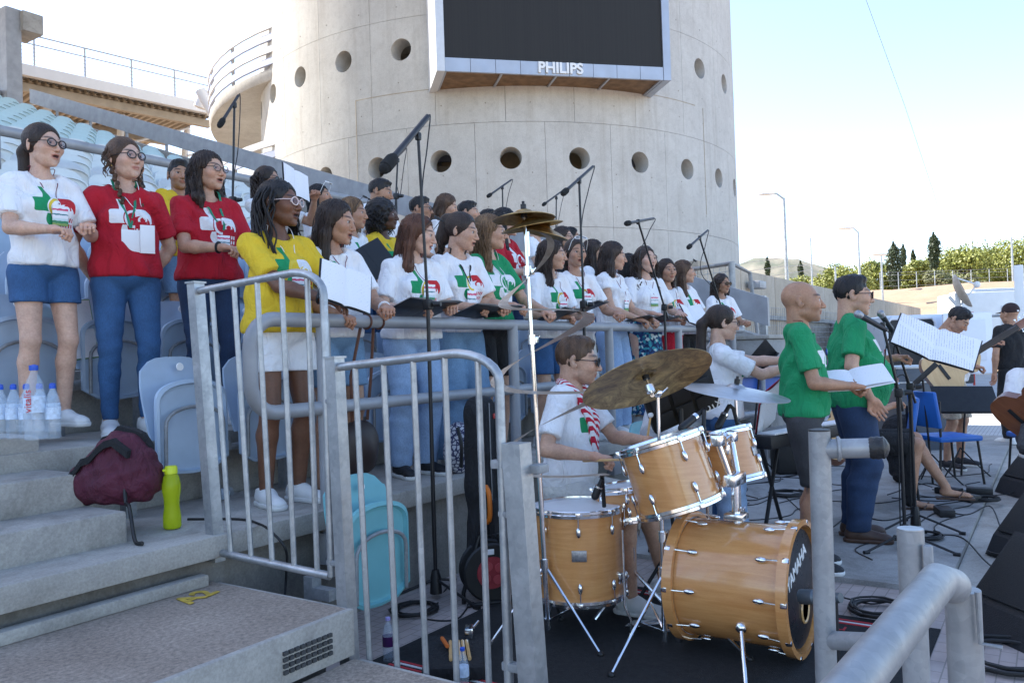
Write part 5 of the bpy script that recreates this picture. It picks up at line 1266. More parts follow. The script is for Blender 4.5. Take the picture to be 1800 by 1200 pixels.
    if legs or True:
        lo2 = np.min([hipC-.25]+[a for r in L for a in r[1:]], 0)-.12; hi2 = np.max([hipC+.2]+[a for r in L for a in r[1:]], 0)+.1; hi2[2] = hipz+.16
        if not legs: lo2[2] = hipz-.3
        f = Field(lo2, hi2, .0125*res); f.ell(np.array([0, .005, hipz+.01]), (hw, .115*g, .12), 0., 'u', .006); f.ell(np.array([0, .0, hipz+.08]), (.130*g, .10*g, .09), .04, 'u', .004)
        lh = lowhem if lowhem is not None else {'trousers': .07, 'skinny': .09, 'wide': .06, 'shorts': .60, 'skirt': .45, 'longskirt': .12, 'hotpants': .70}[kind]
        if kind in ('skirt', 'longskirt'): f.cone((0, 0, hipz), (0, -.0, max(0, lh-.1)), .135*g, .20, .05, 'u', 0.)
        elif kind == 'skinny': legs_into(f, .006)
        elif kind == 'wide': legs_into(f, .012, .012, False, .085, .105, .09)
        elif kind == 'trousers': legs_into(f, .010, .012, False, .066, .062, .084)
        else: legs_into(f, .010, .004, False, .072, .06, .083)
        if seat is None: f.half((0, 0, -1), (0, 0, lh))
        elif kind == 'shorts':
            for (q, hp, kn, an) in L:
                d = (kn-hp)/np.linalg.norm(kn-hp); c_ = hp+d*.40; X, Y, Z = f.pts((slice(None),)*3); f.D = np.where((X*q > -.02), np.maximum(f.D, ((X-c_[0])*d[0]+(Y-c_[1])*d[1]+(Z-c_[2])*d[2]).astype(f32)), f.D)
        f.half((0, 0, 1), (0, 0, hipz+.115))
        if kind not in ('skirt', 'longskirt'): f.warp(lambda X, Y, Z: .0030*np.sin(75*Z+10*X+2*np.sin(20*X+bi))*np.exp(-((Z-.48)/.16)**2)+.003*np.sin(60*Z+30*X+bi)*np.exp(-((Z-.14)/.09)**2)+.002*np.sin(40*Z-22*np.abs(X))*np.exp(-((Z-.86)/.1)**2))
        else: f.warp(lambda X, Y, Z: .010*np.sin(np.arctan2(X, Y)*13+bi)*np.clip((hipz+.0-Z)*2.2, 0, 1))
        V, Q = f.mesh(); part('skirt' if 'skirt' in kind else ('shorts' if kind in ('shorts', 'hotpants') else 'trousers'), np_mesh('lower', V*s, Q, CL[colr]), None, root)
    # ---- shoes
    if legs and shoes != 'sandal':
        um, smat = dict(w=(SHOEW, SOLEW), b=(SHOEB, SOLEW), br=(SHOEBR, SHOEBR), k=(SHOEB, SHOEB))[shoes]
        for (q, hp, kn, an) in L:
            R0 = rotm(q*.16) if seat is None else rotm(q*.1)
            so_ = part('shoe', np_mesh('shoe', ((R0 @ SHOE_UP[0].T).T+[an[0], an[1]-.0, an[2]-.085])*s, SHOE_UP[1], um), None, root)
            part('sole', np_mesh('sole', ((R0 @ SHOE_SOLE[0].T).T+[an[0], an[1], an[2]-.085])*s, SHOE_SOLE[1], smat), None, so_)
    elif legs:
        for (q, hp, kn, an) in L:
            mb = MB(); c = an+np.array([q*.006, -.06, -.086]); mb.bbox(c, (.085, .27, .018), .008); mb.tube([c+[-.045, -.02, .01], c+[0, -.06, .055], c+[.045, -.02, .01]], .007, 6); mb.v = [tuple(np.array(p)*s) for p in mb.v]; part('sandal', mb, SHOEBR, root)
    # ---- hair
    if hair:
        hk, hc_ = hair; V, Q = hair_mesh(hk, bi, hlen, vol); part('hair', np_mesh('hair', toh(V)*s, Q, HAIR[hc_]), None, root)
    # ---- glasses
    if glasses:
        gk = glasses; onh = gk.startswith('top'); mb = MB(); ln = MB(); R_ = .0215
        for q in (-1, 1):
            c = np.array([q*.031, -.108, .004]); ring = [c+np.array([R_*1.12*math.cos(a), .006*abs(math.cos(a))*(1 if q*math.cos(a) > 0 else 0), R_*.92*math.sin(a)]) for a in np.linspace(0, 2*math.pi, 18)[:-1]]
            mb.tube(ring, .0034 if gk[-1] in 'bsw' else .0024, 6, closed=True); mb.tube([c+np.array([q*.024, .006, .006]), np.array([q*.074, -.07, .010]), np.array([q*.082, .01, .008])], .0022, 5)
            o = len(ln.v); ln.v.extend([tuple(p) for p in ring]); ln.f.append(tuple(range(o, o+17))); ln.mi.append(0)
        mb.tube([(-.010, -.109, .007), (0, -.112, .010), (.010, -.109, .007)], .0022, 5)
        G3 = np.eye(3); off = np.zeros(3)
        if onh: G3 = rotm(0, -1.0); off = np.array([0, -.055, .028])
        tr = lambda P: [tuple(q_*s) for q_ in toh((G3 @ np.array(P).T).T+off)]
        mb.v = tr(mb.v); ln.v = tr(ln.v); fm = dict(b=BLACK, c=plain('clear pink frame', (.75, .6, .58), .2), t=plain('tortoise frame', (.06, .035, .02), .3), s=BLACK, w=WHITEP)[gk[-1]]
        go = part('glasses', mb, fm, root)
        part('lens', ln, plain('sunglass lens', (.006, .006, .007), .08) if gk[-1] in 'sw' or onh else glassy('clear lens', (.35, .32, .5, 1), .12, .15), go)
    # ---- extras
    for ex in extras:
        if ex[0] in ('lanyard', 'cord', 'card'):
            m_ = ex[1]; wdt = .0075 if ex[0] == 'lanyard' else .0022; zb = ex[2]; xb = ex[3] if len(ex) > 3 else 0.; mb = MB()
            for q in (-1, 1):
                pts = [up((q*.055, .045, 1.47)), up((q*.066, -.01, 1.462))]+[front(q*.066*(1-t)+xb*t, 1.44+(zb-1.44)*t, .007) for t in (.15, .35, .55, .78, 1.)]
                if wdt < .005: mb.tube([p for p in spline(pts, 3)], wdt, 5)
                else:
                    P = spline(pts, 3)
                    for a, b in zip(P[:-1], P[1:]):
                        d = np.array([.007, 0, .0]); mb.add([a-d, a+d, b+d, b-d], [(0, 1, 2, 3)]); mb.add([a-d+[0, -.0012, 0], a+d+[0, -.0012, 0], b+d+[0, -.0012, 0], b-d+[0, -.0012, 0]], [(3, 2, 1, 0)])
            mb.v = [tuple(np.array(p)*s) for p in mb.v]; lo_ = part('lanyard', mb, m_, root)
            if len(ex) > 4 and ex[4]:
                w_, h_ = ex[4]; c = front(xb, zb-h_/2-.01, .010); c[1] = min(c[1], front(xb, zb, .010)[1]); mb = MB(); mb.bbox((0, 0, 0), (w_, .004, h_), .002); mb.xf(Matrix.Translation(Vector(c*s)) @ Matrix(rotm(0, lean*.5+.04)).to_4x4() @ Matrix.Scale(s, 4))
                part('pass_card', mb, ex[5] if len(ex) > 5 else PAPER, lo_)
                if len(ex) > 5 and ex[5] is CARD_PR: pass
        elif ex[0] == 'watch':
            q, sh, el, wr = arms[0 if ex[1] > 0 else 1]; d = (wr-el)/np.linalg.norm(wr-el); mb = MB(); mb.torus(tuple((wr-d*.02)*s), .030*s, .007*s, tuple(d), 16, 6); part('wristband', mb, ex[2], root)
        elif ex[0] == 'earring':
            for q in (-1, 1): mb = MB(); c = toh(np.array([[q*.080, .006, -.045]]))[0]*s; mb.torus(tuple(c), .010, .0016, (1, 0, 0), 12, 5); part('earring', mb, plain('gold', (.7, .45, .15), .25, 1.), root)
    info = dict(root=root, s=s, arms=arms, toh=toh, front=front, up=up, L=L, RH=RH, head_rad=heading); PERSONS.append(info); return info
CARD_PR = None
def world_of(info, p):
    r = info['root']; return np.array((Matrix.Translation(r.location) @ Matrix.Rotation(r.rotation_euler.z, 4, 'Z')) @ Vector([float(q) for q in p]))
# ------------------------------------------------------------------ the choir
RD = rad
def at_row(px, py, v, z, hcap=(1.5, 1.9)):
    p = onv(px, py, v); return (p[0], v, z), min(max(p[2]-z-.012, hcap[0]), hcap[1])
R1, R2, R3, R4 = (3.44, .6), (4.36, .97), (5.3, 1.34), (6.1, 1.68)
RAILH = RAILH_
LAN_G = plain('green lanyard', (.01, .20, .11), .7); LAN_K = plain('black lanyard', (.012, .012, .014), .7); CORD_R = plain('maroon cord', (.16, .012, .025), .8)
def _card(k):
    t = NT(k); tc = t.n('ShaderNodeTexCoord'); sp = t.n('ShaderNodeSeparateXYZ'); t.l(tc.outputs['Generated'], sp.inputs[0]); z = sp.outputs[2]
    wav = t.math('ADD', z, t.math('MULTIPLY', t.noise(60, 3), .12))
    c = t.ramp(wav, [(0, (.25, .36, .10)), (.18, (.03, .22, .10)), (.30, (.55, .68, .70)), (.42, (.75, .75, .78)), (.60, (.02, .16, .2)), (.66, (.75, .75, .78)), (.82, (.6, .06, .14)), (.92, (.78, .78, .8))], 'CONSTANT'); return t.done(c, .4)
CARD_PR = mat('printed pass card', _card)
cord = lambda z=1.22, x=.02: ('cord', CORD_R, z, x, (.085, .11), CARD_PR)
def ch(label, px, py, row, hd=270, **kw):
    pos, H = at_row(px, py, *row); kw.setdefault('H', H); return person(label, pos, RD(hd), **kw)
# --- front row, from the left
P_yel = ch('woman with long black braids, pale glasses and yellow tee at the upper gate', 486, 317, R1, 262, girth=1.18, skin='brown', hair=('box', 'black'), hlen=.36, head=(RD(26), .02, 0), mouth=.55, shirt='yellow', hem=.90, low=('hotpants', 'plainwhite'), lowhem=.70, shoes='w',
    hands=((.20, -.36, 1.10), (.02, -.36, 1.06)), hpose=('grip', 'relax'), glasses='c', extras=(('card', PAPER, 1.20, .03, (.10, .10), CARD_PR), ('earring',), ('watch', -1, LAN_K)))
P_long = ch('woman with long dark hair in white tee and pale denim shorts sharing an open score', 582, 352, R1, 258, girth=1.03, skin='tan', hair=('long', 'dark'), hlen=.34, head=(RD(32), .16, 0), mouth=.55, shirt='white', low=('shorts', 'denimpale'), lowhem=.62, shoes='sandal',
    hands=((.12, -.34, 1.06), (-.16, -.30, 1.02)), extras=(cord(1.26), ('watch', 1, PAPER)))
P_nike = ch('auburn-haired woman with sunglasses pushed up, white tee and pale jeans at the rail', 718, 378, R1, 254, girth=1.20, skin='fair', hair=('long', 'auburn'), hlen=.30, head=(RD(37), .20, 0), mouth=.55, shirt='white', low=('trousers', 'denimlight'), shoes='b', hands=RAILH, glasses='top_s', extras=(cord(1.25),))
P_bun = ch('woman with curly dark ponytail, black lanyard and wide blue jeans at the rail', 800, 374, R1, 255, girth=1.02, skin='light', hair=('bun', 'dark'), head=(RD(31), .20, 0), mouth=.55, shirt='white', low=('wide', 'denimpale'), hands=RAILH, extras=(('lanyard', LAN_K, 1.18, .0, (.075, .13), CARD_PR),))
P_grn = ch('woman with long light brown hair and sunglasses on her head in a green tee', 856, 377, R1, 262, girth=1.06, skin='light', hair=('wavy', 'light'), hlen=.36, head=(RD(35), .06, 0), shirt='green', low=('hotpants', 'black'), lowhem=.58, hands=((.20, -.33, 1.02), (-.10, -.29, 1.05)), glasses='top_s', extras=(('cord', PAPER, 1.16, .03, (.08, .11), PAPER),))
P_drk = ch('woman with long dark hair in white tee behind the hanging spiral cymbal', 958, 422, R1, 256, skin='light', hair=('wavy', 'dark'), hlen=.32, head=(RD(35), .05, 0), shirt='white', low=('shorts', 'denim'), hands=RAILH, extras=(cord(1.2),))
P_wsg = ch('young woman with white sunglasses on her head looking towards the camera', 1007, 420, R1, 246, skin='tan', hair=('bun', 'dark'), head=(RD(-10), .02, 0), mouth=.55, shirt='white', low=('trousers', 'offwhite'), hem=.80, hands=RAILH, glasses='top_w', extras=(cord(1.24),))
P_bob = ch('woman with dark bob in profile, cap-sleeved white tee and pale jeans', 1072, 425, R1, 272, skin='light', hair=('long', 'dark'), hlen=.22, vol=1.15, head=(RD(22), .16, 0), shirt='plainwhite', sleeve=.34, low=('wide', 'denimlight'), hands=((.10, -.32, 1.0), (-.12, -.30, 1.0)), extras=(cord(1.2, .0),))
P_cur = ch('woman with dark curly hair and blue floral skirt glancing at the camera', 1130, 434, R1, 240, skin='fair', hair=('curly', 'dark'), hlen=.32, head=(RD(3), .0, 0), mouth=.55, shirt='plainwhite', crop=True, hem=1.01, low=('longskirt', 'floral'), hands=RAILH, hpose='flat', extras=(('cord', CORD_R, 1.24, .0, (.085, .10), CARD_PR),))
P_sml = ch('smiling girl with straight dark hair and red skirt at the rail', 1170, 456, R1, 244, skin='tan', hair=('long', 'dark'), hlen=.36, vol=.85, head=(RD(-9), 0, 0), shirt='white', low=('longskirt', 'redp'), hands=RAILH, extras=(cord(1.2),))
P_oth = ch('woman with sunglasses on her head holding a tilted black folder near the rail end', 1200, 458, R1, 258, skin='light', hair=('long', 'brown'), hlen=.34, head=(RD(34), .02, 0), shirt='white', low=('trousers', 'black'), hands=((.12, -.32, 1.08), (-.12, -.30, 1.06)), glasses='top_s')
P_sun = ch('woman with long curly hair wearing sunglasses at the end of the rail', 1266, 481, R1, 240, skin='olive', hair=('curly', 'dark'), hlen=.36, vol=.9, head=(RD(9), .1, 0), shirt='white', low=('shorts', 'denimpale'), hands=((.14, -.28, 1.08), (-.10, -.28, 1.05)), glasses='s')
# --- second row
P_red1 = ch('woman with two plaits in red tee and blue jeans, hands behind her back', 216, 243, R2, 250, girth=1.12, skin='fair', hair=('plaits', 'brown'), head=(RD(23), -.04, 0), shirt='red', low=('skinny', 'denim'), shoes='w', hands=((.14, .16, .90), (-.14, .16, .90)), poles=((.6, .1, 1.05), (-.6, .1, 1.05)), hpose='relax', glasses='b',
    extras=(('lanyard', LAN_G, 1.17, .0, (.10, .135), PAPER), ('cord', PAPER, 1.20, .085, (.078, .16), PAPER), ('earring',)))
P_red2 = ch('woman with shoulder-length brown hair and round glasses in red tee, hands together', 362, 266, R2, 258, girth=1.17, skin='light', hair=('wavy', 'dark'), hlen=.24, head=(RD(21), .0, 0), mouth=.55, shirt='red', low=('skinny', 'denimdark'), hands=((.10, -.30, 1.07), (-.06, -.31, 1.07)), glasses='t', extras=(('lanyard', LAN_G, 1.18, .03, (.08, .1), CARD_PR), ('watch', -1, LAN_K)))
P_wht = person('dark-haired woman in white tee and denim shorts at the far left', (onv(72, 222, 4.45)[0], 4.45, 1.045), RD(268), H=onv(72, 222, 4.45)[2]-1.045, girth=1.05, skin='fair', hair=('pony', 'dark'), head=(RD(14), .02, 0), mouth=.55, shirt='white', low=('shorts', 'denim'), lowhem=.70, shoes='w', hands=((.10, -.30, 1.10), (-.10, -.31, 1.07)), glasses='b', group='choir singers', extras=(cord(1.24),))
P_afr = ch('woman with big black curly hair in a yellow tee, behind the front row', 672, 352, R2, 276, skin='dark', hair=('afro', 'black'), head=(RD(14), .04, 0), shirt='yellow', low=('trousers', 'denim'), extras=(('earring',),), legs=False)
P_w17 = ch('woman with long light brown hair in white tee between long dark hair and afro', 616, 348, R2, 274, skin='tan', hair=('wavy', 'light'), hlen=.36, head=(RD(18), .05, 0), shirt='white', low=('trousers', 'denim'), glasses='top_s', legs=False)
P_rl = ch('singing woman with long black hair in red and white tee holding a black folder', 886, 366, R2, 276, skin='fair', hair=('long', 'black'), hlen=.38, head=(RD(22), .0, 0), mouth=1., shirt='red', low=('trousers', 'denimdark'), hands=((.12, -.32, 1.15), (-.10, -.30, 1.10)), legs=False)
P_gl2 = ch('woman with round glasses and dark hair just behind the girl with white sunglasses', 1042, 421, (4.0, .8), 276, skin='light', hair=('long', 'dark'), hlen=.34, head=(RD(20), .0, 0), shirt='white', low=('trousers', 'denim'), glasses='t', legs=False)
P_bk2 = ch('woman whose black hair shows behind the woman with the floral skirt', 1104, 446, (4.0, .8), 290, skin='light', hair=('long', 'black'), hlen=.34, head=(RD(30), .1, 0), shirt='plainwhite', low=('trousers', 'black'), legs=False)
P_gl3 = ch('woman with round glasses half hidden by the upper cymbal', 988, 398, R2, 270, skin='light', hair=('long', 'dark'), hlen=.3, head=(RD(10), .0, 0), shirt='black', low=('trousers', 'black'), glasses='t', legs=False)
# --- third row and behind
P_w2 = ch('woman with sunglasses holding an open score up before her face', 468, 293, R3, 274, skin='tan', hair=('curly', 'dark'), hlen=.30, head=(RD(16), .0, 0), shirt='white', low=('trousers', 'denim'), hands=((.22, -.34, 1.42), (-.04, -.34, 1.36)), glasses='s', legs=False)
P_w3 = ch('woman with dark tied hair and a hairband in white tee, third row', 562, 324, R3, 276, skin='tan', hair=('wavy', 'black'), hlen=.28, head=(RD(16), -.12, 0), shirt='white', low=('trousers', 'denim'), glasses='top_w', legs=False)
P_man = ch('man with cropped fading hair in white tee looking down', 662, 313, R3, 274, fem=False, skin='olive', hair=('fade', 'black'), head=(RD(22), .22, 0), shirt='plainwhite', low=('trousers', 'denim'), legs=False)
P_m2 = ch('young man with short dark hair and glasses left of the tall mic stand', 736, 346, R3, 278, fem=False, skin='tan', hair=('short', 'black'), head=(RD(20), .05, 0), shirt='plainwhite', low=('trousers', 'denim'), glasses='b', legs=False)
P_w4 = ch('woman with long brown hair looking down, behind the curly ponytail', 778, 340, R3, 280, skin='light', hair=('long', 'brown'), hlen=.34, head=(RD(18), .3, 0), shirt='plainwhite', low=('trousers', 'denim'), legs=False)
P_m3 = ch('young man with short black hair and stubble behind the green tee', 820, 353, R3, 278, fem=False, skin='light', hair=('short', 'black'), head=(RD(20), .04, 0), shirt='plainwhite', low=('trousers', 'denim'), legs=False)
P_h1 = ch('person whose dark hair just shows between the young man and the red tee', 856, 368, R3, 276, skin='tan', hair=('short', 'black'), fem=False, head=(RD(20), .0, 0), shirt='plainwhite', low=('trousers', 'denim'), legs=False)
P_h2 = ch('man whose face shows just under the upper cymbal', 942, 382, R3, 276, skin='fair', hair=('fade', 'brown'), fem=False, head=(RD(8), .0, 0), shirt='plainwhite', low=('trousers', 'denim'), legs=False)
P_sg = ch('woman with dark sunglasses and black hair in white tee, back row right', 1003, 400, R3, 278, skin='light', hair=('wavy', 'black'), hlen=.28, head=(RD(16), .02, 0), shirt='plainwhite', low=('trousers', 'denim'), glasses='s', legs=False)
P_bk = ch('person in white tee hidden behind the woman with plaits', 226, 268, R3, 270, skin='light', hair=('long', 'dark'), hlen=.2, head=(RD(10), 0, 0), shirt='plainwhite', low=('trousers', 'denim'), legs=False)
P_kid = ch('short dark-haired youngster in pale yellow tee and denim shorts behind the red tees', 316, 316, R3, 280, H=1.50, skin='olive', hair=('short', 'black'), fem=False, head=(RD(-30), 0, 0), shirt='yellow', low=('shorts', 'denimpale'))
# ------------------------------------------------------------------ scores and folders
def m_score(key, lines=30., dens=.5):
    def fn(k):
        t = NT(k); tc = t.n('ShaderNodeTexCoord'); sp = t.n('ShaderNodeSeparateXYZ'); t.l(tc.outputs['UV'], sp.inputs[0]) if False else t.l(tc.outputs['Generated'], sp.inputs[0])
        y = t.math('FRACT', t.math('MULTIPLY', sp.outputs[1], lines)); ln = t.math('LESS_THAN', y, .26)
        n = t.math('GREATER_THAN', t.noise(70, 2, .5, t.coord('Generated', (1, .5, 1))), .5-.12*dens)
        mg = t.math('MULTIPLY', t.math('GREATER_THAN', sp.outputs[1], .08), t.math('LESS_THAN', sp.outputs[1], .92)); mg = t.math('MULTIPLY', mg, t.math('MULTIPLY', t.math('GREATER_THAN', t.math('FRACT', t.math('MULTIPLY', sp.outputs[0], 2.)), .08), t.math('LESS_THAN', t.math('FRACT', t.math('MULTIPLY', sp.outputs[0], 2.)), .92)))
        return t.done(t.mix(t.math('MULTIPLY', t.math('MULTIPLY', ln, n), t.math('MULTIPLY', mg, .5)), (.78, .78, .81, 1), (.12, .12, .14, 1)), .8)
    return mat(key, fn)
SCORE = m_score('printed score', 34., .2); SCORE2 = m_score('lightly printed sheet', 22., -1.1)
FOLD = plain('black folder', (.012, .012, .014), .45, 0., .2)
def folder(label, c, x, up_, w_=.46, h_=.31, openang=.10, sheet_m=None, spine=True, group=None, cover=FOLD):
    """open folder: x = direction along its width, up_ = direction of its height; pages face x cross up"""
    x = Vector(x).normalized(); u = Vector(up_); u = (u-x*x.dot(u)).normalized(); n = x.cross(u)
    t = thing('music_folder', label, 'folder', c, group=group); R = Matrix((x, u, n)).transposed().to_4x4()
    mb = MB(); pg = MB()
    for s_ in (-1, 1):
        r = Matrix.Rotation(-s_*openang, 4, 'Y'); o = MB().bbox((s_*w_/4, 0, 0), (w_/2, h_, .004), .0015).xf(r); mb.add(o.v, o.f)
        ny = 8; 
        vs = []; k0 = len(pg.v)
        for i in range(ny+1):
            f = i/ny; xx = f*(w_/2-.008); zz = .006+.010*math.sin(math.pi*f**.6)*(1 if f < 1 else 0)+.004*f*f
            for yy in (-h_/2+.006, h_/2-.006): vs.append(r @ Vector((s_*xx, yy, zz)))
        fs = [(2*i, 2*i+2, 2*i+3, 2*i+1) if s_ > 0 else (2*i, 2*i+1, 2*i+3, 2*i+2) for i in range(ny)]; pg.add(vs, fs)
        o = len(vs); vs2 = [Vector(v)-Vector((0, 0, .003)) for v in vs]; pg.add(vs2, [tuple(reversed(q)) for q in fs])
    mb.xf(R); pg.xf(R); part('cover', mb, cover, t); 
    po = part('pages', pg, sheet_m or SCORE2, t, smooth=True); return t
E_ = lambda *a: Vector(a)
cr_ = Vector(RC); cf = Vector(FW)
# shared open score held by the woman in yellow: back cover / sheet seen obliquely
folder('open score with a printed sheet facing the camera, held by the woman in yellow', onv(606, 505, 2.98), E_(.88, -.30, -.28), E_(-.42, .42, .80), .30, .235, .04, SCORE2)
folder('open score held up before the face of the woman with sunglasses', onv(518, 322, 4.92), E_(.9, .1, -.2), E_(.15, .25, .95), .30, .24, .08, SCORE2)
for (px, py, lab, tilt, yaw, w_) in ((745, 553, 'open black folder resting on the rail before the auburn-haired woman', .34, .05, .52), (860, 556, 'open folder on the rail before the woman in green', .26, -.1, .48), (985, 556, 'black folder tilted on the rail before the dark-haired woman', .35, .2, .40), (1128, 566, 'closed black folder in the hands of the woman with the floral skirt', .15, .1, .26), (1165, 566, 'open score lying on the rail before the smiling girl', .22, .0, .44), (1215, 556, 'tilted black folder near the rail end', .75, -.4, .34), (1040, 540, 'dark phone-sized book held by the girl with white sunglasses', .3, 0, .2)):
    p = onv(px, py, 3.13); p[2] = max(p[2], 1.635); folder(lab, p, E_(math.cos(yaw), math.sin(yaw), .0), E_(-math.sin(yaw)*math.cos(tilt), math.cos(tilt), -math.sin(tilt)) if tilt < .5 else E_(.5, .35, .8), w_, .24, .06 if tilt < .5 else .35, SCORE2)
folder('black folder held by the singer in red and white', onv(880, 468, 4.02), E_(.85, .2, -.3), E_(.1, .5, .8), .42, .30, .2, SCORE2)
folder('dark folder held by the woman with the big curly hair', onv(655, 458, 4.02), E_(-.7, .3, -.45), E_(-.3, .5, .8), .30, .26, .1, SCORE2)
folder('green and white score tucked behind the jeans of the woman with plaits', onv(135, 580, 4.62), E_(1., .0, .1), E_(.12, .1, 1.), .20, .34, .05, SCORE2, cover=plain('green folder', (.10, .25, .03), .5))
# ------------------------------------------------------------------ drum kit (drummer faces -v)
def frame_of(c, axis, spin=0.):
    z = Vector([float(q) for q in axis]).normalized(); x = Vector((1, 0, 0)); x = (x-z*x.dot(z)); x = x.normalized() if x.length > .1 else Vector((0, 1, 0)); y = z.cross(x)
    return Matrix(((x.x, y.x, z.x, c[0]), (x.y, y.y, z.y, c[1]), (x.z, y.z, z.z, c[2]), (0, 0, 0, 1))) @ Matrix.Rotation(spin, 4, 'Z')
def drum(label, c, axis, r, h, nl, spin=0., badge=True, legs=None, name='drum', bass=False):
    """c = centre of the shell"""
    t = thing(name, label, 'drum', c); Mx = frame_of((0, 0, 0), axis, spin)
    def P(nm, mb, m_, par=t, **kw): mb.xf(Mx); return part(nm, mb, m_, par, **kw)
    P('shell', MB().lathe([(r, -h/2), (r, h/2)], 56), MAPLE)
    for s_ in (-1, 1):
        z = s_*h/2
        if bass:
            P('wood_hoop', MB().lathe([(r+.006, z-s_*.002), (r+.030, z-s_*.002), (r+.032, z+s_*.04), (r+.008, z+s_*.042)], 56, closed_prof=True), MAPLE)
        else:
            P('metal_hoop', MB().lathe([(r+.002, z-s_*.012), (r+.011, z-s_*.012), (r+.012, z+s_*.002), (r+.008, z+s_*.006), (r+.008, z+s_*.018), (r+.003, z+s_*.020), (r+.001, z+s_*.004)], 56, closed_prof=True), CHROME)
        hd = plain('black bass head', (.012, .012, .014), .3) if (bass and s_ > 0) else DRUMHEAD
        P('drum_head', MB().lathe([(r+.001, z+s_*.002), (r-.012, z+s_*(.006 if not bass else .026)), (0, z+s_*(.006 if not bass else .026))], 48), hd, angle=60)
    for k in range(nl):
        a = 2*math.pi*(k+.5)/nl; ca, sa = math.cos(a), math.sin(a)
        for s_ in (-1, 1):
            zl = s_*(h/2-(.075 if h > .2 else h*.27)); e = .018 if not bass else .038
            mb = MB(); mb.sph((0, 0, 0), (.011, .012, .026), 10, 8); mb.xf(Matrix.Translation(((r+.010)*ca, (r+.010)*sa, zl)) @ Matrix.Rotation(a, 4, 'Z'))
            rr = r+.014 if not bass else r+.024
            mb.tube([((r+.013)*ca, (r+.013)*sa, zl), (rr*ca, rr*sa, s_*(h/2+e))], .0032, 6); mb.bbox((rr*ca, rr*sa, s_*(h/2+(.006 if not bass else .03))), (.016, .022, .026), .004, Matrix.Rotation(a, 3, 'Z'))
            P('lug', mb, CHROME)
    if badge:
        a = -math.pi/2 if badge is True else badge; mb = MB(); mb.bbox((0, 0, 0), (.004, .062, .046), .008); mb.xf(Matrix.Translation(((r+.001)*math.cos(a), (r+.001)*math.sin(a), .02 if h > .3 else 0)) @ Matrix.Rotation(a, 4, 'Z')); P('badge', mb, plain('badge metal', (.30, .31, .34), .35, .9, .3, 90))
    return t, Mx
toCam = lambda c: math.atan2(CAM[1]-c[1], CAM[0]-c[0])
# rug
rg = thing('drum_rug', 'black drum rug with red and white border stripes', 'rug', (3.5, 1.5, 0))
RUGB = plain('black rug', (.012, .012, .013), .95, 0., .3, 30, .5, 200)
ru = [onz(1500, 1195, .006), onz(1600, 1050, .006), onz(960, 1000, .006), onz(720, 1198, .006)]
part('field', MB().box((3.42-3.5, 1.55-1.5, .004), (1.75, 2.1, .006)), RUGB, rg)
for off, cc in ((0, (.45, .03, .04)), (.03, (.6, .6, .6)), (.05, (.45, .03, .04))):
    part('stripe', MB().box((.72-off, .05, .009), (.014, 1.9, .003)), plain(f'rug stripe {cc[1]}', cc, .9), rg)
    part('stripe', MB().box((-.80+off, .05, .009), (.014, 1.9, .003)), plain(f'rug stripe {cc[1]}', cc, .9), rg)
text_part('lettering', 'riperoussion', .11, plain('rug lettering', (.40, .03, .04), .9), rg, basis((.58, -.35, .009), (0, 1, 0), (-1, 0, 0)), .001)
# bass drum
bc = np.array([3.60, 1.20, .315]); bd, MX = drum('big maple bass drum lying on its side with a black front head', bc, (0, -1, 0), .258, .45, 10, rad(18), None, bass=True, name='bass_drum')
mx = basis((0.02, -.247, .10), (1, 0, 0), (0, 0, 1)); text_part('lettering', 'YAMAHA', .078, WHITEP, bd, basis((-.06, -.2525, .10), (.94, 0, .34), (-.34, 0, .94)), .001, .002)
part('port_ring', MB().torus((.05, -.253, -.10), .058, .006, (0, 1, 0), 24, 6), SPRUCE, bd); part('port_hole', MB().lathe([(.0, 0), (.057, 0)], 24, (.05, -.2522, -.10), (0, -1, 0)), plain('dark drum inside', (.004, .004, .004), .9), bd)
for s_ in (-1, 1):
    p0 = Vector((s_*.225, -.06, -.13)); p1 = Vector((s_*.40, -.13, -.312)); part('spur_leg', MB().sph(p0, .026).tube([p0, p1], [.011, .009], 10).sph(p1, .012), CHROME, bd)
part('tom_mount', MB().cyl((.0, .02, .24), (.0, .02, .45), .018, None, 14).bbox((0, .02, .285), (.09, .09, .03), .008).bbox((0.0, .02, .45), (.16, .06, .055), .012).cyl((-.05, .02, .45), (-.09, .06, .62), .013).cyl((.05, .02, .45), (.09, .06, .62), .013).bbox((-.09, .06, .63), (.06, .05, .05), .01).bbox((.09, .06, .63), (.06, .05, .05), .01), CHROME, bd)
part('pedal', MB().bbox((0, .44, -.25), (.09, .26, .012), .005, Matrix.Rotation(-.22, 3, 'X')).bbox((0, .30, -.22), (.10, .03, .18), .006).tube([(0, .30, -.13), (0, .255, -.06)], .005, 6).sph((0, .25, -.05), .03), CHROME, bd)
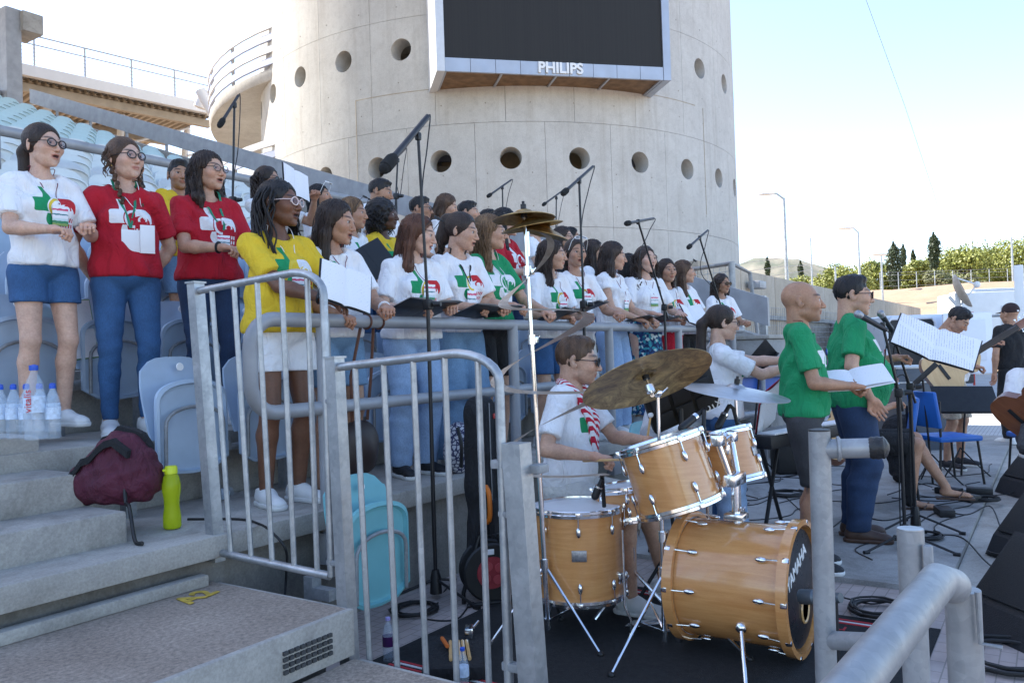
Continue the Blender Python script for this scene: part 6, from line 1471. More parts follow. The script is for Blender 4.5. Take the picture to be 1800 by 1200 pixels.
# floor tom
fc = np.array([3.53, 1.99, .385]); ft, MX = drum('maple floor tom on three legs, nearest the lower gate', fc, (0, 0, 1), .214, .41, 8, toCam(fc)+rad(22.5), None, name='floor_tom')
a = toCam(fc); mb = MB().bbox((0, 0, 0), (.004, .07, .052), .008); mb.xf(Matrix.Translation((.2155*math.cos(a), .2155*math.sin(a), .02)) @ Matrix.Rotation(a, 4, 'Z')); part('badge', mb, MATS['badge metal'] if 'badge metal' in MATS else plain('badge metal', (.30, .31, .34), .35, .9, .3, 90), ft)
for k in range(3):
    a = toCam(fc)+rad(60+120*k); ca, sa = math.cos(a), math.sin(a); part('leg', MB().tube([(.240*ca, .240*sa, .12), (.240*ca, .240*sa, -.24), (.268*ca, .268*sa, -.30), (.268*ca, .268*sa, -.372)], .0065, 8).bbox((.216*ca, .216*sa, -.11), (.03, .03, .05), .006).sph((.268*ca, .268*sa, -.372), .012), CHROME, ft)
# rack toms and snare
t1c = ond(1178, 832, 3.72); t1, _ = drum('large maple rack tom tilted to the drummer over the bass drum', t1c, (-.06, .28, .95), .185, .29, 6, rad(20), True, name='rack_tom')
t2c = ond(1276, 805, 4.05); t2, _ = drum('smaller maple rack tom beyond the chrome tom holder', t2c, (.06, .28, .95), .150, .23, 6, rad(0), True, name='rack_tom')
for tt, tc_ in ((t1, t1c), (t2, t2c)):
    m0 = Vector((3.60, 1.26, .96)); q = Vector(tc_); d = (m0-q); part('holder_arm', MB().tube([d.normalized()*.15, d*.75, d], .009, 8).bbox(d.normalized()*.165, (.07, .05, .05), .01), CHROME, tt)
sc_ = ond(1108, 880, 4.2); sn, _ = drum('snare drum between the floor tom and the large rack tom', sc_, (0, .12, .99), .178, .14, 8, 0., None, name='snare_drum')
part('stand', MB().cyl((0, 0, -.08), (0, 0, -sc_[2]+.12), .014).tube([(0, 0, -.35), (.22, .10, -sc_[2]+.02)], .01).tube([(0, 0, -.35), (-.2, .12, -sc_[2]+.02)], .01).tube([(0, 0, -.35), (0, -.24, -sc_[2]+.02)], .01).tube([(0, 0, -.12), (.14, 0, -.08)], .008).tube([(0, 0, -.12), (-.14, 0, -.08)], .008), CHROME, sn)
# cymbals
def cymbal_prof(r, bow=.028, bell=.045, bh=.020):
    p = [(.006, bow+bh)]+[(bell*math.sin(t), bow+bh*math.cos(t)*.95) for t in np.linspace(.25, 1.45, 5)]
    p += [(bell+(r-bell)*f, bow*(1-f**1.35)) for f in np.linspace(.06, 1, 14)]
    return p+[(x, z-.0016) for x, z in reversed(p)]
def cymbal(label, c, axis, r, m_, name='cymbal', washer=True):
    t = thing(name, label, 'cymbal', c); Mx = frame_of((0, 0, 0), axis)
    o = part('disc', MB().lathe(cymbal_prof(r), 64, closed_prof=True), m_, t, angle=60); o.matrix_local = Mx
    if washer: part('felt_and_nut', MB().lathe([(.0, .085), (.007, .085), (.007, .072), (.014, .070), (.014, .048), (.0, .048)], 16).lathe([(0, .024), (.016, .024), (.016, .006), (0, .006)], 16).xf(Mx), BLACK, t)
    return t
def tripod_stand(label, base, top, hr=.55, legs=(80, 200, 320), name='cymbal_stand', tilt=None, m_=CHROME, lr=.30, kinks=(.45, .72), r=.0105):
    base = np.array(base, float); top = np.array(top, float); t = thing(name, label, 'stand', base); L = top-base
    zs = [.06/max(L[2], .1), *kinks, 1.]; rr = [r*(1.25-.5*i/len(kinks)) for i in range(len(kinks)+1)]
    for i in range(len(kinks)+1): part('tube', MB().cyl(L*zs[i], L*zs[i+1], rr[i], None, 14), m_, t)
    for k in kinks: mb = MB(); mb.cyl(L*k-[0, 0, .02], L*k+[0, 0, .025], r*1.8, None, 14); mb.bbox(L*k+np.array([r*2.2, -.01, 0]), (.03, .012, .03), .004); mb.tube([L*k+np.array([r*2, -.01, .0]), L*k+np.array([r*2+.03, -.012, .02])], .004, 6); part('height_clamp', mb, m_, t)
    for a in legs:
        a = rad(a); e = np.array([lr*math.cos(a), lr*math.sin(a), .012]); mb = MB(); h1 = L*(.36/max(L[2], .5)); h0 = L*(.10/max(L[2], .5)); mid = e*.5+h1*.5
        mb.tube([h1, mid, e], .0075, 6); mb.tube([h0, mid], .006, 6); part('leg', mb, m_, t); part('rubber_foot', MB().sph(e, (.016, .016, .014)), BLACK, t)
    mb = MB(); mb.cyl(L*(.33/max(L[2], .5)), L*(.39/max(L[2], .5)), r*2, None, 12); part('leg_collar', mb, m_, t)
    return t
sA = onz(966, 1128, 0.); topA = np.array([sA[0]-.01, sA[1], 2.06]); topA = ond(921, 372, np.dot(sA+[0, 0, 1.9]-CAM, FW))
tripod_stand('tall chrome cymbal stand rising in front of the choir', sA, topA, legs=(20, 140, 260), lr=.30, kinks=(.40, .70, .86))
cymbal('upper splash cymbal on top of the tall stand', topA-[0, 0, .035], (.02, .05, 1), .148, CYM); cymbal('lower stacked cymbal tilted under the splash', topA+np.array([.02, -.03, -.075]), (-.14, .10, 1), .150, CYM, washer=False)
cymbal('thin china cymbal half seen behind the tall stand', ond(955, 412, 4.0), (.1, -.25, 1), .125, CYM, washer=False)
# spiral cymbal
hs_c = ond(934, 470, 3.72); spc = thing('spiral_cymbal', 'long pale spiral cymbal ribbon hanging from the tall stand', 'cymbal', hs_c)
mb = MB(); N = 150; vs = []
keys = [(960, 412, .05, .02), ]
for i in range(N+1):
    f = i/N; ph = -1.9+f*6.45*math.pi; rr = .05+.155*min(1, f*3.2)+.035*f; z = .13-1.16*f
    w_ = .010+.012*math.sin(math.pi*min(1, f*1.1))**.7
    d = np.array([math.cos(ph), math.sin(ph), 0]); c = d*rr+[.02+.06*f, -.045*f, z]+np.array([0, 0, .05*math.cos(ph+.8)])
    e_ = d*1.2*w_+np.array([0, 0, -w_*.25]); vs += [c-e_, c+e_, c+e_+d*.0016, c-e_+d*.0016]
fs = []
for i in range(N):
    for k in range(4): fs.append((4*i+k, 4*i+(k+1) % 4, 4*i+4+(k+1) % 4, 4*i+4+k))
mb.add(vs, fs); part('ribbon', mb, CYMPALE, spc, angle=60)
part('hanger', MB().cyl((-.02, -.0, .16), (-.02, 0, .05), .006), CHROME, spc)
# big crash seen from below
cB = ond(1140, 676, 3.55); nB = -(FW*-.42)+0
nrm = (-FW*.42+RC*.25-UC*.875); nrm /= np.linalg.norm(nrm)
cymbal('large dark crash cymbal tilted so its underside faces the camera', cB-nrm*.02, tuple(-nrm), .292, CYMDARK, name='crash_cymbal')
sB = onz(1170, 1150, 0.); dB = np.dot(sB+[0, 0, 1]-CAM, FW); topB = ond(1156, 690, dB-.02)
tsB = tripod_stand('chrome boom stand under the big crash cymbal', sB, topB, legs=(-75, 45, 165), lr=.36)
L = topB-sB; part('tilter', MB().sph(L, .022).cyl(L, cB-sB-nrm*.0+nrm*.05, .009).cyl(cB-sB+nrm*.05, cB-sB-nrm*.06, .006).lathe([(0, .03), (.02, .03), (.024, 0), (0, 0)], 16, tuple(cB-sB+nrm*.005), tuple(nrm)).tube([L+[.02, 0, -.01], L+[.06, -.02, .02]], .006), CHROME, tsB)
cC = ond(1293, 690, 4.15); cymbal('thin cymbal seen almost edge-on behind the rack toms', cC, (-.02, -.18, 1), .268, plain('dull cymbal metal', (.42, .42, .43), .35, .9, .2), name='ride_cymbal')
sC = np.array([cC[0]+.05, cC[1]+.02, 0]); tripod_stand('chrome stand under the edge-on cymbal', sC, cC+[0, 0, .02], legs=(10, 130, 250), lr=.28)
cD = ond(1240, 778, 4.35); cymbal('dull tan cymbal lying flat behind the toms', cD, (.05, .12, 1), .26, CYM, name='hi_hat'); tripod_stand('slim stand under the dull tan cymbal', (cD[0], cD[1], 0), cD, legs=(60, 180, 300), lr=.26)
# electronic pad
pdz = ond(1196, 700, 4.5); pad = thing('drum_pad_module', 'black electronic drum pad module tilted behind the big cymbal', 'drum pad', (pdz[0], pdz[1], 0)); Rp = basis((0, 0, 0), RC*.92+UC*.42, UC*.75-FW*.55-RC*.3).to_3x3()
part('body', MB().bbox((0, 0, pdz[2]), (.40, .30, .06), .015, Rp), BLACK, pad)
for i in range(2):
    for j in range(3): part('rubber_pad', MB().bbox(Vector((0, 0, pdz[2]))+Rp @ Vector((-.12+.12*j, -.07+.12*i, .034)), (.10, .10, .012), .006, Rp), plain('pad rubber', (.02, .02, .022), .8), pad)
text_part('lettering', 'DTX', .05, WHITEP, pad, basis(Vector((0, 0, pdz[2]))+Rp @ Vector((.15, -.11, .045)), RC*.92+UC*.5, UC), .001, .001)
part('stand', MB().cyl((0, 0, 0.05), (0, 0, pdz[2]-.03), .014).tube([(0, 0, .4), (.25, .1, .01)], .01).tube([(0, 0, .4), (-.2, .2, .01)], .01).tube([(0, 0, .4), (0, -.28, .01)], .01), BLACKM, pad)
# throne
th_ = thing('drum_throne', 'round black drum stool under the drummer', 'stool', (3.98, 2.32, 0)); part('seat', MB().lathe([(0, .46), (.15, .46), (.17, .49), (.16, .53), (0, .54)], 28), BLACK, th_)
part('base', MB().cyl((0, 0, .1), (0, 0, .47), .018).tube([(0, 0, .3), (.24, 0, .01)], .01).tube([(0, 0, .3), (-.12, .21, .01)], .01).tube([(0, 0, .3), (-.12, -.21, .01)], .01), CHROME, th_)
# tom microphones on clips
def clip_mic(label, p, tip, foot):
    t = thing('clip_microphone', label, 'microphone', p, group='drum microphones'); d = Vector([float(q) for q in (tip-p)]); part('body', MB().tube([(0, 0, 0), d*.45, d*.46, d], [.010, .012, .018, .019], 12).sph(d, .018), BLACK, t)
    part('collar', MB().cyl(d*.40, d*.50, .0195, None, 14), CHROME, t); f_ = Vector([float(q) for q in (foot-p)]); part('clip_arm', MB().tube([(0, 0, 0), f_*.3+Vector((0, 0, .05)), f_], .010, 8), BLACK, t)
clip_mic('clip microphone over the large rack tom', ond(1240, 718, 4.0), ond(1198, 752, 3.9), ond(1235, 790, 3.9)); clip_mic('clip microphone over the smaller rack tom', ond(1282, 712, 4.1), ond(1262, 750, 4.05), ond(1308, 790, 4.1)); clip_mic('clip microphone on the floor tom rim', ond(1058, 842, 3.85), ond(1046, 872, 3.86), ond(1062, 890, 3.92))
# bass drum microphone
bm = thing('kick_microphone', 'grey microphone pointing into the bass drum port', 'microphone', tuple(np.append(ond(1440, 1052, 3.25)[:2], 0))); p0 = ond(1408, 1048, 3.34); p1 = ond(1478, 1050, 3.2)
wpart('body', MB().tube([p0, p0+(p1-p0)*.35, p0+(p1-p0)*.4, p1], [.030, .031, .022, .020], 16), plain('grey mic body', (.10, .12, .14), .4, .4), bm); wpart('stand', MB().cyl((p1[0], p1[1]+.02, .01), (p1[0], p1[1]+.02, p1[2]), .009).lathe([(0, 0), (.09, 0), (.09, .015), (0, .02)], 20, (p1[0], p1[1]+.02, 0)), BLACKM, bm)
# ------------------------------------------------------------------ microphone stands
def mic_stand(label, base, clutch, top, mic, tail, zb=None, foam=True, rb=.011, group='choir microphone stands', lr=.33, big=1.):
    base = np.array(base, float); t = thing('microphone_stand', label, 'microphone stand', base, group=group)
    q = lambda p: np.asarray(p)-base
    part('pole', MB().cyl((0, 0, .03), q(clutch), rb, None, 12), BLACKM, t)
    part('boom', MB().cyl(q(clutch)-(q(top)-q(clutch))/np.linalg.norm(q(top)-q(clutch))*.12, q(top), rb*.8, None, 10), BLACKM, t)
    part('clutch', MB().bbox(q(clutch), (.045, .05, .06), .012).cyl(q(clutch)+[.02, -.03, 0], q(clutch)+[.03, -.07, 0], .018, .014), BLACK, t)
    m, l = q(mic), q(tail); d = (m-l)/np.linalg.norm(m-l); mo = part('microphone', MB().tube([l, l+(m-l)*.55, m-d*.03], [.011*big, .012*big, .0135*big], 12), plain('mic grey barrel', (.05, .05, .055), .4, .5), t)
    if foam: part('foam_windscreen', MB().tube([m-d*.075*big, m-d*.055*big, m-d*.01, m+d*.01], [.016*big, .024*big, .024*big, .012*big], 14).sph(m, .021*big), FOAM, mo)
    else: part('grille_ball', MB().sph(m, .026).cyl(m-d*.03, m, .02, .026), plain('steel mesh ball', (.35, .36, .38), .5, .8, .3, 150), mo)
    part('clip', MB().bbox(q(top), (.03, .03, .045), .008), BLACK, t)
    for a in (20, 140, 260):
        a = rad(a); e = np.array([lr*math.cos(a), lr*math.sin(a), .012]); part('leg', MB().tube([(0, 0, .11), e], .008, 8).tube([e*.93, e*1.06+[0, 0, -.001]], .012, 8), BLACKM, t)
    part('hub', MB().lathe([(0, .03), (.035, .03), (.03, .12), (.02, .16), (0, .16)], 16), BLACK, t)
    cab = [l, l-d*.03+np.array([0, 0, -.02]), l*.5+q(top)*.5+np.array([.03, 0, -.12]), q(top)+np.array([.03, .01, -.35]), q(clutch)+np.array([.022, .02, .02]), np.array([.03, .03, .15]), np.array([.2, .05, .012])]
    part('cable', MB().tube(spline(cab, 6), .004, 6), RUBBER, t)
    return t
VM = 2.93
b1 = onz(767, 1050, 0.); b1 = onv(767, 1052, 2.95)*[1, 1, 0]; X = lambda x, y: onv(x, y, 2.95)
mic_stand('tall black mic stand nearest the camera, in front of the jeans at the rail', b1, X(752, 535), X(735, 240), X(676, 296), X(752, 205), big=1.5)
b5 = X(1032, 800)*[1, 1, 0]; mic_stand('black mic stand directly behind the drummer', b5, X(1026, 535), X(1018, 318), X(990, 340), X(1042, 293))
b6 = X(1176, 790)*[1, 1, 0]; mic_stand('black mic stand leaning before the floral skirt', b6, X(1168, 540), X(1122, 390), X(1101, 393), X(1149, 384))
b7 = X(1284, 770)*[1, 1, 0]; mic_stand('black mic stand before the last singer at the rail end', b7, X(1272, 553), X(1230, 418), X(1210, 435), X(1244, 405))
Y2 = lambda x, y, v: onv(x, y, v)
def back_stand(label, px, pyb, top, mic, tail, v, zf): b = Y2(px, pyb, v); mic_stand(label, (b[0], b[1], zf), Y2(px, pyb, v), Y2(*top, v), Y2(*mic, v), Y2(*tail, v), lr=.22)
back_stand('mic stand at upper left above the woman with round glasses', 409, 352, (412, 185), (386, 221), (419, 168), 5.35, 1.34)
back_stand('mic stand standing before the left part of the tower, beside the man looking down', 696, 345, (699, 282), (679, 294), (712, 262), 5.4, 1.34)
back_stand('small mic stand against the tower above the young man with stubble', 884, 372, (883, 330), (858, 345), (899, 316), 5.5, 1.34)
back_stand('small mic stand against the tower left of the boom behind the drummer', 977, 420, (978, 348), (955, 360), (992, 333), 5.5, 1.34)
# ------------------------------------------------------------------ drummer and band
SW = (4.08, 2.32)
P_dr = person('drummer with sunglasses, white tee and red and white neckerchief', (3.98, 2.30, 0), RD(278), H=1.74, fem=False, skin='light', hair=('short', 'brown'), head=(RD(18), .06, 0), shirt='white', low=('shorts', 'offwhite'), shoes='w', seat=.53, feet=((.16, -.48, .085), (-.20, -.40, .085)), hands=((.10, -.42, .84), (-.30, -.26, .80)), hpose='grip', glasses='s', group='band', lean=.10)
sf = MB(); U_ = P_dr['up']; s = P_dr['s']
for q in (-1, 1):
    pts = [U_((q*.02, .075, 1.46)), U_((q*.075, .02, 1.455)), U_((q*.068, -.06, 1.40))]+[P_dr['front'](q*(.06-.045*t), 1.38-.30*t, .012) for t in (.15, .4, .7, 1.)]
    sf.tube([p*s for p in spline(pts, 4)], [.024*s]*(len(spline(pts, 4))-4)+[.02*s, .018*s, .015*s, .008*s], 8)
def _scarf(k):
    t = NT(k); wv = t.n('ShaderNodeTexWave'); t.l(t.coord('Object', (1, 1, 1), (.5, .6, 0)), wv.inputs['Vector']); wv.inputs['Scale'].default_value = 14; wv.inputs['Distortion'].default_value = 1.5
    return t.done(t.ramp(wv.outputs['Fac'], [(.0, (.75, .74, .75)), (.5, (.50, .012, .04))], 'CONSTANT'), .85)
part('neckerchief', sf, mat('red white neckerchief', _scarf), P_dr['root'])
wr = P_dr['arms']
for i, nm in enumerate(('drumstick resting across the floor tom', 'felt-tipped drumstick held upright by the drummer')):
    w0 = world_of(P_dr, wr[1-i][3]*s); d = (np.array([-.12, -.25, .03]) if i == 0 else np.array([.0, -.03, .16])); t = thing('drumstick', nm, 'drumstick', w0+[0, 0, -.02]); part('stick', MB().tube([-d*.3, d], [.008, .006], 8), SPRUCE, t)
    part('tip', MB().sph(d, .016 if i else .008), PAPER if i else SPRUCE, t)
def stand_at(px, pytop, pyfoot, z=.03):
    p = onz(px+(pyfoot-pytop)*.032, pyfoot, z); dep = np.dot(p-CAM, FW); top = ond(px, pytop, dep); return (p[0], p[1], z), top[2]-z-.01
pos, H = stand_at(1408, 492, 998)
P_bald = person('bald man in green tee and dark denim shorts holding sheet music', pos, RD(286), H=H, fem=False, skin='olive', hair=None, girth=1.04, head=(RD(2), .0, 0), shirt='green', low=('shorts', 'denimblack'), lowhem=.50, shoes='b', hands=((.04, -.27, 1.09), (-.10, -.25, 1.08)), group='band', extras=(('cord', CORD_R, 1.2, .02),))
mb = MB(); sg = P_bald['front'](.03, 1.25, .02)*P_bald['s']
for q in (-1, 1): mb.sph((sg[0]+.01, sg[1], sg[2]+q*.028), (.022, .008, .024), 12, 8)
part('hung_sunglasses', mb, plain('blue mirror lens', (.02, .06, .25), .08, .6), P_bald['root'])
pos, H = stand_at(1496, 484, 946)
P_big = person('heavy man with dark hair and glasses in green tee and jeans at the microphone', pos, RD(290), H=H, fem=False, skin='light', hair=('short', 'black'), girth=1.5, head=(RD(2), .06, 0), mouth=.55, shirt='green', sleeve=.75, hem=.86, low=('trousers', 'denimdark'), shoes='br', hands=((.24, -.30, 1.16), (-.26, -.06, .92)), hpose=('grip', 'relax'), group='band', glasses='b')
pos, H = stand_at(1672, 541, 822)
P_gui = person('guitarist in white tee and beige shorts looking down at his guitar', pos, RD(252), H=H+.04, fem=False, skin='tan', hair=('short', 'black'), head=(RD(6), .72, 0), shirt='plainwhite', low=('shorts', 'beige'), lowhem=.52, shoes='b', hands=((.42, -.24, 1.28), (-.10, -.26, 1.06)), hpose='grip', group='band', stance=.16)
p = ond(1778, 600, 10.6); P_blk = person('man in black tee and dark cap seen from behind', (p[0], p[1], 0), RD(45), H=1.80, fem=False, skin='tan', hair=None, head=(RD(0), .0, 0), shirt='black', low=('trousers', 'black'), hands=((.24, -.02, .86), (-.24, -.02, .86)), hpose='relax', group='band')
cp = P_blk; V = MB().sph((0, .016, .042), (.084, .103, .088), 20, 12); V2 = MB(); V2.v = [q for q in V.v]; V2.f = V.f; V2.mi = V.mi
capv = cp['toh'](np.array([(x, y, max(z, .012)) for x, y, z in V.v]))*cp['s']; mb = MB(); mb.add(capv, V.f); part('cap', mb, plain('dark cap', (.03, .015, .015), .85), cp['root'])
br_ = cp['toh'](np.array([(-.06, -.07, .02), (-.045, -.16, .012), (0, -.18, .01), (.045, -.16, .012), (.06, -.07, .02), (-.06, -.07, .026), (-.045, -.16, .018), (0, -.18, .016), (.045, -.16, .018), (.06, -.07, .026)]))*cp['s']
part('cap_peak', MB().add(br_, [(4, 3, 2, 1, 0), (5, 6, 7, 8, 9), (0, 1, 6, 5), (1, 2, 7, 6), (2, 3, 8, 7), (3, 4, 9, 8)]), plain('dark cap', (.03, .015, .015), .85), cp['root'])
cbp = cp['toh'](np.array([(0, .122, .03)]))[0]*cp['s']; part('cap_label', MB().bbox(cbp, (.03, .004, .018), .001), PAPER, cp['root'])
text_part('back_print', 'AUDICENT', .045, PAPER, cp['root'], basis((0, .142*cp['s'], 1.40*cp['s']), (-1, 0, 0), (0, 0, 1)), .001)
# keyboard player
p = ond(1266, 600, 5.55); P_key = person('young woman with ponytail and glasses reaching over a music stand', (p[0], p[1], .03), RD(302), H=1.60, skin='fair', hair=('pony', 'dark'), head=(RD(6), .10, 0), shirt='white', low=('trousers', 'denim'), hands=((.02, -.50, 1.30), (-.10, -.46, 1.26)), hpose='relax', glasses='t', group='band')
p = ond(1160, 640, 5.15); P_per = person('seated percussionist hidden behind the big cymbal', (p[0], p[1], 0), RD(285), H=1.70, skin='tan', hair=('short', 'black'), fem=False, head=(RD(10), .3, 0), shirt='plainwhite', low=('trousers', 'denimlight'), seat=.46, feet=((.15, -.45, .085), (-.15, -.45, .085)), hands=((.16, -.36, .80), (-.16, -.36, .80)), shoes='w', group='band')
st_ = thing('stool', 'plain black stool under the hidden percussionist', 'stool', (p[0], p[1]+.02, 0)); part('seat', MB().lathe([(0, .40), (.17, .40), (.17, .45), (0, .46)], 20), BLACK, st_); part('legs', MB().tube([(.1, .1, .4), (.18, .18, 0)], .012).tube([(-.1, .1, .4), (-.18, .18, 0)], .012).tube([(.1, -.1, .4), (.18, -.18, 0)], .012).tube([(-.1, -.1, .4), (-.18, -.18, 0)], .012), BLACKM, st_)
# seated guitarists
p = onz(1555, 900, .03); P_st = person('seated guitarist in sandals hidden behind the two men in green', (p[0]+.25, p[1]+.22, .03), RD(282), H=1.74, fem=False, skin='tan', hair=('short', 'dark'), head=(0, .4, 0), shirt='plainwhite', low=('shorts', 'black'), shoes='sandal', seat=.46, feet=((.06, -.62, .15), (-.10, -.36, .085)), hands=((.40, -.22, .95), (-.12, -.25, .80)), group='band')
p = ond(1828, 700, 6.7); P_se = person('seated guitarist with crossed leg cut by the right edge', (p[0], p[1], 0), RD(208), H=1.72, fem=False, skin='fair', hair=('short', 'black'), head=(RD(-20), .5, 0), shirt='plainwhite', low=('shorts', 'grey'), shoes='b', seat=.47, feet=((.30, -.30, .085), (-.34, -.46, .52)), hands=((.34, -.24, 1.02), (-.16, -.30, .80)), hpose='grip', group='band')
# ------------------------------------------------------------------ guitars
def guitar(label, c, neck, face, m_=SPRUCE, cutaway=True, size=1.):
    """c = sound hole; neck = direction of the neck; face = direction the top faces"""
    x = Vector([float(q) for q in neck]).normalized(); z = Vector([float(q) for q in face]); z = (z-x*x.dot(z)).normalized(); y = z.cross(x); Mx = Matrix(((x.x, y.x, z.x), (x.y, y.y, z.y), (x.z, y.z, z.z))).to_4x4() @ Matrix.Scale(size, 4)
    t = thing('guitar', label, 'guitar', c); P = []; n = 56
    for k in range(n):
        a = 2*math.pi*k/n; u = math.cos(a); x_ = -.12+.245*u; f = (u+1)/2
        hw_ = .195*math.sqrt(max(0, 1-((f-.28)/.36)**2)) if f < .28 else 0
        w1 = .198*math.exp(-((f-.27)/.30)**4); w2 = .145*math.exp(-((f-.83)/.22)**4); w_ = max(w1, w2, .112*math.exp(-((f-.60)/.3)**2))*min(1, (abs(math.sin(a))/.35)**.6 if abs(math.sin(a)) < .35 else 1)
        if cutaway and math.sin(a) < 0 and f > .78: w_ *= max(.25, 1-(f-.78)*3.)
        P.append((x_, math.copysign(w_, math.sin(a))))
    mb = MB(); mb.prism([(a, b, -.09) for a, b in P], (0, 0, 0), (0, 0, .088)); mb.xf(Mx); part('body', mb, MAHOG, t, angle=50)
    mb = MB(); mb.prism([(a*1., b*1., -.0025) for a, b in P], (0, 0, 0), (0, 0, .004)); mb.xf(Mx); part('top', mb, m_, t, angle=50)
    part('sound_hole', MB().lathe([(0, .0025), (.05, .0025)], 24).xf(Mx), plain('dark sound hole', (.01, .008, .006), .9), t); part('rosette', MB().torus((0, 0, .002), .055, .0025, (0, 0, 1), 28, 5).xf(Mx), BLACK, t)
    part('bridge', MB().bbox((-.22, 0, .006), (.03, .15, .01), .003).xf(Mx), BLACK, t)
    nk = part('neck', MB().bbox((.30, 0, .002), (.42, .05, .022), .006).bbox((.27, 0, .017), (.46, .054, .008), .002).xf(Mx), MAHOG, t)
    part('fret_board', MB().bbox((.28, 0, .022), (.46, .056, .004), .001).xf(Mx), plain('dark fret board', (.03, .018, .012), .5), nk)
    hd = part('headstock', MB().bbox((.58, 0, -.006), (.17, .07, .016), .005, Matrix.Rotation(.12, 3, 'Y')).xf(Mx), MAHOG, t)
    for k in range(3):
        for s_ in (-1, 1): part('tuner', MB().cyl((.53+.045*k, s_*.036, -.004), (.53+.045*k, s_*.055, -.004), .003).bbox((.53+.045*k, s_*.06, -.004), (.016, .012, .01), .003).xf(Mx), CHROME, hd)
    part('strings', MB().tube([(-.22, -.02, .012), (.5, -.018, .03)], .0008, 3).tube([(-.22, 0, .012), (.5, 0, .03)], .0008, 3).tube([(-.22, .02, .012), (.5, .018, .03)], .0008, 3).xf(Mx), CHROME, t)
    return t
dG = np.dot(np.array(P_gui['root'].location)-CAM, FW)-.22
g0, g1 = ond(1698, 630, dG), ond(1790, 573, dG-.05)
guitar('natural top acoustic guitar with cutaway played by the standing guitarist', g0, g1-g0, -FW*.8-RC*.15+UC*.15, SPRUCE, True, 1.15)
g0, g1 = ond(1822, 706, 6.3), ond(1870, 672, 6.1); guitar('dark amber guitar at the right edge held by the seated guitarist', g0, g1-g0, -FW*.8-RC*.4, MAHOG, False, .95)
g0 = ond(1486, 742, 6.6); guitar('guitar glimpsed between the two men in green', g0, RC*.7+UC*.5+FW*.3, -FW*.7-RC*.6, SPRUCE, False)
# ------------------------------------------------------------------ vocal mics, music stands, chairs
bmp = onz(1592, 950, .03)
def vstand(label, foot, cl, tip, tail): b = onz(*foot, .03); d = np.dot(b-CAM, FW); mic_stand(label, b, ond(*cl, d), ond(*tail, d-.02), ond(*tip, d-.05), ond(tail[0]+6, tail[1]+8, d-.02), foam=False, group='vocal microphone stands', big=1.5, lr=.3)
vstand('vocal microphone stand right before the heavy man', (1592, 965), (1580, 690), (1508, 552), (1552, 572))
vstand('second vocal microphone stand beside the heavy man', (1610, 930), (1600, 680), (1548, 551), (1566, 578))
def music_stand(label, foot, c, x, up_, z=.03, sheets=None, w_=.5, h_=.34):
    b = onz(*foot, z); t = thing('music_stand', label, 'music stand', b); d = np.dot(b-CAM, FW); cc = ond(*c, d)-b; X_ = Vector([float(q) for q in x]).normalized(); u = Vector([float(q) for q in up_]); u = (u-X_*X_.dot(u)).normalized(); n = X_.cross(u); R = Matrix((X_, u, n)).transposed()
    part('desk', MB().bbox(cc, (w_, h_, .006), .003, R).bbox(Vector(cc)+R @ Vector((0, -h_/2, .02)), (w_, .006, .05), .002, R), BLACKM, t)
    part('pole', MB().cyl((0, 0, .03), (cc[0], cc[1], cc[2]-.02), .010), BLACKM, t)
    for a in (30, 150, 270): a = rad(a); part('leg', MB().tube([(0, 0, .30), (.12*math.cos(a), .12*math.sin(a), .16), (.27*math.cos(a), .27*math.sin(a), .01)], .007, 6), BLACKM, t)
    return t, b, cc, X_, u
music_stand('black music stand desk before the standing guitarist', (1690, 840), (1697, 702), RC, UC*.8+FW*.5, 0., None, .62, .30)
music_stand('slanted music stand with pages edge-on by the blue chair', (1640, 855), (1622, 664), RC*.62+UC*.62-FW*.1, FW*.9+RC*.2, 0., None, .34, .10)
fb = np.dot(np.array(P_big['root'].location)-CAM, FW)
folder('large open songbook with printed staves before the heavy man', ond(1642, 606, fb-.05), RC*.85-UC*.36-FW*.35, RC*.45+UC*.6+FW*.5, .54, .31, .12, SCORE)
folder('loose sheet music held by the bald man', ond(1500, 668, np.dot(np.array(P_bald['root'].location)-CAM, FW)-.04), RC*.9+UC*.14-FW*.2, FW*.85+UC*.35+RC*.1, .40, .26, .08, SCORE2, cover=PAPER)
mst, b, cc, X_, u = music_stand('tilted black tablet stand reached by the young woman with ponytail', (1320, 830), (1337, 628), RC*.55+UC*.65, UC*.4-FW*.5-RC*.6, .03, None, .34, .26)
CHB = plain('blue chair plastic', (.02, .14, .50), .45, 0., .1)
def chair(label, foot, ang, z=0.):
    b = onz(*foot, z); t = thing('blue_chair', label, 'chair', b, ang, 'blue chairs of the band')
    part('seat', MB().bbox((0, 0, .45), (.44, .42, .05), .02), CHB, t); part('backrest', MB().bbox((0, .22, .72), (.42, .04, .34), .018, Matrix.Rotation(-.15, 3, 'X')), CHB, t)
    for a in (-1, 1):
        part('leg', MB().tube([(a*.19, -.17, .43), (a*.21, -.21, .0)], .011, 8), BLACKM, t); part('leg', MB().tube([(a*.19, .19, .80), (a*.19, .19, .43), (a*.21, .23, .0)], .011, 8), BLACKM, t)
    return t
chair('empty blue chair right of the vocal mics', (1668, 852), RD(40)); chair('blue chair behind the heavy man', (1560, 880), RD(192)); chair('blue chair under the seated guitarist at the right edge', (1835, 850), RD(118))
jk = thing('black_jacket', 'black jacket and bag hanging over the blue chair behind the heavy man', 'jacket', onz(1585, 850, 0.))
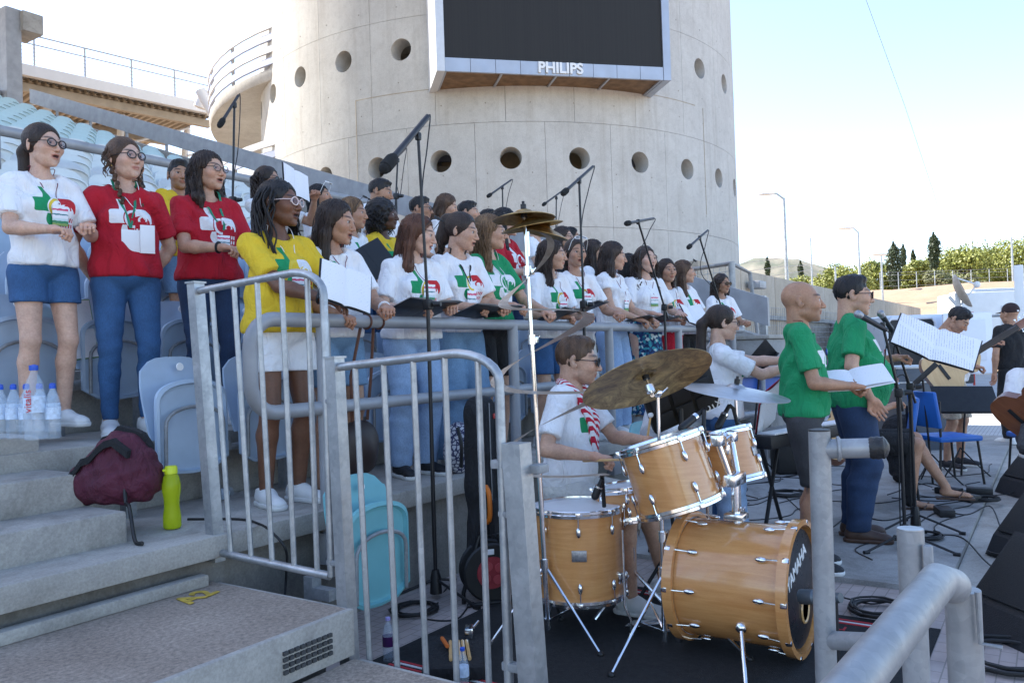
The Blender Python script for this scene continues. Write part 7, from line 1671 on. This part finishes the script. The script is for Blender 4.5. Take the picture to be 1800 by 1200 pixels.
f = Field((-.35, -.3, .0), (.35, .3, .75), .014); f.ell((0, 0, .55), (.22, .12, .10), 0); f.cone((-.05, 0, .5), (-.08, -.02, .12), .14, .10, .08); f.cone((.1, 0, .5), (.14, .02, .2), .10, .07, .06); f.warp(lambda X, Y, Z: .012*np.sin(40*X+9*np.sin(8*Z))+.008*np.sin(30*Z+20*Y)); V, Q = f.mesh(); part('cloth', np_mesh('cloth', V, Q, CL['black']), None, jk)
# keyboards and amplifier
kb = thing('keyboard', 'long black stage keyboard on a stand behind the drums', 'keyboard', tuple(np.append(ond(1395, 760, 5.9)[:2], .03))); k0, k1 = ond(1300, 790, 5.4), ond(1480, 715, 6.4); kd = k1-k0; kd[2] = 0; ang = math.atan2(kd[1], kd[0]); c = (k0+k1)/2; Rk = Matrix.Rotation(ang, 3, 'Z')
wpart('body', MB().bbox((c[0], c[1], .72), (1.25, .34, .09), .015, Rk), BLACK, kb)
wk = MB()
for k in range(44): q = Rk @ Vector((-.56+.0255*k, -.10, .052)); wk.bbox((c[0]+q.x, c[1]+q.y, .72+q.z), (.0235, .13, .012), .002, Rk)
wpart('white_keys', wk, PAPER, kb)
for a in (-1, 1): q = Rk @ Vector((a*.35, 0, 0)); wpart('stand', MB().tube([(c[0]+q.x-.25, c[1]+q.y, .04), (c[0]+q.x+.2, c[1]+q.y, .67)], .014).tube([(c[0]+q.x+.25, c[1]+q.y, .04), (c[0]+q.x-.2, c[1]+q.y, .67)], .014), BLACKM, kb)
folder('red covered songbook propped on the keyboard', ond(1342, 722, 5.6), RC*.5+UC*.4+FW*.5, UC*.9+RC*.35, .34, .36, .15, SCORE2, cover=plain('red cover', (.36, .015, .03), .45))
am = thing('amplifier', 'small black amplifier with knobs beneath the keyboard', 'amplifier', tuple(np.append(onz(1400, 830, .03)[:2], .03)), YAW+math.pi/2-math.pi); part('cabinet', MB().bbox((0, 0, .20), (.46, .28, .38), .02), BLACK, am); part('panel', MB().bbox((0, .135, .34), (.42, .025, .06), .005), GALV_DULL, am)
for k in range(7): part('knob', MB().cyl((-.16+.053*k, .14, .34), (-.16+.053*k, .165, .34), .012), PAPER, am)
fc_ = thing('flight_case', 'dark flight case with metal edges behind the heavy man', 'case', tuple(np.append(onz(1600, 790, 0)[:2], 0)), YAW); part('box', MB().bbox((0, 0, .52), (.7, .6, 1.04), .02), plain('case laminate', (.06, .075, .10), .4), fc_); part('edges', MB().bbox((0, 0, 1.04), (.72, .62, .03), .008).bbox((0, 0, .86), (.715, .615, .02), .006), GALV, fc_)
# ------------------------------------------------------------------ wedge monitors
def wedge(label, p, ang, s_=1.):
    t = thing('stage_monitor', label, 'loudspeaker', p, ang, 'stage wedge monitors'); w_ = .62*s_; pr = [(-.24*s_, 0), (.26*s_, 0), (.20*s_, .12*s_), (-.06*s_, .42*s_), (-.24*s_, .34*s_)]
    part('cabinet', MB().prism([(-w_/2, y, z) for y, z in pr], (0, 0, 0), (w_, 0, 0)), plain('black textured cabinet', (.014, .015, .018), .6, 0., .2, 60, .5, 160), t, smooth=False)
    n = Vector((0, .30, .26)).normalized(); e = Vector((0, -.26, .30)).normalized(); c = Vector((0, .072*s_, .275*s_)); R = Matrix((Vector((1, 0, 0)), e, -n)).transposed()
    part('grille', MB().bbox(c+n*.004, (w_*.92, .34*s_, .012), .004, R), plain('black grille', (.02, .021, .023), .55, .3, .3, 200, .6, 300), t); part('handle', MB().torus((w_/2+.002, -.05, .2*s_), .045, .008, (1, 0, 0), 18, 6), BLACKM, t); return t
wedge('stage monitor at the right edge behind the other two', onz(1840, 872, 0), RD(35)); wedge('middle stage monitor at the right edge', onz(1865, 990, 0), RD(40)); wedge('nearest and largest stage monitor at the right edge', onz(1862, 1125, 0), RD(42), 1.0)
# ------------------------------------------------------------------ small things on the terraces and floor
# backpack
bpz = .735; p = onz(225, 880, bpz); bk = thing('backpack', 'maroon backpack with black straps lying on the concrete step', 'backpack', p+np.array([-.05, .02, 0]), RD(-52)); bk.scale = (.80, .80, .95)
f = Field((-.32, -.24, -.02), (.32, .24, .40), .010); f.ell((-.02, 0, .10), (.25, .16, .12), 0); f.ell((.04, 0, .20), (.18, .13, .12), .08); f.ell((.14, .0, .12), (.12, .14, .12), .06); f.ell((.05, .02, .28), (.09, .09, .06), .06); f.half((0, 0, -1), (0, 0, .002))
f.warp(lambda X, Y, Z: .007*np.sin(26*X+5*np.sin(18*Z))*np.sin(22*Z+9*Y)+.004*np.sin(60*X+30*Z)); V, Q = f.mesh()
part('bag', np_mesh('bag', V, Q, m_cloth('maroon nylon', (.085, .010, .028), None, 300., .7, .2)), None, bk)
Sb = f
def bag_top(x, y):
    i = int(round((x-Sb.o[0])/Sb.h)); j = int(round((y-Sb.o[1])/Sb.h)); w2 = np.where(Sb.D[i, j, :] < 0)[0]; return Sb.ax[2][w2[-1]] if len(w2) else 0.
for yy, x0, x1 in ((-.10, -.22, .13), (.05, -.16, .20)):
    pts = [(x, yy-.02*math.sin(6*x), bag_top(x, yy)+.012) for x in np.linspace(x0, x1, 9)]; mb = MB()
    for a, b in zip(pts[:-1], pts[1:]): a = np.array(a); b = np.array(b); mb.hexa([a+[0, -.044, -.02], b+[0, -.044, -.02], b+[0, .044, -.02], a+[0, .044, -.02], a+[0, -.040, .014], b+[0, -.040, .014], b+[0, .040, .014], a+[0, .040, .014]])
    part('shoulder_strap', mb, CL['black'], bk)
part('strap_tail', MB().tube(spline([(.10, -.12, .12), (.12, -.16, .02), (.17, -.24, .003), (.24, -.36, -.125), (.30, -.42, -.13)], 6), .010, 6), BLACK, bk)
part('buckle', MB().bbox((.06, -.13, .16), (.04, .012, .03), .005), BLACK, bk)
# yellow-green bottle
p = onz(303, 927, .605); wb = thing('water_bottle', 'translucent yellow green drinking bottle on the step', 'bottle', p)
part('flask', MB().lathe([(0, 0), (.036, 0), (.040, .008), (.040, .05), (.034, .10), (.035, .135), (.041, .17), (.041, .20), (.034, .235), (.026, .25)], 28), clearplastic('yellow green plastic', (.62, .72, .03, 1), .18, .55), wb)
part('cap', MB().lathe([(.026, .248), (.029, .25), (.029, .275), (.024, .285), (0, .287)], 24).bbox((-.022, 0, .268), (.04, .012, .012), .004), plain('yellow green cap', (.58, .66, .02), .4), wb)
# water bottles in shrink pack
LBL = plain('bottle label', (.55, .66, .80), .4, 0., .25, 60); CAPB = plain('blue bottle cap', (.02, .10, .55), .4)
def pet(label, p, h, name='plastic_bottle', lying=None, group=None, lab=LBL, cap=CAPB):
    t = thing(name, label, 'bottle', p, group=group); r = h*.135; Mx = Matrix.Identity(4) if lying is None else (Matrix.Translation((0, 0, r)) @ Matrix.Rotation(lying, 4, 'Z') @ Matrix.Rotation(math.pi/2, 4, 'Y'))
    part('body', MB().lathe([(0, 0), (r*.9, 0), (r, h*.03), (r*.93, h*.1), (r, h*.15), (r*.95, h*.24), (r, h*.3), (r, h*.6), (r*.75, h*.76), (r*.35, h*.88), (r*.33, h*.92)], 20).xf(Mx), PET, t); part('cap', MB().lathe([(r*.40, h*.92), (r*.42, h*.93), (r*.42, h*.985), (0, h)], 14).xf(Mx), cap, t); part('label', MB().lathe([(r*1.02, h*.36), (r*1.02, h*.58)], 20).xf(Mx), lab, t); return t
zst = 1.047
p = onz(62, 772, zst); big = pet('large water bottle with a red-lettered label in front of the pack', p, .33)
text_part('lettering', 'vitalis', .045, plain('red print', (.55, .02, .03), .5), big, basis((.05*math.cos(RD(214)), .05*math.sin(RD(214)), .17), (0, 0, 1), (-RC[0], -RC[1], 0)), .0008)
k = 0
for j in range(2):
    for i in range(5):
        q = onz(2+23*i, 770-12*j, zst); pet(f'small water bottle, {["first", "second", "third", "fourth", "fifth"][i]} from the left in the {["front", "rear"][j]} line of the pack', q, .24, group='wrapped pack of water bottles')
tk = thing('small_bottle', 'small clear bottle with a blue cap lying behind the upper gate', 'bottle', onz(390, 878, .603)); Mx = Matrix.Translation((0, 0, .03)) @ Matrix.Rotation(RD(-150), 4, 'Z') @ Matrix.Rotation(math.pi/2, 4, 'Y')
part('body', MB().lathe([(0, -.1), (.028, -.1), (.03, -.09), (.029, .02), (.018, .06), (.012, .075)], 18).xf(Mx), PET, tk); part('cap', MB().lathe([(.014, .075), (.014, .092), (0, .094)], 12).xf(Mx), CAPB, tk); part('label', MB().lathe([(.0305, -.04), (.0305, .0)], 18).xf(Mx), LBL, tk)
pet('purple capped dark bottle on the floor behind the lower gate', onz(684, 1162, 0.0), .20, cap=plain('lilac cap', (.35, .3, .6), .4), lab=plain('purple drink', (.05, .012, .07), .2))
pet('bottle with a bright blue cap at the bottom edge among the gate bars', onz(815, 1215, 0.), .18); pet('clear bottle beside the instrument case', onz(905, 800, .6), .2) if False else None
# instrument case standing against the wall
p = onz(845, 1040, 0); ic = thing('instrument_case', 'tall black soft guitar case standing against the stand front', 'case', (p[0]+.05, 2.80, 0), RD(18))
f = Field((-.30, -.16, -.01), (.30, .16, 1.35), .016); f.ell((0, 0, .27), (.20, .085, .26), 0); f.ell((0, 0, .58), (.155, .075, .22), .06); f.cone((0, 0, .6), (0, 0, 1.0), .135, .125, .05); f.half((0, 0, -1), (0, 0, .0)); f.half((0, 1, 0), (0, .07, 0)); f.half((0, -1, 0), (0, -.07, 0)); f.warp(lambda X, Y, Z: .003*np.sin(30*Z+12*X)); V, Q = f.mesh(); part('case_body', np_mesh('case', V, Q, CL['black']), None, ic)
part('zip_line', MB().tube([(-.06, -.075, 1.08), (-.06, -.078, .1)], .004).tube([(.06, -.075, 1.08), (.06, -.078, .1)], .004), GALV_DULL, ic); part('handle', MB().tube(spline([(-.15, -.07, .62), (-.19, -.10, .58), (-.19, -.10, .46), (-.15, -.07, .42)], 5), .014, 8), plain('orange trim', (.60, .15, .01), .6), ic); part('badge', MB().bbox((.03, -.075, 1.0), (.03, .01, .03), .004), plain('red badge', (.55, .03, .03), .4), ic)
part('side_pocket', MB().bbox((0, -.085, .35), (.24, .03, .36), .012), CL['black'], ic)
# cable reel
p = onz(862, 1055, 0); cr2 = thing('cable_reel', 'black cable reel with a red socket face by the instrument case', 'cable reel', p, RD(-40)); part('drum', MB().lathe([(.15, -.07), (.16, -.06), (.15, -.05), (.09, -.045), (.09, .045), (.15, .05), (.16, .06), (.15, .07)], 32, (0, 0, .17), (0, 1, 0)), BLACK, cr2)
part('socket_face', MB().lathe([(0, .0), (.085, 0), (.09, -.01)], 28, (0, -.075, .17), (0, -1, 0)), plain('red socket plate', (.30, .03, .04), .45), cr2)
for k in range(4): a = k*math.pi/2+.6; part('socket', MB().lathe([(0, .004), (.024, .004), (.026, 0)], 16, (.045*math.cos(a), -.076, .17+.045*math.sin(a)), (0, -1, 0)), plain('red socket', (.42, .06, .07), .4), cr2)
part('frame', MB().tube([(-.15, .0, .0), (-.15, .0, .06), (-.05, 0, .36), (.05, 0, .36), (.15, 0, .06), (.15, 0, 0)], .012, 8).tube([(-.15, -.08, .012), (.15, -.08, .012)], .012), BLACKM, cr2)
part('warning_label', MB().bbox((-.02, -.076, .285), (.06, .004, .03), .002), PAPER, cr2)
# patterned backpack behind the case
p = onz(815, 830, .6); pb = thing('patterned_bag', 'small black and white patterned bag on the terrace by the instrument case', 'bag', (p[0], p[1]+.02, .6)); f = Field((-.2, -.15, -.01), (.2, .15, .42), .012); f.ell((0, 0, .16), (.14, .09, .17), 0); f.half((0, 0, -1), (0, 0, .0)); f.warp(lambda X, Y, Z: .005*np.sin(30*X+20*Z)); V, Q = f.mesh()
def _pat(k):
    t = NT(k); vo = t.n('ShaderNodeTexVoronoi'); t.l(t.coord('Object'), vo.inputs['Vector']); vo.inputs['Scale'].default_value = 38; vo.feature = 'DISTANCE_TO_EDGE'; return t.done(t.ramp(vo.outputs['Distance'], [(0, (.05, .05, .12)), (.12, (.6, .6, .64))], 'CONSTANT'), .8)
part('bag', np_mesh('bag', V, Q, mat('patterned cloth', _pat)), None, pb); part('strap', MB().tube(spline([(-.1, -.06, .3), (-.12, -.1, .2), (-.1, -.08, .05)], 5), .012, 6), BLACK, pb)
# leather bag hanging on the rail
hb = thing('shoulder_bag', 'brown leather bag hanging by its straps from the front rail', 'bag', (onv(655, 565, VR)[0], VR, 0)); LEA = plain('brown leather', (.10, .035, .018), .5, 0., .25, 20); z0 = ZR
for q in (-.05, .05): part('strap_loop', MB().torus((q, 0, z0), .040, .006, (1, 0, 0), 20, 6).tube([(q, .042, z0-.02), (q*1.6, .10, z0-.3), (q*1.2, .12, z0-.55)], .009, 6), LEA, hb)
f = Field((-.22, .0, z0-.95), (.22, .26, z0-.42), .014); f.ell((0, .13, z0-.70), (.15, .07, .16), 0); f.warp(lambda X, Y, Z: .005*np.sin(30*X+20*Z)); V, Q = f.mesh(); part('bag', np_mesh('bag', V, Q, plain('dark leather', (.03, .018, .016), .5)), None, hb)
# stick bag and rug-side case
sb_ = thing('stick_bag', 'open black stick bag with wooden sticks on the floor by the lower gate', 'bag', onz(800, 1165, .01), RD(35)); part('bag', MB().bbox((0, 0, .03), (.42, .26, .06), .02), CL['black'], sb_)
for k in range(5): part('stick', MB().tube([(-.14, -.07+.02*k, .068), (.06, -.05+.018*k, .075)], .008, 6), SPRUCE, sb_)
part('stick', MB().tube([(-.02, .03, .082), (.08, .06, .085)], .009, 6), plain('orange grip', (.6, .14, .02), .6), sb_); part('clamp', MB().bbox((.15, -.06, .085), (.08, .04, .05), .01).cyl((.15, -.06, .08), (.24, -.1, .10), .008), CHROME, sb_)
# ------------------------------------------------------------------ cables on the floor
def cable(label, pts, z=.0, r=.0045, name='cable'):
    P = [onz(x, y, z)+[0, 0, r] if len(q) == 2 else np.array(q) for q in pts for x, y in [q[:2]]]
    mb = MB(); mb.tube(spline(P, 8), r, 6); tag(part(name, mb, RUBBER), label, 'cable', 'cables across the floor')
cable('black cable running down the wall behind the upper gate', [onz(330, 912, .606), onz(420, 912, .606), onz(455, 920, .606), onz(478, 935, .59), onz(497, 965, .52)+[0, -.02, 0], onv(503, 1010, 3.03), onv(500, 1049, 3.03)], r=.006)
cable('long thin cable from the slab edge towards the nearest monitor', [(1640, 940), (1690, 945), (1730, 985), (1760, 1010)], .03); cable('cable looping from the vocal stand to the floor boxes', [(1600, 930), (1650, 900), (1700, 905), (1740, 890), (1760, 930)], .03)
cable('cable along the slab under the music stand', [(1560, 870), (1630, 850), (1690, 868), (1760, 870), (1800, 860)], .03); cable('cable crossing behind the men in green', [(1460, 930), (1500, 905), (1560, 915), (1640, 890), (1700, 880)], .03)
cable('cable running from the kick microphone to the right', [(1478, 1050), (1530, 1062), (1580, 1058), (1600, 1085), (1570, 1110)], .012); cable('cable behind the drum kit on the slab', [(1260, 870), (1320, 880), (1370, 870), (1410, 900)], .03); cable('cable from the tall mic stand base to the case', [(770, 1060), (740, 1085), (800, 1090), (830, 1060), (850, 1075), (905, 1050)], .0)
def coil(label, c, z, r, n, rr=.006):
    rng = np.random.default_rng(int(c[0])); o = onz(*c, z); P = []
    for k in range(n*14): a = 2*math.pi*k/14; q = r*(1+.12*math.sin(a*.37+1)+rng.uniform(-.03, .03)); P.append((o[0]+q*math.cos(a)+.02*math.sin(a*.21), o[1]+q*math.sin(a)*.9, z+rr+.010*(k/14)*.5+rng.uniform(0, .004)))
    mb = MB(); mb.tube(P, rr, 6); tag(part('cable_coil', mb, RUBBER), label, 'cable coil', 'coiled cables')
coil('big coil of black cable on the ground below the nearest monitor', (1775, 1160), 0., .20, 6, .007); coil('tangle of cable on the slab behind the pipe post', (1545, 1075), .012, .14, 6); coil('coil of cable behind the bass drum on the slab', (1385, 870), .03, .16, 5); coil('cable bundle at the foot of the vocal stands', (1625, 945), .03, .12, 5); coil('cable bundle on the slab edge beside the floor boxes', (1735, 880), .03, .10, 5); coil('loop of cable by the tall mic stand base', (730, 1075), 0., .12, 4)
coil('coiled cable between the two farther monitors', (1765, 975), 0., .09, 4)
for i, (x, y, lab) in enumerate(((1660, 905, 'left of the black floor boxes on the slab'), (1700, 880, 'right-hand black floor box on the slab'), (1668, 868, 'floor box lying flat by the music stand foot'), (1722, 868, 'black floor box near the slab edge'))):
    t = thing('floor_box', ('small black cable box, ' if i != 1 else '')+lab, 'box', onz(x, y, .03), RD(20+25*i)); part('case', MB().bbox((0, 0, .03), (.20, .11, .055), .01), BLACK, t); part('plug', MB().cyl((.1, 0, .03), (.14, 0, .03), .012), GALV, t)

mb = MB(); rng = np.random.default_rng(5)
for k in range(16):
    p = np.array([rng.uniform(5.2, 9.5), rng.uniform(.7, 2.6), .034]); a = rng.uniform(0, 6.28); P = [p]
    for j in range(7): a += rng.uniform(-1.1, 1.1); p = p+np.array([.28*math.cos(a), .22*math.sin(a), 0]); p[0] = min(max(p[0], 5.0), 12.8); p[1] = min(max(p[1], .62), 3.0); P.append(p)
    mb.tube(spline(P, 5), .0042, 5)
tag(part('cable_tangle', mb, RUBBER), 'loose tangle of thin black cables strewn over the concrete slab', 'cables', None, 'stuff')
